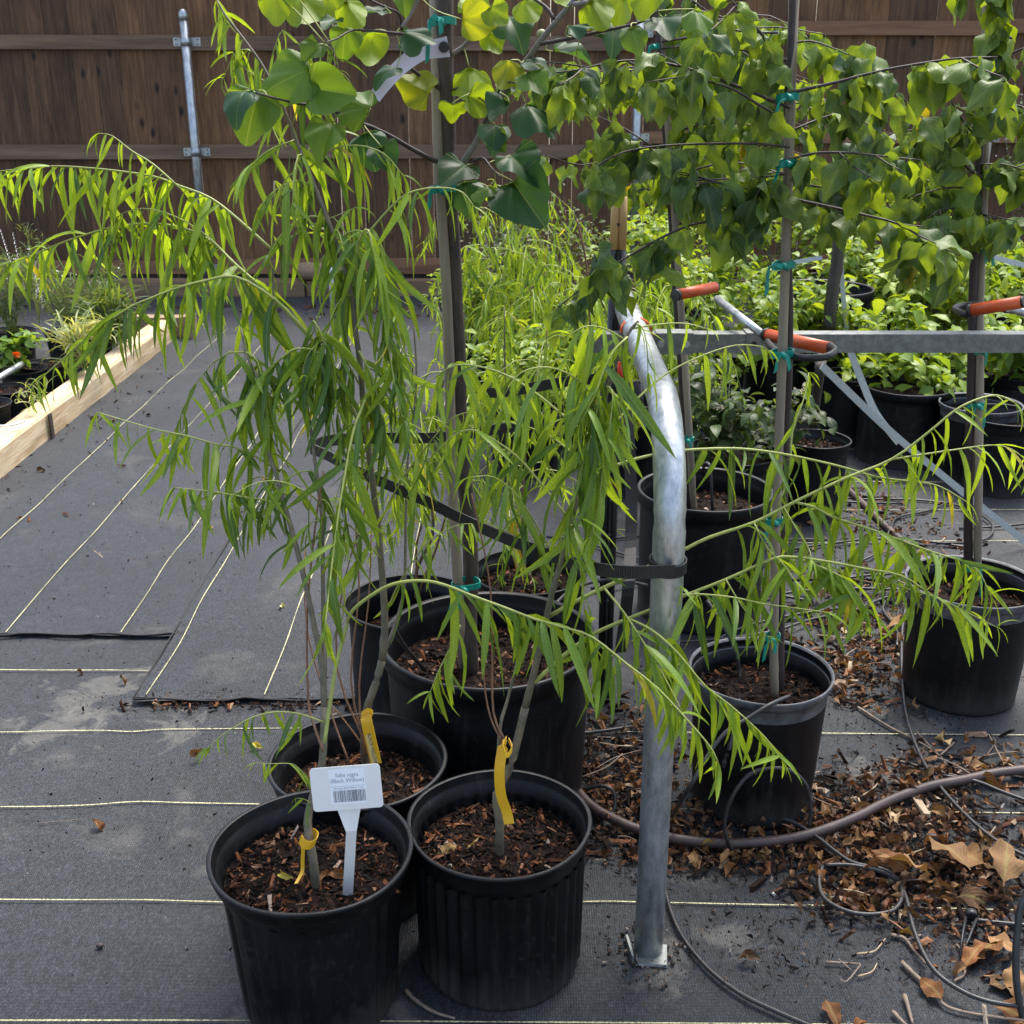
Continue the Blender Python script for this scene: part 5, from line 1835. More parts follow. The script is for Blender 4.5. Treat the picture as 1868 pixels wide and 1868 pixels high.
# ================= willow in the ribbed pot (leader bows over the steel pipe)
base = G(912, 1560, 0.225)
w2 = Plant("willow_sapling", base, "willow in the ribbed front pot, its boughs sweeping to the right", "willow sapling", "potted weeping willow saplings", WILLOW, M['willow_m'], "leaf", 298)
w2.wood([base - Vector((0, 0, .02)), P(911, 1500, base.y), P(906, 1448, 1.68), P(930, 1400, 1.69), P(944, 1350, 1.70), P(958, 1290, 1.71)], 0.0078, 0.0066, M['bark_w'], "trunk", 10)
ld = w2.wood(tr([(958, 1290), (972, 1235), (990, 1160), (1006, 1085), (1022, 1030), (1040, 960), (1060, 880), (1082, 800), (1105, 720), (1125, 660), (1145, 610), (1165, 585)], 1.71, 1.72), 0.0064, 0.0022, M['bark_w'], "stem", 8)
w2.wood(tr([(906, 1440), (912, 1330), (925, 1280), (945, 1200)], 1.68, 1.75), 0.0036, 0.0024, M['bark_w'], "stem", 6)
w2.wood(tr([(923, 1355), (900, 1300), (898, 1200), (895, 1080), (880, 990), (860, 900)], 1.69, 1.8), 0.0022, 0.0012, M['twig_b'], "stem", 5)
w2.wood(tr([(920, 1360), (895, 1310), (883, 1240), (885, 1150)], 1.69, 1.75), 0.0018, 0.0012, M['twig_b'], "stem", 5)
w2.wood(tr([(645, 1108), (690, 1080)], 1.8, 1.8), 0.002, 0.002, M['twig_b'], "stem", 5) if False else None
LW = [
    ([(0, 0), (0, 1)], 1, 1, 0.0, 0, 0, 0, 0),
    ([(0, 0), (0, 1)], 1, 1, 0.0, 0, 0, 0, 0)] + 0 * [([(690, 1080), (731, 1064), (780, 1062), (820, 1072), (862, 1088), (920, 1108), (975, 1129), (1030, 1145), (1080, 1162), (1143, 1211), (1200, 1256), (1256, 1316), (1295, 1362), (1310, 1392)], 1.80, 1.52, 0.0034, 0.112, 0.55, 0.0100, .26)] + [
    ([(780, 1062), (740, 1150), (700, 1210)], 1.7, 1.7, 0.0, 0, 0, 0, 0),
    ([(840, 1140), (822, 1180), (800, 1225), (785, 1262)], 1.72, 1.68, 0.0018, 0.095, 0.8, 0.010, .1),
    ([(975, 1245), (1030, 1195), (1080, 1158), (1130, 1135), (1185, 1113), (1240, 1090), (1324, 1057), (1408, 1020), (1448, 1016), (1520, 1026), (1576, 1037), (1643, 1050), (1700, 1085)], 1.71, 1.72, 0.0040, 0.105, 0.60, 0.011, .42),
    ([(1000, 1125), (1060, 1092), (1125, 1061), (1190, 1030), (1237, 1008), (1294, 980), (1375, 953), (1448, 916), (1542, 872), (1626, 838), (1694, 788), (1740, 750), (1778, 730), (1818, 721), (1850, 734)], 1.72, 1.82, 0.0040, 0.098, 0.65, 0.015, .40),
    ([(1626, 838), (1690, 828), (1744, 820), (1811, 812), (1850, 822), (1880, 850)], 1.80, 1.84, 0.0018, 0.100, 0.8, 0.013, .1),
    ([(1060, 880), (1120, 850), (1180, 832), (1240, 822), (1341, 818), (1428, 828), (1526, 849), (1596, 869), (1660, 878), (1711, 886), (1764, 916)], 1.72, 1.84, 0.0030, 0.095, 0.45, 0.015, .30),
    ([(1448, 916), (1485, 925), (1519, 943), (1565, 958), (1610, 973), (1660, 992), (1711, 1010), (1764, 1027), (1790, 1050), (1805, 1085)], 1.78, 1.74, 0.0024, 0.108, 0.75, 0.0085, .05),
    ([(1237, 1085), (1280, 1084), (1340, 1090), (1391, 1101), (1450, 1109), (1509, 1117)], 1.70, 1.66, 0.0020, 0.098, 0.5, 0.012, .1),
    ([(1448, 1016), (1500, 1035), (1542, 1057), (1565, 1085), (1580, 1110)], 1.73, 1.66, 0.0020, 0.108, 0.75, 0.008, .0),
    ([(1600, 1045), (1643, 1070), (1711, 1091), (1778, 1124), (1818, 1144)], 1.74, 1.72, 0.0018, 0.095, 0.8, 0.0105, .05),
    ([(1640, 985), (1690, 1005), (1750, 1020), (1785, 1035)], 1.76, 1.78, 0.0016, 0.10, 0.85, 0.012, .05),
    ([(1418, 930), (1440, 860), (1445, 790), (1462, 740), (1472, 707), (1475, 680)], 1.78, 1.86, 0.0020, 0.085, 0.7, 0.016, .1),
    ([(1082, 800), (1118, 775), (1165, 725), (1218, 680), (1285, 647), (1341, 630), (1388, 632), (1400, 640)], 1.72, 1.90, 0.0022, 0.088, 0.6, 0.017, .62),
    ([(1150, 1130), (1190, 1150), (1235, 1190), (1285, 1250), (1330, 1285), (1370, 1320), (1400, 1350), (1425, 1385)], 1.64, 1.54, 0.0024, 0.108, 0.75, 0.0105, .12),
    ([(1100, 1070), (1140, 1120), (1185, 1190), (1220, 1250), (1245, 1300)], 1.66, 1.54, 0.0022, 0.12, 0.55, 0.010, .2),
    ([(1075, 800), (1075, 750), (1090, 735), (1080, 790), (1062, 850), (1050, 900), (1040, 960)], 1.70, 1.60, 0.0022, 0.125, 0.45, 0.0085, .25),
    ([(1090, 760), (1100, 800), (1098, 870), (1090, 930), (1080, 980)], 1.68, 1.60, 0.0020, 0.115, 0.6, 0.010, .0),
    ([(1145, 615), (1120, 640), (1100, 680), (1085, 720), (1060, 770)], 1.70, 1.64, 0.0020, 0.125, 0.55, 0.008, .0),
    ([(1160, 590), (1172, 598), (1180, 630), (1182, 680)], 1.72, 1.68, 0.0018, 0.085, 0.85, 0.022, .0),
    ([(1150, 600), (1200, 592), (1250, 590), (1290, 600)], 1.72, 1.70, 0.0016, 0.055, 0.85, 0.030, .0),
    ([(1140, 620), (1105, 600), (1070, 595), (1040, 610)], 1.73, 1.70, 0.0016, 0.11, 0.7, 0.012, .0),
    ([(1040, 950), (985, 880), (940, 830), (880, 790), (850, 785), (820, 800), (790, 830)], 1.76, 1.80, 0.0022, 0.100, 0.4, 0.013, .25),
    ([(1082, 800), (1030, 760), (985, 723), (935, 690), (885, 671), (832, 666), (790, 690), (746, 720)], 1.78, 1.86, 0.0024, 0.108, 0.55, 0.0115, .15),
    ([(1070, 850), (1010, 800), (950, 775), (900, 770), (850, 780)], 1.8, 1.9, 0.0018, 0.10, 0.4, 0.013, .2),
    ([(1020, 1035), (980, 960), (940, 900), (900, 870), (860, 870)], 1.76, 1.72, 0.0018, 0.11, 0.35, 0.012, .25),
    ([(1100, 740), (1050, 690), (1000, 670), (950, 680), (920, 720)], 1.74, 1.70, 0.0018, 0.115, 0.45, 0.011, .2),
    ([(1105, 720), (1108, 705), (1118, 720), (1112, 780), (1100, 850)], 1.68, 1.62, 0.0018, 0.10, 0.5, 0.014, .1),
    ([(1185, 1113), (1215, 1085), (1240, 1070)], 1.70, 1.66, 0.0014, 0.08, 0.7, 0.02, .1),
    ([(1324, 1057), (1350, 1100), (1380, 1140), (1400, 1160)], 1.70, 1.66, 0.0014, 0.09, 0.6, 0.013, .1),
    ([(1375, 953), (1400, 1000), (1430, 1030), (1450, 1060)], 1.74, 1.68, 0.0016, 0.10, 0.65, 0.010, .1),
    ([(1430, 925), (1450, 960), (1475, 1000), (1480, 1020)], 1.76, 1.70, 0.0016, 0.10, 0.6, 0.011, .1),
    ([(1868, 785), (1850, 795), (1900, 790)], 1.8, 1.8, 0.0, 0, 0, 0, 0),
]
for i, (pp, Y0, Y1, r, sz, li, sp, t0) in enumerate(LW):
    if not r:
        continue
    q = w2.wood(tr(pp, Y0, Y1), r, r * 0.35, M['twig_y'], "branch", 5)
    dress(w2, q, t0, 1.0, sp, sz, li)
sub_twigs(w2, ld, 5, 0.12, 0.11, 0.45, M['twig_y'], 0.45, 0.75, 0.014)
w2.finish()


# ================= rear willows, seen between and behind
def free_willow(basepx, z, label, heights, lean, size, light, n_side, nst=2, seed=1, cap=280, side_len=0.30, spacing=0.020):
    rs = random.getstate() if False else None
    base = G(*basepx, z)
    w = Plant("willow_sapling", base, label, "willow sapling", "potted weeping willow saplings", WILLOW, M['willow_m'], "leaf", cap)
    for k in range(nst):
        tgt = heights[k]
        p1 = P(*tgt)
        pts = []
        for i in range(8):
            q = i / 7
            p = base.lerp(p1, q) + Vector((R.gauss(0, 0.008), R.gauss(0, 0.01), 0)) + Vector((lean * math.sin(q * 3.1), 0, 0))
            if i == 0:
                p = base - Vector((0, 0, .02))
            pts.append(p)
        st = w.wood(pts, 0.0055 if k == 0 else 0.0035, 0.0014, M['bark_w'] if k == 0 else M['twig_b'], "stem", 7)
        sub_twigs(w, st, n_side, side_len, size, light, M['twig_y'], 0.38, 1.0, spacing, 0.0017, 1.0)
        dress(w, st, 0.8, 1.0, 0.02, size, light)
    w.finish()
    return w


free_willow((752, 1112), 0.185, "fine leaved willow in the pot behind and left of the redbud",
            [(800, 560, 2.60), (745, 640, 2.55), (850, 700, 2.65)], 0.03, 0.085, 0.55, 11, 3, cap=280, side_len=0.26)
free_willow((955, 1050), 0.232, "light green willow in the pot directly behind the redbud",
            [(930, 560, 2.9), (1000, 600, 2.85)], -0.03, 0.085, 0.7, 13, 2, cap=280, side_len=0.28)
# one more behind the rail, whose tips hang by the orange sleeve
pN = G(1140, 760, 0.28)
pot(pN.x, pN.y, 0.285, 0.15, 0.13, "black pot behind the dark post, mostly hidden by leaves", "plain", 0.05, nchip=0)
free_willow((1140, 770), 0.24, "willow behind the rail whose leaf tips hang by the orange sleeve",
            [(1170, 480, 3.9), (1235, 500, 3.8), (1080, 500, 3.9)], 0.02, 0.10, 0.6, 14, 3, cap=260, side_len=0.34)
pO = G(960, 650, 0.28)
pot(pO.x, pO.y, 0.285, 0.155, 0.135, "black pot far back left of the dark post", "plain", 0.05, nchip=0)
free_willow((960, 655), 0.24, "rear willow with thin yellow green leaves left of the tan topped post",
            [(900, 330, 5.0), (960, 400, 5.0), (880, 420, 4.9)], 0.02, 0.11, 0.8, 14, 3, cap=260, side_len=0.40)

pQ = G(880, 640, 0.28)
pot(pQ.x, 5.3, 0.285, 0.15, 0.13, "black pot just right of the redbud trunk, far row", "plain", 0.05, nchip=0, seg=48)
w_ = free_willow((1060, 668), 0.24, "feathery light green sapling low between redbud trunk and rail end",
                 [(1010, 470, 4.6), (1060, 520, 4.5), (960, 520, 4.6), (910, 560, 4.6)], 0.02, 0.10, 0.75, 15, 4, cap=260, side_len=0.34)

# ================= redbud in the large pot
base = soilP(860, 1228, 0.29)
rb = Plant("redbud_tree", base, "redbud tree with heart shaped leaves in the large centre pot", "tree", None, None, None, "leaf")
YR = base.y
rb.wood([base - Vector((0, 0, .02)), P(856, 1130, YR), P(859, 1060, YR), P(856, 960, YR), P(846, 860, YR), P(838, 760, YR), P(836, 650, YR), P(831, 560, YR), P(827, 460, YR), P(822, 380, YR), P(816, 300, YR), P(817, 220, YR), P(813, 100, YR), P(812, 0, YR), P(810, -160, YR)],
        0.0165, 0.0125, M['bark_r'], "trunk", 14, 4)
bpts = []


def rbranch(pp, Y0, Y1, r0, r1, mat):
    q = rb.wood(tr(pp, Y0, Y1), r0, r1, mat, "branch", 7)
    bpts.extend(q)


rbranch([(822, 303), (790, 292), (745, 268), (715, 250), (680, 233), (655, 224), (633, 214), (605, 200), (579, 188), (555, 190), (530, 186), (498, 178), (466, 169)], YR, YR - 0.25, 0.0046, 0.0015, M['bark_d'])
rbranch([(812, 168), (785, 150), (763, 136), (745, 120), (733, 103), (740, 75), (732, 50), (728, 25), (700, 12), (660, -8)], YR, YR - 0.15, 0.0038, 0.0016, M['bark_d'])
rbranch([(733, 50), (750, 25), (762, 0), (770, -20)], YR - 0.12, YR - 0.12, 0.0030, 0.002, M['bark_g'])
rbranch([(735, 62), (700, 58), (665, 55), (640, 56), (615, 70), (592, 78)], YR - 0.12, YR - 0.25, 0.0024, 0.001, M['bark_d'])
rbranch([(820, 325), (838, 305), (862, 270), (885, 226), (905, 190), (939, 139), (962, 108), (985, 76), (1012, 42), (1045, 3), (1070, -25)], YR, YR - 0.18, 0.0062, 0.0040, M['bark_g'])
rbranch([(1045, 8), (1080, 2), (1110, -8)], YR - 0.18, YR - 0.18, 0.004, 0.003, M['bark_g'])
rbranch([(1010, 35), (1000, 18), (985, 5), (965, -6)], YR - 0.18, YR - 0.16, 0.0036, 0.002, M['bark_d'])
rbranch([(985, 80), (1030, 72), (1075, 62), (1130, 50), (1175, 38), (1200, 20)], YR - 0.17, YR - 0.22, 0.0034, 0.0016, M['bark_d'])
rbranch([(820, 102), (845, 85), (862, 65), (885, 45), (900, 20)], YR, YR - 0.06, 0.0042, 0.002, M['bark_g'])
rbranch([(830, 330), (855, 300), (880, 288), (895, 305), (915, 325)], YR, YR - 0.15, 0.0028, 0.0012, M['bark_d'])
rbranch([(880, 230), (905, 180), (920, 150), (960, 155), (985, 150)], YR - 0.08, YR - 0.15, 0.0022, 0.001, M['bark_d'])
rbranch([(815, 500 / 3), (845, 160), (870, 175), (900, 200)], YR, YR - 0.1, 0.002, 0.001, M['bark_d'])

RB_BACKLIT, RB_M, RB_D, RB_Y = (0.20, 0.31, 0.02), (0.10, 0.19, 0.03), (0.040, 0.105, 0.045), (0.25, 0.31, 0.02)  # class B leaves carry the glow of backlight in a brighter leaf colour
# column, row, length in photograph pixels, tip direction (0 right, 90 down), leaning of the blade, class
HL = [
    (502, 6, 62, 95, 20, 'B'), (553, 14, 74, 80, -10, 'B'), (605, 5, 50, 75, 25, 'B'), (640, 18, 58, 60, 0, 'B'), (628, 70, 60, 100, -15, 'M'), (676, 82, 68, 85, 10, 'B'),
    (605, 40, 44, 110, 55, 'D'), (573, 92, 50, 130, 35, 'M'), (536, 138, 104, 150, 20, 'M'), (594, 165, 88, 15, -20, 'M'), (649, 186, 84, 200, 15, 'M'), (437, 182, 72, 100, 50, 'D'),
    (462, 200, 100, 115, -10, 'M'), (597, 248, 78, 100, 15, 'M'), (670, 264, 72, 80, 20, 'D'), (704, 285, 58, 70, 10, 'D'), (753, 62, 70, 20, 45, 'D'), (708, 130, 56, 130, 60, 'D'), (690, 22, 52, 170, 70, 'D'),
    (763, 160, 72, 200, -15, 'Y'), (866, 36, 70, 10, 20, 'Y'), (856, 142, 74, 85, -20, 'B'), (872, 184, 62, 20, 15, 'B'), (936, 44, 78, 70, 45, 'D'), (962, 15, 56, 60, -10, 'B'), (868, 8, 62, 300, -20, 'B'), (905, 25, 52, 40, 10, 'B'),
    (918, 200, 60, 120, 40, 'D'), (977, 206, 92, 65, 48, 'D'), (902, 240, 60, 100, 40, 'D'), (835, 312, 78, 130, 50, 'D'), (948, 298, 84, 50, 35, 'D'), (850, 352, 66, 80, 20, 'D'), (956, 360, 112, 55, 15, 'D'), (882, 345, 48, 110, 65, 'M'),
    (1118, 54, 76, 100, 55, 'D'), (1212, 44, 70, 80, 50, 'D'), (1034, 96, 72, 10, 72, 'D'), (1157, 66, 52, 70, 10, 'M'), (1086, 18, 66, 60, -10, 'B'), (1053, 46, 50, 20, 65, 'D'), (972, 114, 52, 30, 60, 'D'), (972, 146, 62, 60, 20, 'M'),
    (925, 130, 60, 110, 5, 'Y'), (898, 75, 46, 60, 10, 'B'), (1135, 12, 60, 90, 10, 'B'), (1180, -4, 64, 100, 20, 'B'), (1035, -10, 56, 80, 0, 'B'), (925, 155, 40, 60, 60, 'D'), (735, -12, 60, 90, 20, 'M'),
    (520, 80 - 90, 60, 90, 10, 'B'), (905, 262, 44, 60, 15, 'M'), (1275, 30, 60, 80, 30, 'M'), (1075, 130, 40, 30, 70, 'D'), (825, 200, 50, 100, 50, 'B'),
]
RIGHT, UP, FWD = Vector((1, 0, 0)), Vector((0, _sp, _cp)), Vector((0, _cp, -_sp))
stalks = MB()
for i, (cx, cy, sz, th, lean, cl) in enumerate(HL):
    dep = YR - 0.05 - 0.20 * abs(cx - 830) / 380 + R.uniform(-0.05, 0.05)
    c = P(cx, cy, dep)
    w = proj(c)[2]
    L_ = sz * w / FPX * 1.02
    a = math.radians(th + R.uniform(-8, 8))
    tip = (RIGHT * math.cos(a) - UP * math.sin(a)).normalized()
    ln = math.radians(lean)
    nrm = -FWD if cl in 'DM' and lean > 0 else FWD
    # lean the blade so that its upper face turns to the sky
    nrm = (-FWD) * (1 if cl != 'B' and cl != 'Y' else -1)
    axis_up = Vector((0, 0, 1))
    nrm = (nrm * math.cos(ln) + axis_up * math.sin(ln)).normalized()
    nrm = (nrm + Vector((R.uniform(-.3, .3), 0, R.uniform(-.2, .2)))).normalized()
    tip = (tip - nrm * tip.dot(nrm)).normalized()
    side = nrm.cross(tip)
    m = Matrix((tip, side, nrm)).transposed().to_4x4()
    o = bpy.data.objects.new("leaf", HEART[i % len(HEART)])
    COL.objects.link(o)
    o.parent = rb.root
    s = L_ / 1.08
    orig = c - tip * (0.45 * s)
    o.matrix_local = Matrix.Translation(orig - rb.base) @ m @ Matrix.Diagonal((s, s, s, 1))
    col = {'B': RB_BACKLIT, 'M': RB_M, 'D': RB_D, 'Y': RB_Y}[cl]
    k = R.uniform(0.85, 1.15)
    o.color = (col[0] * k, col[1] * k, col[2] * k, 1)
    j = orig + tip * 0.08 * s
    near_ = min(bpts, key=lambda q: (q - j).length)
    if (near_ - j).length < 0.22:
        mid_ = j.lerp(near_, 0.5) - Vector((0, 0, 0.004)) - tip * 0.008
        sm = MB(); sm.tube(smooth_path([j, mid_, near_], 3), 0.0010, 4)
        sm.build("leaf_stalk", M['twig_y'], rb.root, rb.base)

# ================= plum trees
P_D, P_M, P_L, P_Y = (0.046, 0.100, 0.040), (0.105, 0.185, 0.040), (0.17, 0.27, 0.025), (0.30, 0.26, 0.02)


def plum_col(light):
    r = R.random()
    if r < 0.007:
        return P_Y
    t = min(1, max(0, light + 0.10 + R.gauss(0, 0.38)))
    c = lerp3(P_D, P_M, t * 2) if t < 0.5 else lerp3(P_M, P_L, t * 2 - 1)
    k = R.uniform(0.85, 1.2)
    return tuple(x * k for x in c)


def dress_plum(pl, pp, t0, spacing, size, light, per=2):
    L_ = [0]
    for i in range(1, len(pp)):
        L_.append(L_[-1] + (pp[i] - pp[i - 1]).length)
    tot = L_[-1]
    s = tot * t0
    side = 1
    while s < tot:
        i = 1
        while i < len(L_) - 1 and L_[i] < s:
            i += 1
        q = (s - L_[i - 1]) / max(1e-6, L_[i] - L_[i - 1])
        p = pp[i - 1].lerp(pp[i], q)
        d = (pp[i] - pp[i - 1]).normalized()
        for _ in range(per):
            az = math.atan2(d.y, d.x) + side * R.uniform(0.2, 2.0)
            pl.leaf(p + Vector((R.gauss(0, .004), R.gauss(0, .006), 0)), az, size * 1.0 * R.uniform(0.6, 1.15), plum_col(light), roll=R.gauss(0, 0.45), tilt=R.gauss(0, 0.3))
            side = -side
        s += spacing * 1.22 * R.choice((0.5, 0.9, 1.1, 1.7))
    pl.leaf(pp[-1], R.uniform(0, 6), size * 0.8, plum_col(light))


def plum_twigs(pl, pp, n, length, size, light):
    for _ in range(n):
        i = min(len(pp) - 2, int(R.uniform(0.2, 0.95) * (len(pp) - 1)))
        d = (pp[i + 1] - pp[i]).normalized()
        az = math.atan2(d.y, d.x) + R.choice((-1, 1)) * R.uniform(0.4, 1.2)
        l = length * R.uniform(0.5, 1.3)
        zz = R.uniform(-0.5, 0.6)
        pq = pl.wood([pp[i], pp[i] + Vector((math.cos(az) * l * .5, math.sin(az) * l * .5, l * zz * 0.6)), pp[i] + Vector((math.cos(az) * l, math.sin(az) * l, l * zz))], 0.0018, 0.0009, M['bark_d'], "twig", 5, 2)
        dress_plum(pl, pq, 0.2, 0.026, size, light, 2)


base = soilP(1425, 1262, 0.252)
pg = Plant("plum_tree", base, "young plum tree staked in the middle right pot, dark drooping leaves", "tree", "staked young plum trees", PLUM, M['plum_m'], "leaf", 298)
YG = 2.19
trk = pg.wood([base - Vector((0, 0, .02)), P(1424, 1150, YG), P(1430, 900, YG), P(1438, 700, YG), P(1440, 560, YG), P(1437, 450, YG), P(1438, 300, YG), P(1436, 200, YG), P(1444, 60, YG), P(1450, -150, YG)], 0.0085, 0.006, M['bark_d'], "trunk", 9, 4)
PW = [
    ([(1440, 170), (1455, 166), (1526, 150), (1579, 136), (1633, 124), (1711, 111), (1754, 106), (1820, 104)], 2.17, 2.02, 0.0034, 0.080, 0.50, 0.021, .18, 2),
    ([(1440, 292), (1448, 289), (1489, 279), (1553, 279), (1620, 286), (1680, 292)], 2.17, 2.08, 0.0030, 0.080, 0.50, 0.020, .12, 2),
    ([(1440, 362), (1526, 380), (1580, 393), (1637, 408), (1694, 440), (1751, 466)], 2.17, 2.04, 0.0032, 0.086, 0.35, 0.028, .15, 2),
    ([(1440, 196), (1425, 190), (1354, 161), (1300, 140), (1240, 121), (1190, 112), (1137, 111), (1085, 120), (1050, 128), (988, 135)], 2.17, 2.10, 0.0032, 0.080, 0.35, 0.024, .08, 2),
    ([(1430, 215), (1387, 193), (1334, 161), (1274, 145), (1240, 141), (1180, 150)], 2.15, 2.02, 0.0026, 0.080, 0.35, 0.024, .12, 2),
    ([(1434, 110), (1411, 101), (1391, 64), (1358, 30), (1334, 0), (1310, -30)], 2.17, 2.10, 0.0036, 0.082, 0.45, 0.022, .1, 2),
    ([(1440, 268), (1374, 262), (1307, 262), (1240, 264), (1190, 268), (1137, 278), (1091, 302), (1080, 330)], 2.17, 2.08, 0.0028, 0.084, 0.30, 0.024, .1, 2),
    ([(1436, 392), (1400, 394), (1348, 398), (1274, 407), (1240, 418), (1200, 437), (1151, 465), (1115, 486), (1091, 501), (1050, 535), (1018, 560)], 2.17, 2.05, 0.0030, 0.092, 0.22, 0.032, .1, 2),
    ([(1430, 318), (1404, 322), (1380, 328)], 2.17, 2.15, 0.0022, 0.082, 0.3, 0.018, .1, 2),
    ([(1430, 342), (1358, 343), (1307, 333), (1267, 336)], 2.17, 2.1, 0.0024, 0.084, 0.28, 0.024, .1, 2),
    ([(1440, 240), (1500, 215), (1560, 200), (1600, 215)], 2.22, 2.3, 0.0022, 0.078, 0.55, 0.020, .1, 2),
    ([(1440, 80), (1480, 75), (1525, 90), (1560, 105)], 2.2, 2.15, 0.0022, 0.070, 0.5, 0.022, .2, 2),
    ([(1440, 330), (1490, 340), (1550, 350), (1600, 345)], 2.22, 2.25, 0.0022, 0.08, 0.45, 0.024, .1, 2),
    ([(1430, 120), (1380, 110), (1330, 80), (1280, 60)], 2.2, 2.25, 0.0022, 0.08, 0.45, 0.022, .1, 2),
    ([(1420, 60), (1340, 55), (1290, 20), (1250, -10)], 2.25, 2.3, 0.0022, 0.08, 0.5, 0.022, .1, 2),
]
for i, (pp, Y0, Y1, r, sz, li, sp, t0, per) in enumerate(PW):
    q = pg.wood(tr(pp, Y0, Y1), r, r * 0.4, M['bark_d'], "branch", 6)
    dress_plum(pg, q, t0, sp, sz, li, per)
    plum_twigs(pg, q, 2 if i != 11 else 0, 0.09, sz, li)
pg.finish()

base = soilP(1768, 1078, 0.235)
ph = Plant("plum_tree", base, "plum tree staked in the right edge pot, reaching out of the frame", "tree", "staked young plum trees", PLUM, M['plum_m'], "leaf", 298)
YP = 2.66
ph.wood([base - Vector((0, 0, .02)), P(1767, 900, YP), P(1772, 700, YP), P(1776, 500, YP), P(1784, 380, YP), P(1786, 290, YP), P(1800, 140, YP), P(1812, 0, YP), P(1818, -100, YP)], 0.0115, 0.007, M['bark_d'], "trunk", 9, 4)
PW = [
    ([(1790, 325), (1761, 302), (1735, 275), (1711, 249), (1680, 212), (1643, 175), (1610, 145)], 2.64, 2.5, 0.0036, 0.088, 0.45, 0.024, .1, 2),
    ([(1785, 345), (1740, 342), (1700, 348), (1660, 360)], 2.64, 2.6, 0.0026, 0.09, 0.35, 0.024, .15, 2),
    ([(1780, 385), (1750, 380), (1715, 383), (1690, 400)], 2.64, 2.55, 0.0026, 0.10, 0.40, 0.030, .15, 2),
    ([(1785, 380), (1800, 395), (1845, 402), (1900, 420)], 2.64, 2.6, 0.0026, 0.09, 0.5, 0.026, .1, 2),
    ([(1788, 300), (1830, 300), (1868, 310), (1920, 330)], 2.64, 2.6, 0.0026, 0.09, 0.5, 0.022, .05, 2),
    ([(1800, 160), (1812, 110), (1820, 40), (1824, -30), (1840, -80)], 2.62, 2.5, 0.0030, 0.088, 0.45, 0.018, .0, 3),
    ([(1800, 200), (1840, 190), (1880, 200), (1930, 220)], 2.62, 2.5, 0.0028, 0.088, 0.45, 0.022, .0, 2),
    ([(1800, 130), (1840, 100), (1890, 80), (1940, 60)], 2.62, 2.5, 0.0028, 0.088, 0.45, 0.022, .0, 2),
    ([(1790, 260), (1760, 225), (1745, 200), (1735, 185)], 2.64, 2.55, 0.0026, 0.088, 0.4, 0.022, .1, 2),
    ([(1788, 300), (1740, 330), (1700, 322), (1650, 330), (1600, 345)], 2.68, 2.75, 0.0026, 0.09, 0.5, 0.020, .1, 2),
    ([(1788, 240), (1700, 232), (1650, 240), (1600, 250), (1540, 262)], 2.7, 2.8, 0.0026, 0.09, 0.55, 0.020, .1, 2),
    ([(1788, 420), (1745, 430), (1700, 455), (1660, 480)], 2.64, 2.55, 0.0022, 0.09, 0.35, 0.026, .1, 2),
]
for i, (pp, Y0, Y1, r, sz, li, sp, t0, per) in enumerate(PW):
    q = ph.wood(tr(pp, Y0, Y1), r, r * 0.4, M['bark_d'], "branch", 6)
    dress_plum(ph, q, t0, sp, sz, li, per)
    plum_twigs(ph, q, 1, 0.12, sz, li)
ph.finish()

base = soilP(1258, 932, 0.31)
pi_ = Plant("plum_tree", base, "rear plum tree with small yellowish leaves behind the bent pipe", "tree", "staked young plum trees", PLUM, M['plum_m'], "leaf", 298)
YI = 3.10
pi_.wood([base - Vector((0, 0, .02)), P(1250, 800, YI), P(1240, 640, YI), P(1234, 560, YI), P(1220, 330, YI), P(1205, 130, YI), P(1195, -60, YI)], 0.010, 0.007, M['bark_d'], "trunk", 8, 4)
rows = []
for k in range(30):
    y0 = R.uniform(20, 420)
    sgn = R.choice((-1, -1, 1, 1, 1))
    x0 = 1195 + 60 * (y0 / 560)
    ln_ = R.uniform(120, 330)
    Yb = R.uniform(2.75, 3.35)
    if y0 > 300 and sgn < 0:
        ln_ *= 0.4
    rows.append(([(x0, y0), (x0 + sgn * ln_ * 0.35, y0 - R.uniform(0, 30)), (x0 + sgn * ln_ * 0.7, y0 - R.uniform(-10, 30)), (x0 + sgn * ln_, y0 + R.uniform(-20, 30))], YI, Yb))
for pp, a, b in rows:
    q = pi_.wood(tr(pp, a, b), 0.003, 0.0012, M['bark_d'], "branch", 5)
    dress_plum(pi_, q, 0.12, 0.026, 0.075, 0.85, 2)
for (x, y) in ((988, 63), (1190, 215)):
    c = P(x, y, 2.95)
    mb = MB()
    n_, rr_ = 6, 0.012
    mb.tube([c + Vector((0, 0, rr_ * math.cos(t))) for t in [math.pi * k / 8 for k in range(9)]], [max(0.0008, rr_ * math.sin(math.pi * k / 8)) for k in range(9)], 12)
    mb.build("fruit", M['fruit'], pi_.root, pi_.base)
pi_.finish()

# thin dead twig standing left of the dark post
tube_thing("bare_twig", [P(1077, 600, 2.45), P(1073, 540, 2.45), P(1069, 480, 2.45), P(1062, 440, 2.45), P(1052, 400, 2.46)], [0.0028] * 0 or 0.0022, M['twig_b'], "thin reddish bare twig standing by the end of the rail", "twig")


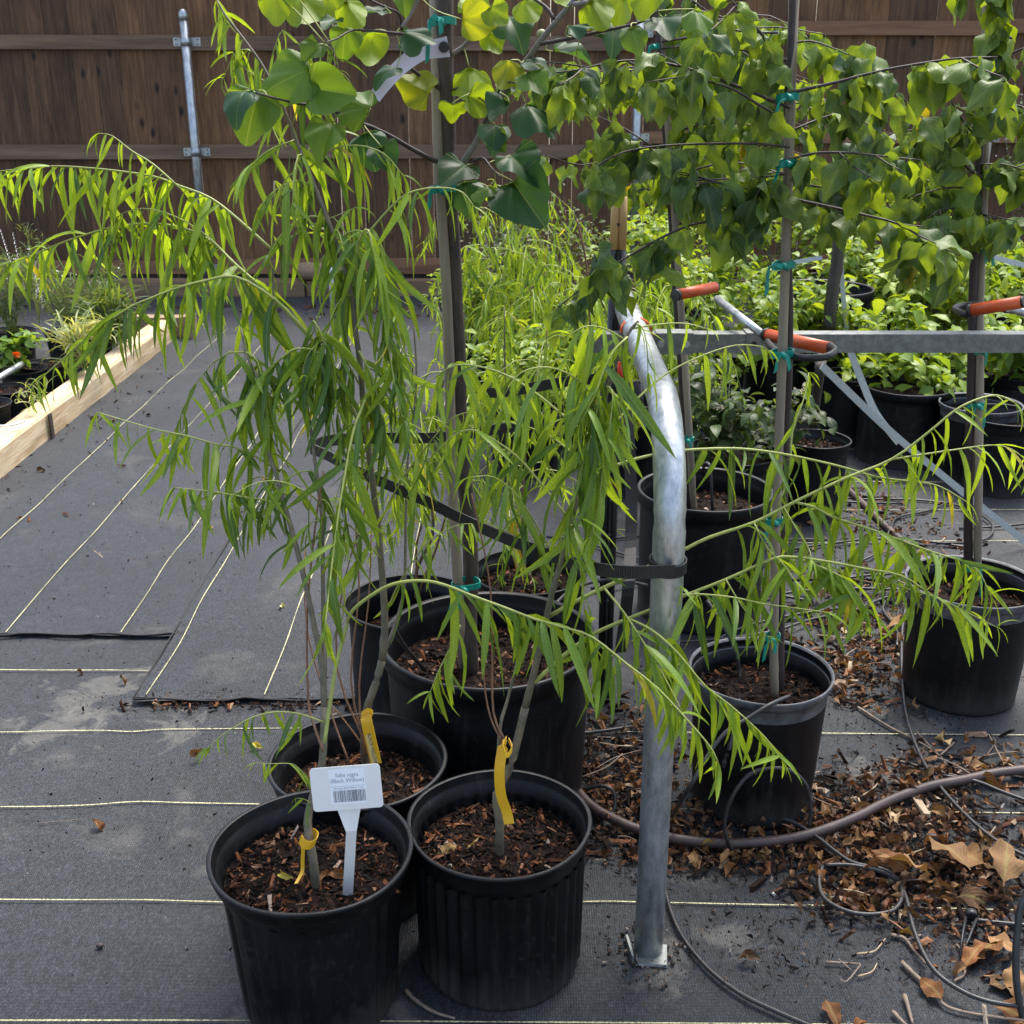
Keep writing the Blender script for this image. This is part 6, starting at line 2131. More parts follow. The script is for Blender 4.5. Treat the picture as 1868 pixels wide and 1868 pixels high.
# ================= shrubs in the rear rows
def shrub(x, yfoot, ytop, d, wpx, n, size, light, label, cols=((0.05, 0.11, 0.03), (0.11, 0.20, 0.035), (0.20, 0.30, 0.04)), potr=0.15, potlab=None, cap=150, leafset=SHRUB, base_z=0.27, lean=0.0, name="potted_shrub", dense=1.0, flowers=0, stem_mat='bark_g', group="leafy shrubs in the rear rows", nst=12):
    cxw = P(x, 700, d)
    n = int(n * 1.45)
    wpx *= 1.22
    ytop -= 30 if d > 4.5 else 8
    size *= 1.12
    g = Vector(((x - 934) * (d * _cp + CAM_H * _sp - 0.1) / FPX, d, 0))
    top = P(x, ytop, d).z
    wid = wpx * proj((g.x, d, 0.4))[2] / FPX / 2
    if potlab:
        pot(g.x, d, 0.28, potr, potr * 0.88, potlab, "plain", 0.04, nchip=0, group="black nursery pots", seg=48)
    b = Vector((g.x, d, base_z if (potlab or base_z != 0.27 or x == 890) else 0.0))
    pl = Plant(name, b, label, "shrub", group, leafset, M['shrub_m'], "leaf", cap)
    tips = []
    hh = top - b.z
    for k in range(nst):
        a, q = R.uniform(0, 6.3), math.sqrt(R.random())
        ex = Vector((math.cos(a) * q * wid, math.sin(a) * q * wid * 0.9, 0))
        ht = hh * (1 - 0.35 * q * q) * R.uniform(0.75, 1.02)
        pts = [b - Vector((0, 0, 0.02)), b + ex * 0.35 + Vector((0, 0, ht * 0.45)), b + ex * 0.8 + Vector((R.gauss(0, .02), 0, ht * 0.8)), b + ex * 1.0 + Vector((0, 0, ht))]
        pq = pl.wood(pts, 0.0035, 0.0014, M[stem_mat], "stem", 5, 4)
        tips.append(pq)
    for i in range(n):
        pq = R.choice(tips)
        t = R.random() ** 0.6
        j = min(len(pq) - 2, int((0.18 + 0.82 * t) * (len(pq) - 1)))
        p = pq[j].lerp(pq[j + 1], R.random()) + Vector((R.gauss(0, 0.035), R.gauss(0, 0.035), R.gauss(0, 0.028))) * (wid / 0.25)
        if potlab and i % 4 == 0:      # low leaves that spill over the rim
            a_, q_ = R.uniform(0, 6.3), R.uniform(0.5, 1.25)
            p = Vector((b.x + math.cos(a_) * potr * q_, b.y + math.sin(a_) * potr * q_, b.z + R.uniform(-0.02, 0.12)))
        hrel = (p.z - b.z) / max(0.05, hh)
        tt = min(1, max(0, light + R.gauss(0, 0.25)))
        c = lerp3(cols[0], cols[1], tt * 2) if tt < 0.5 else lerp3(cols[1], cols[2], tt * 2 - 1)
        pl.leaf(p, R.uniform(0, 6.3), size * R.uniform(0.55, 1.15), c, roll=R.gauss(0, 0.4), tilt=R.gauss(0, 0.35))
    for _ in range(flowers):
        pq = R.choice(tips)
        c = pq[-1] + Vector((R.gauss(0, .03), R.gauss(0, .03), 0.0))
        mb = MB()
        for _ in range(12):
            q = c + Vector((R.gauss(0, .010), R.gauss(0, .010), R.gauss(0, .006)))
            s = 0.004
            mb.add([q + Vector((s, 0, 0)), q + Vector((-s, 0, 0)), q + Vector((0, s, 0)), q + Vector((0, -s, 0)), q + Vector((0, 0, s)), q + Vector((0, 0, -s))],
                   [(0, 2, 4), (2, 1, 4), (1, 3, 4), (3, 0, 4), (2, 0, 5), (1, 2, 5), (3, 1, 5), (0, 3, 5)])
        mb.build("flower_head", M['berry'], pl.root, pl.base)
    pl.finish()


BR = ((0.07, 0.14, 0.025), (0.16, 0.28, 0.035), (0.28, 0.39, 0.045))
DK = ((0.022, 0.05, 0.02), (0.045, 0.09, 0.03), (0.09, 0.15, 0.035))
shrub(1335, 830, 655, 3.75, 230, 420, 0.060, 0.45, "dark leaved shrub with cream flower heads behind the middle stake", DK, 0.16, "black pot under the dark shrub with cream flowers", cap=290, flowers=5, nst=16)
shrub(1668, 700, 585, 4.72, 215, 420, 0.085, 0.70, "broad pointed leaved shrub in the wide pot below the rail", BR, cap=290, nst=16)
shrub(1845, 740, 590, 4.85, 170, 330, 0.08, 0.55, "broad leaved shrub at the right edge below the rail", BR, 0.17, "black pot at the right edge below the rail", cap=220, nst=12)
shrub(1520, 690, 545, 5.2, 170, 300, 0.07, 0.6, "light green shrub left of the broad leaved one, behind the sleeve loop", BR, 0.15, "black pot behind the strap, right of the middle stake", cap=160)
shrub(1415, 640, 520, 5.2, 190, 360, 0.065, 0.6, "light green shrub directly behind the middle stake above the rail", BR, 0.15, "black pot behind the middle stake, hidden by leaves", cap=180)
shrub(1300, 640, 455, 5.0, 210, 480, 0.062, 0.65, "bushy light green shrub above the short orange sleeve", BR, 0.15, "black pot behind the short orange sleeve", cap=220, nst=16)
shrub(1190, 640, 400, 5.4, 210, 480, 0.062, 0.75, "yellow green shrub right of the tan topped post", BR, 0.15, "black pot right of the tan topped post", cap=220, nst=16)
shrub(1010, 600, 395, 5.9, 240, 1000, 0.034, 0.5, "small leaved twiggy shrub between redbud trunk and tan topped post", ((0.035, 0.07, 0.03), (0.07, 0.12, 0.035), (0.13, 0.19, 0.05)), 0.16, "black pot of the small leaved twiggy shrub", cap=290, nst=24, stem_mat='twig_b')
shrub(900, 560, 385, 6.4, 160, 520, 0.036, 0.4, "dull green small leaved shrub right behind the redbud trunk", DK, 0.16, "black pot far back behind the redbud trunk", cap=160, nst=16)
shrub(1060, 660, 560, 4.7, 190, 380, 0.055, 0.7, "low light green shrub left of the rail end", BR, 0.15, "black pot left of the rail end", cap=200)
shrub(1600, 600, 470, 6.0, 220, 480, 0.075, 0.7, "light green shrub behind the dark wrapped stake", BR, 0.15, "black pot behind the dark wrapped stake", cap=200, nst=16)
shrub(1730, 600, 480, 5.7, 200, 420, 0.085, 0.75, "light green broad shrub left of the right hand stake", BR, 0.15, "black pot left of the right hand stake, far row", cap=200, nst=16)
shrub(1845, 600, 455, 6.2, 190, 420, 0.085, 0.65, "light green shrub behind the orange sleeve at the right edge", BR, 0.15, "black pot far right, last row", cap=180, nst=14)
shrub(1240, 560, 360, 6.8, 230, 520, 0.060, 0.8, "bright shrub in the last row behind the stake, before the fence", BR, 0.15, "black pot in the last row before the fence", cap=160, nst=16)
shrub(1420, 560, 330, 7.0, 230, 560, 0.070, 0.65, "tall light green shrub in the last row behind the plum leaves", BR, 0.15, "black pot in the last row behind the plum", cap=160, nst=16)
shrub(1600, 540, 300, 7.2, 240, 560, 0.075, 0.6, "tall shrub in the last row between the two staked plums", BR, 0.15, "black pot between the two staked plums, last row", cap=160, nst=16)
shrub(1880, 560, 130, 7.3, 150, 1500, 0.034, 0.3, "tall dark fine leaved evergreen by the fence at the right edge", ((0.012, 0.03, 0.014), (0.025, 0.05, 0.02), (0.05, 0.08, 0.03)), 0.2, "black pot of the dark evergreen", cap=290, nst=34, group=None)
shrub(960, 700, 590, 4.35, 190, 420, 0.052, 0.7, "low fresh green shrub right of the redbud trunk", BR, 0.15, "black pot right of the redbud trunk, fourth row", cap=200)
shrub(890, 640, 500, 5.3, 170, 420, 0.045, 0.65, "light green small leaved shrub low beside the redbud trunk", BR, cap=200, nst=16, base_z=0.27)
# extra pots of the rear rows standing in the open
for (x, y, d, r, lab) in ((1556, 700, 4.75, 0.13, "black pot left of the wide one, beside the pale strap"), (1835, 760, 4.15, 0.15, "black pot at the right edge behind the willow tips"),
                          (1505, 500, 5.6, 0.24, "large black pot half hidden by the dark wrapped stake")):
    g = G(x, y + 40, 0.0)
    if d > 5:
        g = Vector((P(x, y, d).x, d, 0))
        pot(g.x, g.y, 0.50, r, r * .9, lab, "big", 0.05, nchip=0, seg=48)
    else:
        g = Vector((P(x, y, d).x, d, 0))
        pot(g.x, g.y, 0.29, r, r * .87, lab, "plain", 0.04, nchip=0, seg=48)

# ================= perennials in the bed on the left
FN = ((0.05, 0.10, 0.03), (0.10, 0.17, 0.05), (0.18, 0.26, 0.09))


def perennial(x, d, ytop, wpx, n, size, label, cols, leafset, name="potted_perennial", light=0.5, petals=0, petal_mat='petal', pr=0.11, cap=200, nst=14, spike=0, fl=0.007):
    g = Vector((P(x, 560, d).x, d, 0))
    pot(g.x, d, 0.17, pr, pr * 0.8, "small black pot: " + label.split(",")[0].replace("with", "holding")[:1] * 0 + "small black pot under the " + label, "plain", 0.02, nchip=0, seg=40, group="small pots in the timber bed") if False else None
    top = P(x, ytop, d).z
    wid = wpx * proj((g.x, d, 0.3))[2] / FPX / 2
    b = Vector((g.x, d, 0.145))
    pl = Plant(name, b, label, "perennial", "perennials in the timber bed", leafset, M['shrub_m'], "leaf", cap)
    tips = []
    for k in range(nst):
        a, q = R.uniform(0, 6.3), math.sqrt(R.random())
        ex = Vector((math.cos(a) * q * wid, math.sin(a) * q * wid * 0.7, 0))
        ht = (top - b.z) * R.uniform(0.6, 1.0)
        pq = pl.wood([b - Vector((0, 0, .01)), b + ex * 0.4 + Vector((0, 0, ht * 0.5)), b + ex * 0.85 + Vector((0, 0, ht * 0.85)), b + ex + Vector((0, 0, ht))], 0.0018, 0.0008, M['twig_y'], "stem", 4, 4)
        tips.append(pq)
    for i in range(n):
        pq = R.choice(tips)
        j = min(len(pq) - 2, int(R.random() ** 0.8 * (len(pq) - 1)))
        p = pq[j].lerp(pq[j + 1], R.random()) + Vector((R.gauss(0, 0.02), R.gauss(0, 0.02), R.gauss(0, 0.012)))
        tt = min(1, max(0, light + R.gauss(0, 0.28)))
        c = lerp3(cols[0], cols[1], tt * 2) if tt < 0.5 else lerp3(cols[1], cols[2], tt * 2 - 1)
        pl.leaf(p, R.uniform(0, 6.3), size * R.uniform(0.5, 1.2), c, roll=R.gauss(0, 0.4), tilt=R.gauss(0, 0.4))
    for _ in range(petals):
        pq = R.choice(tips)
        c = pq[-1] + Vector((R.gauss(0, .015), R.gauss(0, .015), R.uniform(0, 0.02)))
        mb = MB()
        for k in range(5):
            a = k * 1.257 + R.uniform(0, 1)
            e = Vector((math.cos(a), math.sin(a), R.uniform(0.1, 0.6))) * fl * 1.6
            s = Vector((-math.sin(a), math.cos(a), 0)) * fl * 0.6
            mb.add([c, c + e * 0.6 + s, c + e, c + e * 0.6 - s], [(0, 1, 2, 3)])
        mb.build("flower", M[petal_mat], pl.root, pl.base)
    for _ in range(spike):
        p0 = b + Vector((R.uniform(-wid, wid), R.uniform(-.05, .05), (top - b.z) * R.uniform(0.3, 0.5)))
        p1 = p0 + Vector((R.gauss(0, .03), 0, (top - b.z) * R.uniform(0.35, 0.6)))
        mb = MB()
        for k in range(60):
            q = k / 60
            c = p0.lerp(p1, q)
            a = k * 2.4
            rr_ = 0.013 * (1 - q) + 0.004
            e = Vector((math.cos(a) * rr_, math.sin(a) * rr_, 0.006))
            s = Vector((-math.sin(a), math.cos(a), 0.5)) * 0.003
            mb.add([c - s, c + e, c + s], [(0, 1, 2)])
        mb.build("flower_spike", M['petal'] if R.random() < .6 else M['shrub_m'], pl.root, pl.base) if False else mb.build("flower_spike", M['petal'], pl.root, pl.base)
    pl.finish()


for (x, y, d, r, lab) in ((20, 740, 4.75, 0.11, "small black pot nearest the camera in the timber bed"), (40, 660, 5.35, 0.11, "small black pot holding the marigold, in the timber bed"),
                          (140, 640, 5.45, 0.12, "small black pot holding the striped strap leaved plant"), (205, 610, 6.1, 0.12, "small black pot by the far end of the timber bed"),
                          (120, 590, 6.2, 0.12, "small black pot holding the white flowered perennial"), (20, 590, 6.2, 0.12, "small black pot holding the spiked perennial at the left edge"),
                          (70, 720, 5.0, 0.11, "small black pot beside the steel bar in the bed")):
    g = Vector((P(x, y, d).x, d, 0))
    if g.x + r > -2.09:
        g.x = -2.09 - r
    pot(g.x, g.y, 0.165, r, r * 0.8, lab, "plain", 0.02, nchip=60, seg=40, group="small pots in the timber bed")
VG = ((0.14, 0.22, 0.06), (0.30, 0.38, 0.16), (0.50, 0.55, 0.32))
perennial(15, 6.2, 455, 150, 1100, 0.065, "green perennial with white flower spikes at the far left", FN, STRAP, spike=3, petals=6, nst=26)
perennial(125, 6.2, 480, 230, 1500, 0.060, "airy fine leaved perennial with small white flowers", FN, STRAP, petals=16, nst=26)
perennial(68, 6.5, 400, 60, 160, 0.05, "perennial with the tallest pale flower spike", FN, STRAP, spike=3, nst=8)
perennial(190, 6.45, 525, 110, 500, 0.06, "fine leaved perennial with rusty seed heads", ((0.06, 0.10, 0.04), (0.12, 0.16, 0.06), (0.3, 0.16, 0.08)), STRAP, petals=14, petal_mat='rust', nst=14)
perennial(140, 5.45, 590, 150, 190, 0.15, "striped strap leaved plant spilling towards the timber", VG, STRAP, nst=5, light=0.7)
perennial(205, 6.0, 545, 120, 360, 0.17, "dark strap leaved clump at the far end of the bed", FN, STRAP, nst=6, light=0.5)
perennial(10, 5.35, 610, 95, 160, 0.07, "bushy green marigold with one orange flower at the left edge", ((0.08, 0.16, 0.03), (0.14, 0.26, 0.04), (0.24, 0.38, 0.05)), SHRUB, nst=8, light=0.6)
perennial(25, 4.75, 715, 60, 26, 0.10, "sparse striped seedling in the nearest bed pot", VG, STRAP, nst=3, light=0.7)
c = P(30, 650, 5.2)
mb = MB()
for k in range(46):
    a, e = R.uniform(0, 6.3), R.uniform(-0.2, 1.4)
    d_ = Vector((math.cos(a) * math.cos(e), math.sin(a) * math.cos(e), math.sin(e)))
    s = d_.cross(Vector((0.1, 0.3, 1))).normalized() * 0.007
    mb.add([c + d_ * 0.004, c + d_ * 0.019 + s, c + d_ * 0.022, c + d_ * 0.019 - s], [(0, 1, 2, 3)])
fl_t = mb.build("marigold_flower", M['marigold'], None, c)
tag(fl_t, "single orange marigold flower at the left edge", "flower")
tube_thing("steel_bar", [P(-20, 700, 5.0) , P(40, 664, 5.25)], 0.014, M['galv'], "bluish steel bar lying across the small pots at the left edge", "bar", n=10)
tube_thing("white_cable", [P(-20, 777, 4.5), P(20, 776, 4.5), P(45, 768, 4.55)], 0.0045, M['pvc'], "thin white cable by the nearest bed pot", "cable")

# ---------------------------------------------------------------- hoses and drip tubes
def gpath(pp, lift=0.006):
    return [G(q[0], q[1], (q[2] if len(q) > 2 else lift)) for q in pp]


tube_thing("poly_hose", gpath([(1050, 1440), (1085, 1475), (1150, 1508), (1220, 1528), (1300, 1538), (1370, 1538), (1440, 1530), (1500, 1515), (1560, 1492), (1620, 1462), (1690, 1436), (1760, 1422), (1830, 1408), (1960, 1396)], 0.024),
           0.0105, M['hose'], "thick brown poly hose curving in front of the middle right pot", "hose", None, 12)
tube_thing("poly_hose", gpath([(1520, 870), (1560, 905), (1610, 955), (1660, 1000), (1720, 1060)], 0.016), 0.012, M['hose'], "brown poly hose running back among the rear pots", "hose", None, 12)
DT = [
    ([(1218, 1440, .05), (1210, 1500, .02), (1207, 1560), (1215, 1630), (1240, 1700), (1290, 1765), (1350, 1812), (1410, 1842), (1480, 1872), (1560, 1900)], "drip tube leaving the bent pipe foot and sweeping to the bottom edge"),
    ([(1070, 1440, .03), (1095, 1434, .05), (1115, 1440, .05), (1122, 1460, .03), (1116, 1482), (1090, 1484), (1070, 1480)], "small loop of drip tube left of the bent pipe"),
    ([(1060, 1338), (1110, 1332), (1170, 1324), (1220, 1330)], "straight drip tube between redbud pot and bent pipe"),
    ([(1380, 1495), (1430, 1494), (1480, 1520), (1530, 1558), (1560, 1575), (1620, 1590), (1650, 1630), (1668, 1700), (1700, 1765), (1750, 1805), (1810, 1828), (1900, 1840)], "drip tube running from the brown hose to the lower right corner"),
    ([(1500, 1580), (1494, 1610), (1505, 1640), (1545, 1662), (1590, 1668), (1630, 1660), (1645, 1635), (1638, 1608), (1600, 1588), (1550, 1578), (1505, 1578)], "flat ring of drip tube lying on the leaf litter"),
    ([(1652, 1105), (1645, 1160), (1646, 1240), (1655, 1310), (1680, 1380), (1715, 1435), (1765, 1490), (1820, 1535), (1900, 1575)], "long drip tube passing from behind the right pot to the right edge"),
    ([(1720, 1415), (1780, 1425), (1830, 1445), (1900, 1470)], "drip tube beside the brown hose at the right edge"),
    ([(1780, 1678), (1830, 1684), (1900, 1690)], "drip tube joined to the black drip stake at the right"),
]
for pp, lab in DT:
    tube_thing("drip_tube", gpath(pp, 0.024 if 'ring' in lab or 'corner' in lab or 'right edge' in lab else 0.010), 0.0042, M['tube'], lab, "drip tube", "black drip irrigation tubes", 8, 6)
tube_thing("drip_tube", [P(x, y, Y) for x, y, Y in [(1500, 1568, 1.97), (1450, 1573, 1.955), (1400, 1577, 1.95), (1350, 1565, 1.955), (1328, 1535, 1.96), (1322, 1500, 1.965), (1335, 1455, 1.97), (1365, 1415, 1.98), (1400, 1402, 1.98), (1440, 1405, 1.98), (1470, 1432, 1.98), (1479, 1475, 1.975), (1476, 1508, 1.97)]],
           0.0042, M['tube'], "standing loop of drip tube in front of the middle right pot", "drip tube", "black drip irrigation tubes", 8, 6)
tube_thing("drip_tube", [P(x, y, Y) for x, y, Y in [(1440, 1270, 2.06), (1405, 1285, 2.02), (1365, 1310, 2.0), (1325, 1335, 1.98), (1290, 1380, 1.95), (1262, 1430, 1.92), (1240, 1465, 1.95)]] + [G(1225, 1490, 0.01)],
           0.0042, M['tube'], "drip tube hooked over the rim of the middle right pot", "drip tube", "black drip irrigation tubes", 8, 6)
tube_thing("drip_tube", [P(x, y, Y) for x, y, Y in [(1290, 1095, 2.35), (1318, 1140, 2.30), (1342, 1190, 2.26), (1350, 1250, 2.22), (1340, 1330, 2.0), (1318, 1400, 1.96)]],
           0.0042, M['tube'], "grey drip tube arching across the inside of the middle right pot", "drip tube", "black drip irrigation tubes", 8, 6)
tube_thing("drip_tube", [P(x, y, Y) for x, y, Y in [(715, 1140, 2.02), (735, 1175, 2.08), (760, 1205, 2.13), (775, 1222, 2.17)]], 0.0048, M['tube'], "drip tube dipping into the redbud pot at its left", "drip tube", "black drip irrigation tubes", 8, 6)
tube_thing("drip_tube", [P(x, y, Y) for x, y, Y in [(1010, 1105, 2.45), (1040, 1078, 2.5), (1080, 1062, 2.55), (1130, 1058, 2.55), (1180, 1068, 2.6)]], 0.0045, M['tube'], "drip tube running behind the redbud pot to the dark post", "drip tube", "black drip irrigation tubes", 8, 6)
tube_thing("drip_tube", [P(1925, 1560, 1.62), P(1868, 1640, 1.60), P(1856, 1700, 1.58), P(1853, 1760, 1.56), P(1858, 1820, 1.54), P(1872, 1880, 1.52)], 0.0060, M['tube'], "thicker black tube standing at the lower right edge", "drip tube", "black drip irrigation tubes", 8, 6)
tube_thing("drip_tube", [G(1284, 870, 0.34), P(1284, 850, 3.15), P(1290, 845, 3.12), P(1296, 860, 3.1), G(1300, 935, 0.31)], 0.0045, M['tube'], "hooked drip tube inside the wide pot behind the pipe", "drip tube", "black drip irrigation tubes", 8, 6)
# tangle among the rear pots
rt = random.Random(21)
for k in range(22):
    x, y = rt.uniform(1440, 1850), rt.uniform(660, 1130)
    a = rt.uniform(-0.5, 0.5) + (math.pi if rt.random() < .5 else 0)
    pts = []
    p = G(x, y, 0.012)
    for i in range(7):
        pts.append(p.copy())
        a += rt.gauss(0, 0.35)
        p = p + Vector((math.cos(a) * 0.16, math.sin(a) * 0.13, 0)) 
        p.z = 0.014 + rt.uniform(0, 0.01)
    turn_ = (pts[-1] - pts[0]).length / 0.9
    shape_ = "nearly straight" if turn_ > 0.93 else "gently bent" if turn_ > 0.7 else "looping"
    u_, v_, _w = proj(pts[3])
    where_ = ("near the right stake" if u_ > 1740 else "under the pale strap" if u_ > 1600 else "beside the small bare pot" if u_ > 1450 else "left of the small bare pot")
    far_ = "in the far rows" if v_ < 760 else "in the middle rows" if v_ < 920 else "towards the leaf litter"
    tube_thing("drip_tube", pts, 0.0042, M['tube'], shape_ + " thin drip tube " + where_ + ", " + far_, "drip tube", "tangled drip tubes among the rear pots", 6, 5)
# drip stake lying at the lower right
a_, b_ = G(1752, 1745, 0.01), G(1772, 1672, 0.022)
ds = thing("drip_stake", a_, "black forked plastic drip stake lying at the lower right", "drip stake")
mb = MB()
sd_ = (b_ - a_).normalized().cross(Vector((0, 0, 1)))
for s in (-1, 1):
    mb.tube([a_ + sd_ * s * 0.0005, a_.lerp(b_, 0.5) + sd_ * s * 0.006, b_ + sd_ * s * 0.009], [0.0012, 0.0022, 0.003], 6)
for q in (0.35, 0.55, 0.75):
    c = a_.lerp(b_, q)
    mb.tube([c - sd_ * 0.008 * q, c + sd_ * 0.008 * q], 0.0015, 5)
mb.build("stake_legs", M['rubber'], ds)
mb = MB(); mb.tube([b_ - Vector((0, 0.002, 0)), b_ + Vector((0.002, 0.010, 0.002))], 0.011, 12); mb.build("stake_head", M['rubber'], ds)

# ---------------------------------------------------------------- litter on the ground
def gauss_area(cx, cy, sx, sy, ang=0.0):
    ca, sa = math.cos(ang), math.sin(ang)

    def f():
        for _ in range(20):
            u, v = R.gauss(0, 0.5), R.gauss(0, 0.5)
            x = cx + u * sx * ca - v * sy * sa
            y = cy + u * sx * sa + v * sy * ca
            if y < 560:
                continue
            g = G(x, y)
            return g.x, g.y
        g = G(cx, cy)
        return g.x, g.y
    return f


def mass(name, n, areas, size, mat, z=0.006, el=2.4):
    tot = sum(a[5] for a in areas)
    fs = [(gauss_area(*a[:5]), a[5] / tot) for a in areas]

    def rect():
        r = R.random()
        for f, w in fs:
            r -= w
            if r <= 0:
                return f()
        return fs[-1][0]()
    return chips(name, n, 0, 0, 0, z, size, mat, None, el, rect)


AR = [  # column, row, spread x, spread y, tilt, weight
    (1620, 1480, 260, 90, -0.15, 1.6), (1560, 1530, 240, 80, 0.1, 1.5), (1700, 1580, 240, 110, 0.4, 1.5), (1130, 1400, 110, 120, 0.3, 1.6), (1180, 1500, 130, 60, 0.1, 0.9),
    (1270, 1560, 200, 40, 0.05, 0.9), (1560, 1250, 130, 60, 0, 0.7), (1570, 1080, 170, 120, 0.3, 1.5), (1640, 960, 170, 70, 0.4, 0.8), (1570, 1180, 150, 60, 0, 0.9),
    (1700, 1420, 220, 50, -0.2, 0.8), (1570, 1640, 130, 50, 0, 0.7), (1790, 1650, 140, 150, 0.6, 0.6), (1520, 900, 140, 70, 0, 0.4), (1740, 1140, 120, 30, 0, 0.3),
]
tag(mass("leaf_litter", 3900, AR, 0.013, M['litter'], 0.004), "brown litter of crumbled leaves and bark between the right hand pots", "leaf litter")
AR2 = [(1620, 1500, 300, 130, 0.1, 2), (1130, 1420, 120, 120, 0, 1), (1270, 1560, 260, 60, 0, 1), (1570, 1080, 200, 150, 0.3, 1.3), (1650, 1280, 200, 60, 0, 0.5), (1500, 1720, 300, 120, 0, 0.35), (1750, 1600, 200, 150, 0.4, 1)]
tag(mass("soil_crumbs", 7000, AR2, 0.0045, M['crumb'], 0.003, 1.8), "dark spilled potting soil scattered on the cloth", "spilled soil")
AR3 = [(300, 1300, 500, 400, 0, 1), (300, 900, 420, 300, 0, 0.6), (1400, 1700, 450, 170, 0, 0.8), (520, 700, 300, 120, 0, 0.25), (420, 1275, 240, 12, 0, 0.25), (1620, 900, 300, 200, 0, 0.4)]
tag(mass("crumbs", 1900, AR3, 0.0036, M['crumb'], 0.010, 1.6), "sparse grit and crumbs strewn over the ground cloth", "grit")
tag(mass("leaf_litter", 300, [(850, 553, 900, 10, 0, 1), (620, 575, 500, 10, 0, .5)], 0.02, M['litter'], 0.006), "line of dry leaf litter along the timbers at the fence", "leaf litter")
tag(mass("leaf_litter", 220, [(440, 1292, 260, 8, 0, 1), (640, 1290, 60, 40, 0, .6), (290, 1285, 40, 12, 0, .4)], 0.009, M['litter'], 0.006), "fine pale debris along the end of the middle cloth", "leaf litter")
tag(mass("leaf_litter", 90, [(100, 850, 160, 90, -0.7, 1), (250, 720, 130, 80, -.7, 1)], 0.012, M['litter'], 0.010), "bits of dry leaf lying along the timber frame", "leaf litter")

D_T, D_B, D_O = (0.26, 0.14, 0.065), (0.085, 0.038, 0.020), (0.19, 0.075, 0.03)


def dryleaf(x, y, spx, col, label, az=None, lift=0.006, k=None, group="fallen brown leaves"):
    g = G(x, y, lift)
    w = proj(g)[2]
    s = spx * w / FPX
    o = bpy.data.objects.new("fallen_leaf", (R.choice(DRYBIG) if spx > 60 else R.choice(DRY))["me"])
    COL.objects.link(o)
    o.location = g + Vector((0, 0, 0.004))
    o.rotation_euler = Euler((R.gauss(0, 0.4), R.gauss(0, 0.25), az if az is not None else R.uniform(0, 6.3)))
    o.scale = (s, s, s)
    q = R.uniform(0.8, 1.2)
    o.color = (col[0] * q, col[1] * q, col[2] * q, 1)
    tag(o, label, "fallen leaf", group)
    return o


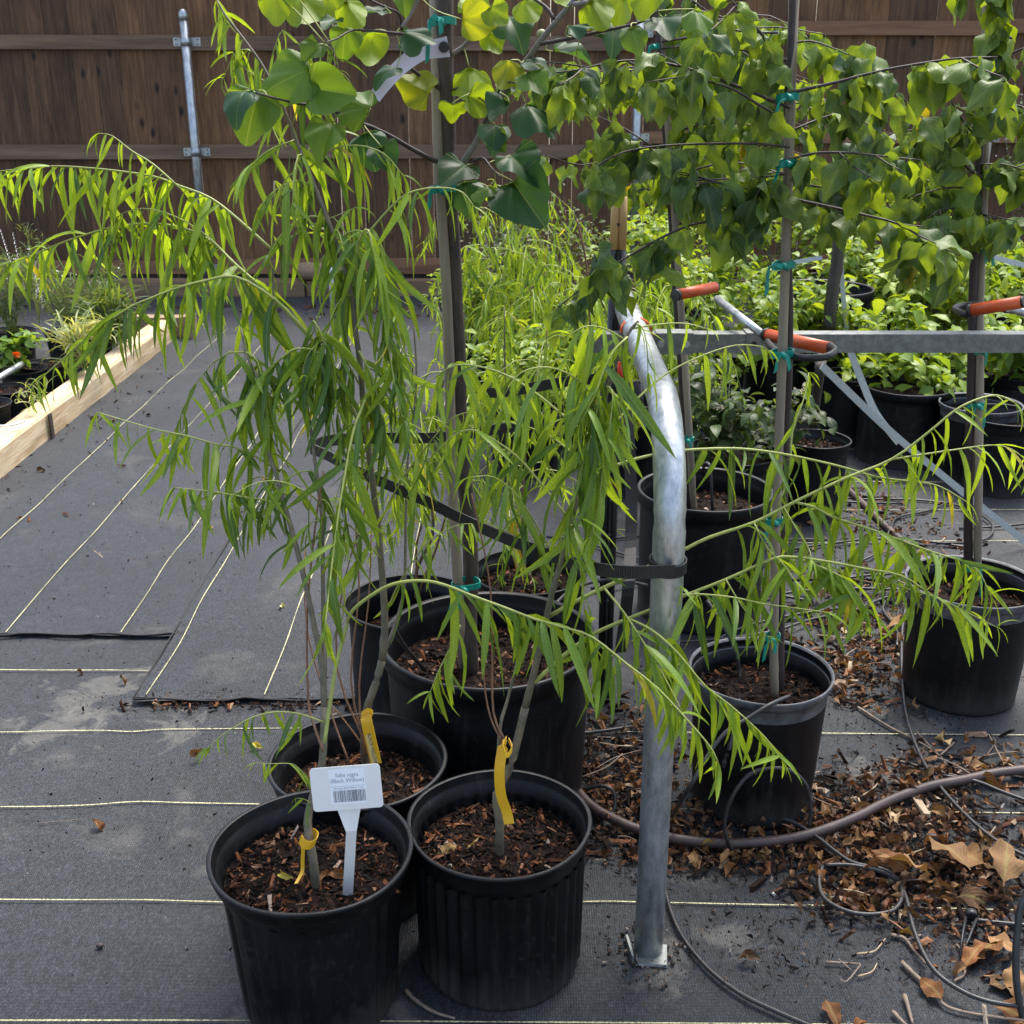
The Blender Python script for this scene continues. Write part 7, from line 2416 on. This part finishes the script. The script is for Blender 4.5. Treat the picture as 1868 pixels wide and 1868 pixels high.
BIG = [
    (1700, 1600, 130, D_T, "large tan curled leaf left of the pile at the right edge", 2.6), (1770, 1590, 150, D_T, "broad tan leaf with raised ribs on top of the right edge pile", 2.0),
    (1830, 1620, 150, D_T, "broadest tan leaf in the pile, touching the right edge", 1.2), (1800, 1580, 120, D_T, "tan leaf standing up at the back of the right edge pile", 1.9),
    (1745, 1640, 110, D_B, "dark brown leaf under the front of the right edge pile", 0.4), (1660, 1590, 90, D_O, "orange brown leaf pointing left beside the pile", 2.9),
    (1820, 1720, 120, D_O, "curled orange brown leaf below the drip stake", 4.0), (1845, 1760, 90, D_T, "tan curled leaf at the right edge below the pile", 4.6),
    (1800, 1710, 80, D_T, "tan leaf beside the head of the drip stake", 5.2), (1760, 1770, 95, D_O, "thin twisted leaf by the small red twig near the bottom", 0.9),
    (1800, 1800, 110, D_B, "rough brown leaf near the lower right corner", 0.2), (1810, 1840, 105, D_O, "glossy orange leaf in the lower right corner", 6.0),
    (1720, 1830, 80, D_O, "crumpled orange leaf at the bottom between the twigs", 1.6), (1505, 1825, 75, D_O, "ring shaped curled leaf near the bottom edge", 4.9),
    (1570, 1862, 55, D_O, "small curled leaf touching the bottom edge", 4.4), (1345, 1755, 45, D_B, "dark crumpled leaf scrap right of the bent pipe foot", 0.3),
    (1625, 1700, 80, (0.5, 0.30, 0.08), "narrow yellow brown leaf above the forked twig", 6.1), (1620, 1620, 65, D_T, "tan leaf inside the ring of drip tube", 0.4),
    (1625, 1590, 60, D_B, "brown leaf resting on the ring of drip tube", 2.4), (1545, 1610, 55, D_B, "brown leaf at the left of the tube ring", 1.1),
    (1500, 1575, 50, D_T, "tan leaf at the left end of the litter", 1.6), (1610, 1540, 80, D_O, "orange leaf where the litter meets the tube", 2.8), (1660, 1480, 70, D_B, "dark leaf behind the brown hose end", 3.0),
    (1735, 1365, 50, (0.55, 0.38, 0.2), "pale lobed leaf on the grey twigs behind the hose", 1.9), (1780, 1430, 60, D_O, "orange leaf lying along the hose at the right", 0.0),
    (1830, 1400, 50, D_T, "tan scrap of leaf behind the hose at the right edge", 0.8), (1640, 1508, 50, (0.55, 0.40, 0.25), "pale leaf on the litter below the hose", 1.7),
    (1680, 1530, 60, D_O, "red brown leaf in the middle of the litter", 5.6), (1745, 1500, 65, D_O, "orange leaf under the long drip tube", 2.2),
    (1140, 1430, 55, D_O, "orange brown leaf between the small loop and the pipe", 1.0), (1105, 1480, 40, D_T, "tan leaf left of the brown hose", 1.0), (1150, 1330, 40, D_T, "tan leaf in the litter left of the pipe", 0.5),
    (1160, 1470, 60, D_O, "orange leaf against the brown hose left of the pipe", 5.4), (1260, 1548, 75, (0.5, 0.33, 0.10), "yellowish narrow leaf in front of the hose right of the pipe", 6.1),
    (1085, 1320, 40, D_T, "round tan leaf beside the redbud pot", 0.6), (1790, 1560, 60, D_B, "dark leaf behind the right edge pile", 1.1),
    (168, 1500, 38, D_O, "curled red brown leaf lying alone on the left cloth", 5.8), (345, 1386, 36, D_O, "thin red brown leaf on the left cloth near the sprig", 0.2),
    (138, 1226, 20, D_B, "small dry leaf on the pale thread at the left", 0.4), (455, 1364, 26, (0.6, 0.5, 0.06), "fallen yellow willow leaf under the low sprig", 0.2),
    (218, 1240, 24, D_B, "small brown leaf by the stained cloth corner", 5.9), (385, 968, 22, D_T, "tan leaf on the middle cloth", 2.2), (480, 880, 22, D_O, "small orange leaf among the crumbs on the middle cloth", 1.2),
    (520, 1110, 20, (0.5, 0.48, 0.2), "pale yellow leaf on the middle cloth", 5.0), (300, 622, 16, D_B, "tiny dark leaf by the corner of the timber frame", 0.3), (165, 772, 22, D_B, "dark leaf at the foot of the timber frame", 0.8), (65, 862, 22, D_B, "small dark leaf at the near end of the timber", 0.5),
    (1520, 1215, 60, (0.30, 0.2, 0.13), "brown leaf behind the middle right pot", 0.6), (1545, 1125, 55, D_O, "orange leaf among the tubes behind the willow tips", 0.9), (1605, 1160, 60, D_T, "tan leaf between the two tapered pots", 0.5),
    (1620, 1050, 45, D_T, "tan leaf by the rear brown hose", 2.4), (1500, 1100, 50, D_B, "dark leaf by the rear brown hose", 2.9),
]
for i, (x, y, s, c, lab, az) in enumerate(BIG):
    dryleaf(x, y, s * (0.86 if s > 60 else 1.0), c, lab, az, 0.008 + (0.02 if "pile" in lab else 0) + (0.012 if "top" in lab or "broadest" in lab else 0))
# leaves and scraps lying on the bark in the front pots
for (x, y, s, c, lab, az, z) in ((512, 1598, 34, (0.55, 0.45, 0.08), "small yellow curled leaf on the bark of the front left pot", 5.2, .25), (604, 1592, 44, D_O, "orange brown leaf between trunk and label stem in the front pot", 0.1, .25),
                                 (585, 1612, 36, D_O, "rusty leaf against the foot of the front left willow", 1.2, .25), (560, 1600, 26, D_T, "tan scrap left of the front left willow trunk", 3.0, .25),
                                 (835, 1545, 44, (0.42, 0.26, 0.10), "tan curled leaf lying left of the trunk in the ribbed pot", 3.6, .23), (852, 1552, 36, (0.45, 0.32, 0.12), "pale curled leaf behind the tan one in the ribbed pot", 0.6, .23),
                                 (912, 1572, 22, D_O, "round rusty leaf in front of the trunk in the ribbed pot", 4.4, .23), (985, 1535, 24, D_O, "rusty leaf scrap right of the trunk in the ribbed pot", 0.4, .23),
                                 (768, 1370 + 60, 20, D_O, "rusty chip in the pot behind the white label", 1.4, .22), (870, 1175 + 35, 30, (0.35, 0.3, 0.26), "pale bark flake on the soil of the redbud pot", 0.2, .30)):
    dryleaf(x, y, s, c, lab, az, z)
stp = MB()
pa_, pb_ = G(246, 1272, 0.016), G(262, 1272, 0.018)
stp.tube([pa_ - Vector((0, 0, .012)), pa_, pb_, pb_ + Vector((0.002, 0.02, -0.006))], 0.0016, 6)
tag(stp.build("ground_staple", M['rubber'], None, pa_), "bent wire staple pinning the corner of the middle cloth", "staple")
# smaller leaves in the litter
lt = [gauss_area(*a[:5]) for a in AR[:12]]
for k in range(190):
    f = R.choice(lt)
    gx, gy = f()
    if not (0.3 < gx < 3.5):
        continue
    o = bpy.data.objects.new("fallen_leaf", R.choice(DRY)["me"])
    COL.objects.link(o)
    o.location = (gx, gy, 0.012 + R.uniform(0, 0.008))
    o.rotation_euler = Euler((R.gauss(0, 0.5), R.gauss(0, 0.3), R.uniform(0, 6.3)))
    s = R.uniform(0.020, 0.052)
    o.scale = (s, s, s)
    cn = R.choice(("tan", "dark brown", "orange brown", "dark brown", "orange brown"))
    c = {"tan": D_T, "dark brown": D_B, "orange brown": D_O}[cn]
    o.color = (c[0], c[1], c[2], 1)
    u, v, _w = proj((gx, gy, 0))
    zn = ("left of the bent pipe" if u < 1215 else "near the drip tube ring" if v > 1590 else "in front of the brown hose" if v > 1525 else "along the brown hose" if v > 1400
          else "behind the middle right pot" if v > 1220 else "among the rear tubes" if v > 1000 else "by the rear hose")
    sn = "tiny" if s < 0.032 else "small"
    tag(o, sn + " " + cn + " leaf in the litter " + zn, "fallen leaf", "small leaves in the litter")


# crumpled scraps of leaf matted between the pots, too many to count
V_, F_, U_, C_ = [], [], [], []
nn = 0
areas_ = [(gauss_area(*a[:5]), a[5]) for a in AR]
tw_ = sum(a[1] for a in areas_)
for k in range(760):
    r_ = R.random() * tw_
    for f, w in areas_:
        r_ -= w
        if r_ <= 0:
            break
    gx, gy = f()
    dd_ = R.choice(DRY)
    s = R.uniform(0.010, 0.036)
    m_ = np.array(Euler((R.gauss(0, 0.7), R.gauss(0, 0.5), R.uniform(0, 6.3))).to_matrix()) * s
    v_ = dd_["v"] @ m_.T + np.array((gx, gy, 0.010 + R.uniform(0, 0.014)))
    V_.append(v_)
    for f in dd_["f"]:
        F_.append(tuple(i + nn for i in f))
        for i in f:
            U_.append(dd_["uv"][i])
    c_ = R.choice((D_T, D_B, D_O, D_B, D_B)); q_ = R.uniform(0.6, 1.3)
    C_.append(np.tile(np.array([c_[0] * q_, c_[1] * q_, c_[2] * q_, 1.0]), (len(v_), 1)))
    nn += len(v_)
me_ = bpy.data.meshes.new("leaf_litter")
me_.from_pydata(np.concatenate(V_).tolist(), [], F_)
me_.materials.append(M['dry_m'])
me_.uv_layers.new(name="UVMap").data.foreach_set("uv", np.array(U_, dtype=np.float32).ravel())
me_.color_attributes.new(name="tint", type='FLOAT_COLOR', domain='POINT').data.foreach_set("color", np.concatenate(C_).astype(np.float32).ravel())
me_.polygons.foreach_set("use_smooth", [True] * len(F_))
tag(link("leaf_litter", me_), "crumpled scraps of dead leaf matted between the right hand pots", "leaf litter", kind="stuff")


def twig(pp, r, mat, label, group="fallen twigs", lift=0.007, side=None):
    pts = gpath(pp, lift)
    t = MB()
    sp_ = smooth_path(pts, 4)
    m = len(sp_)
    t.tube(sp_, [r * (1 - 0.5 * i / (m - 1)) * R.uniform(0.85, 1.15) for i in range(m)], 6)
    if side:
        for s in side:
            t.tube(smooth_path(gpath(s, lift + 0.002), 3), r * 0.55, 5)
    return tag(t.build("fallen_twig", M[mat], None, pts[0]), label, "twig", group)


M['twig_dry'] = mat_simple("dry_grey_twig", (0.25, 0.19, 0.14), 0.75, col2=(0.13, 0.095, 0.07), nscale=60, bstr=0.3)
M['twig_pale'] = mat_simple("pale_straw", (0.42, 0.32, 0.20), 0.6, col2=(0.28, 0.2, 0.12), nscale=60)
twig([(1645, 1755), (1670, 1780), (1700, 1805), (1725, 1835), (1780, 1850), (1870, 1862)], 0.0045, 'twig_dry', "thick forked twig near the lower right corner")
twig([(1625, 1705), (1650, 1712), (1668, 1735), (1690, 1760)], 0.0036, 'twig_dry', "short bent twig right of the tube ring", side=[[(1655, 1715), (1680, 1705)]])
twig([(1650, 1815), (1660, 1850), (1665, 1868)], 0.004, 'twig_dry', "upright lying twig at the bottom edge")
twig([(1628, 1845), (1650, 1868), (1670, 1885)], 0.004, 'twig_dry', "twig cut by the bottom edge")
twig([(1563, 1740), (1595, 1735), (1615, 1712)], 0.0022, 'twig_pale', "short pale twig above the crossed pair")
twig([(1506, 1755), (1570, 1758)], 0.0026, 'twig_dry', "straight twig crossing another near the bottom", side=[[(1530, 1750), (1553, 1770)], [(1570, 1760), (1545, 1790), (1532, 1786)]])
twig([(1565, 1781), (1590, 1773), (1600, 1757)], 0.002, 'twig_pale', "small curved pale twig near the bottom")
twig([(1565, 1290), (1620, 1325), (1670, 1350), (1710, 1375), (1730, 1400)], 0.0036, 'twig_dry', "long grey twig lying behind the long drip tube", side=[[(1672, 1335), (1705, 1370)], [(1715, 1378), (1740, 1355)]])
twig([(1620, 1382), (1680, 1398), (1740, 1400), (1810, 1415)], 0.0030, 'twig_dry', "long straight twig beside the hose at the right")
twig([(1760, 1400), (1800, 1378), (1868, 1370)], 0.0028, 'twig_dry', "thin twig reaching the right edge behind the hose", side=[[(1800, 1378), (1815, 1355), (1812, 1345)]])
twig([(1540, 1460), (1575, 1450), (1600, 1430), (1598, 1410)], 0.0026, 'twig_pale', "pale curved stem on the silt patch")
twig([(1488, 1430), (1495, 1455), (1520, 1475), (1545, 1483)], 0.0020, 'twig_pale', "thin bent stem beside the middle right pot")
twig([(1565, 1455), (1580, 1490), (1592, 1512)], 0.0026, 'twig_pale', "short pale twig under the brown hose")
twig([(1740, 1790), (1760, 1775), (1756, 1740), (1745, 1722)], 0.0024, 'twig_dry', "small upright twig below the drip stake")
twig([(740, 1805), (755, 1822), (790, 1845), (830, 1858)], 0.0042, 'twig_dry', "curved twig lying between the two front pots")
twig([(172, 1005), (188, 1018), (182, 1008), (208, 1008)], 0.0020, 'twig_dry', "tiny forked twig on the left cloth")
twig([(262, 1034), (280, 1032), (298, 1020)], 0.0024, 'twig_dry', "small dark twig on the left cloth")
twig([(508, 1206), (522, 1214), (538, 1216)], 0.0030, 'twig_dry', "short grey twig across the thread on the middle cloth")
twig([(68, 1502), (110, 1498), (150, 1494)], 0.0010, 'twig_dry', "hair thin stalk of the leaf on the left cloth", lift=0.004)
twig([(1640, 1528), (1635, 1500), (1640, 1450)], 0.009, 'twig_pale', "pale splinter of wood on the litter below the hose") if False else None
mb = MB(); c = G(1680, 1470, 0.014); mb.box(c, (0.016, 0.075, 0.008), rot=Euler((0, 0, 0.05)).to_matrix(), jit=0.002)
tag(mb.build("wood_splinter", M['twig_pale'], None, c), "pale wood splinter lying on the litter below the hose", "wood splinter")
for k in range(46):
    f = R.choice(lt)
    gx, gy = f()
    a = R.uniform(0, 3.14)
    l = R.uniform(0.04, 0.14)
    p = Vector((gx, gy, 0.014))
    d = Vector((math.cos(a), math.sin(a), 0)) * l
    bend = Vector((-d.y, d.x, 0)) * R.uniform(-.3, .3)
    t = MB(); t.tube(smooth_path([p - d / 2, p + bend * .5, p + d / 2], 4), R.uniform(0.0009, 0.002), 5)
    tm = R.choice(('twig_dry', 'twig_pale', 'twig_b'))
    u, v, _w = proj(p)
    zn = ("left of the bent pipe" if u < 1215 else "near the drip tube ring" if v > 1590 else "in front of the brown hose" if v > 1525 else "along the brown hose" if v > 1400
          else "behind the middle right pot" if v > 1220 else "among the rear tubes" if v > 1000 else "by the rear hose")
    tag(t.build("fallen_twig", M[tm], None, p), ("short " if l < 0.09 else "long ") + {'twig_dry': 'grey', 'twig_pale': 'pale', 'twig_b': 'red brown'}[tm] + " thin twig in the litter " + zn, "twig", "thin twigs in the litter")
# pebbles
for (x, y, s, lab) in ((1413, 1630, 0.006, "white pebble on the dark cloth near the thread"), (182, 1725, 0.007, "black seed like crumb on the left cloth"), (1700, 1530, 0.016, "dark round seed head in the litter")):
    c = G(x, y, s * 0.6)
    mb = MB()
    mb.tube([c + Vector((s * math.cos(t), 0, 0)) for t in [math.pi * k / 8 for k in range(9)]], [max(0.0003, s * 0.7 * math.sin(math.pi * k / 8)) for k in range(9)], 10)
    tag(mb.build("pebble", M['white'] if 'white' in lab else M['bark_d'], None, c), lab, "pebble")
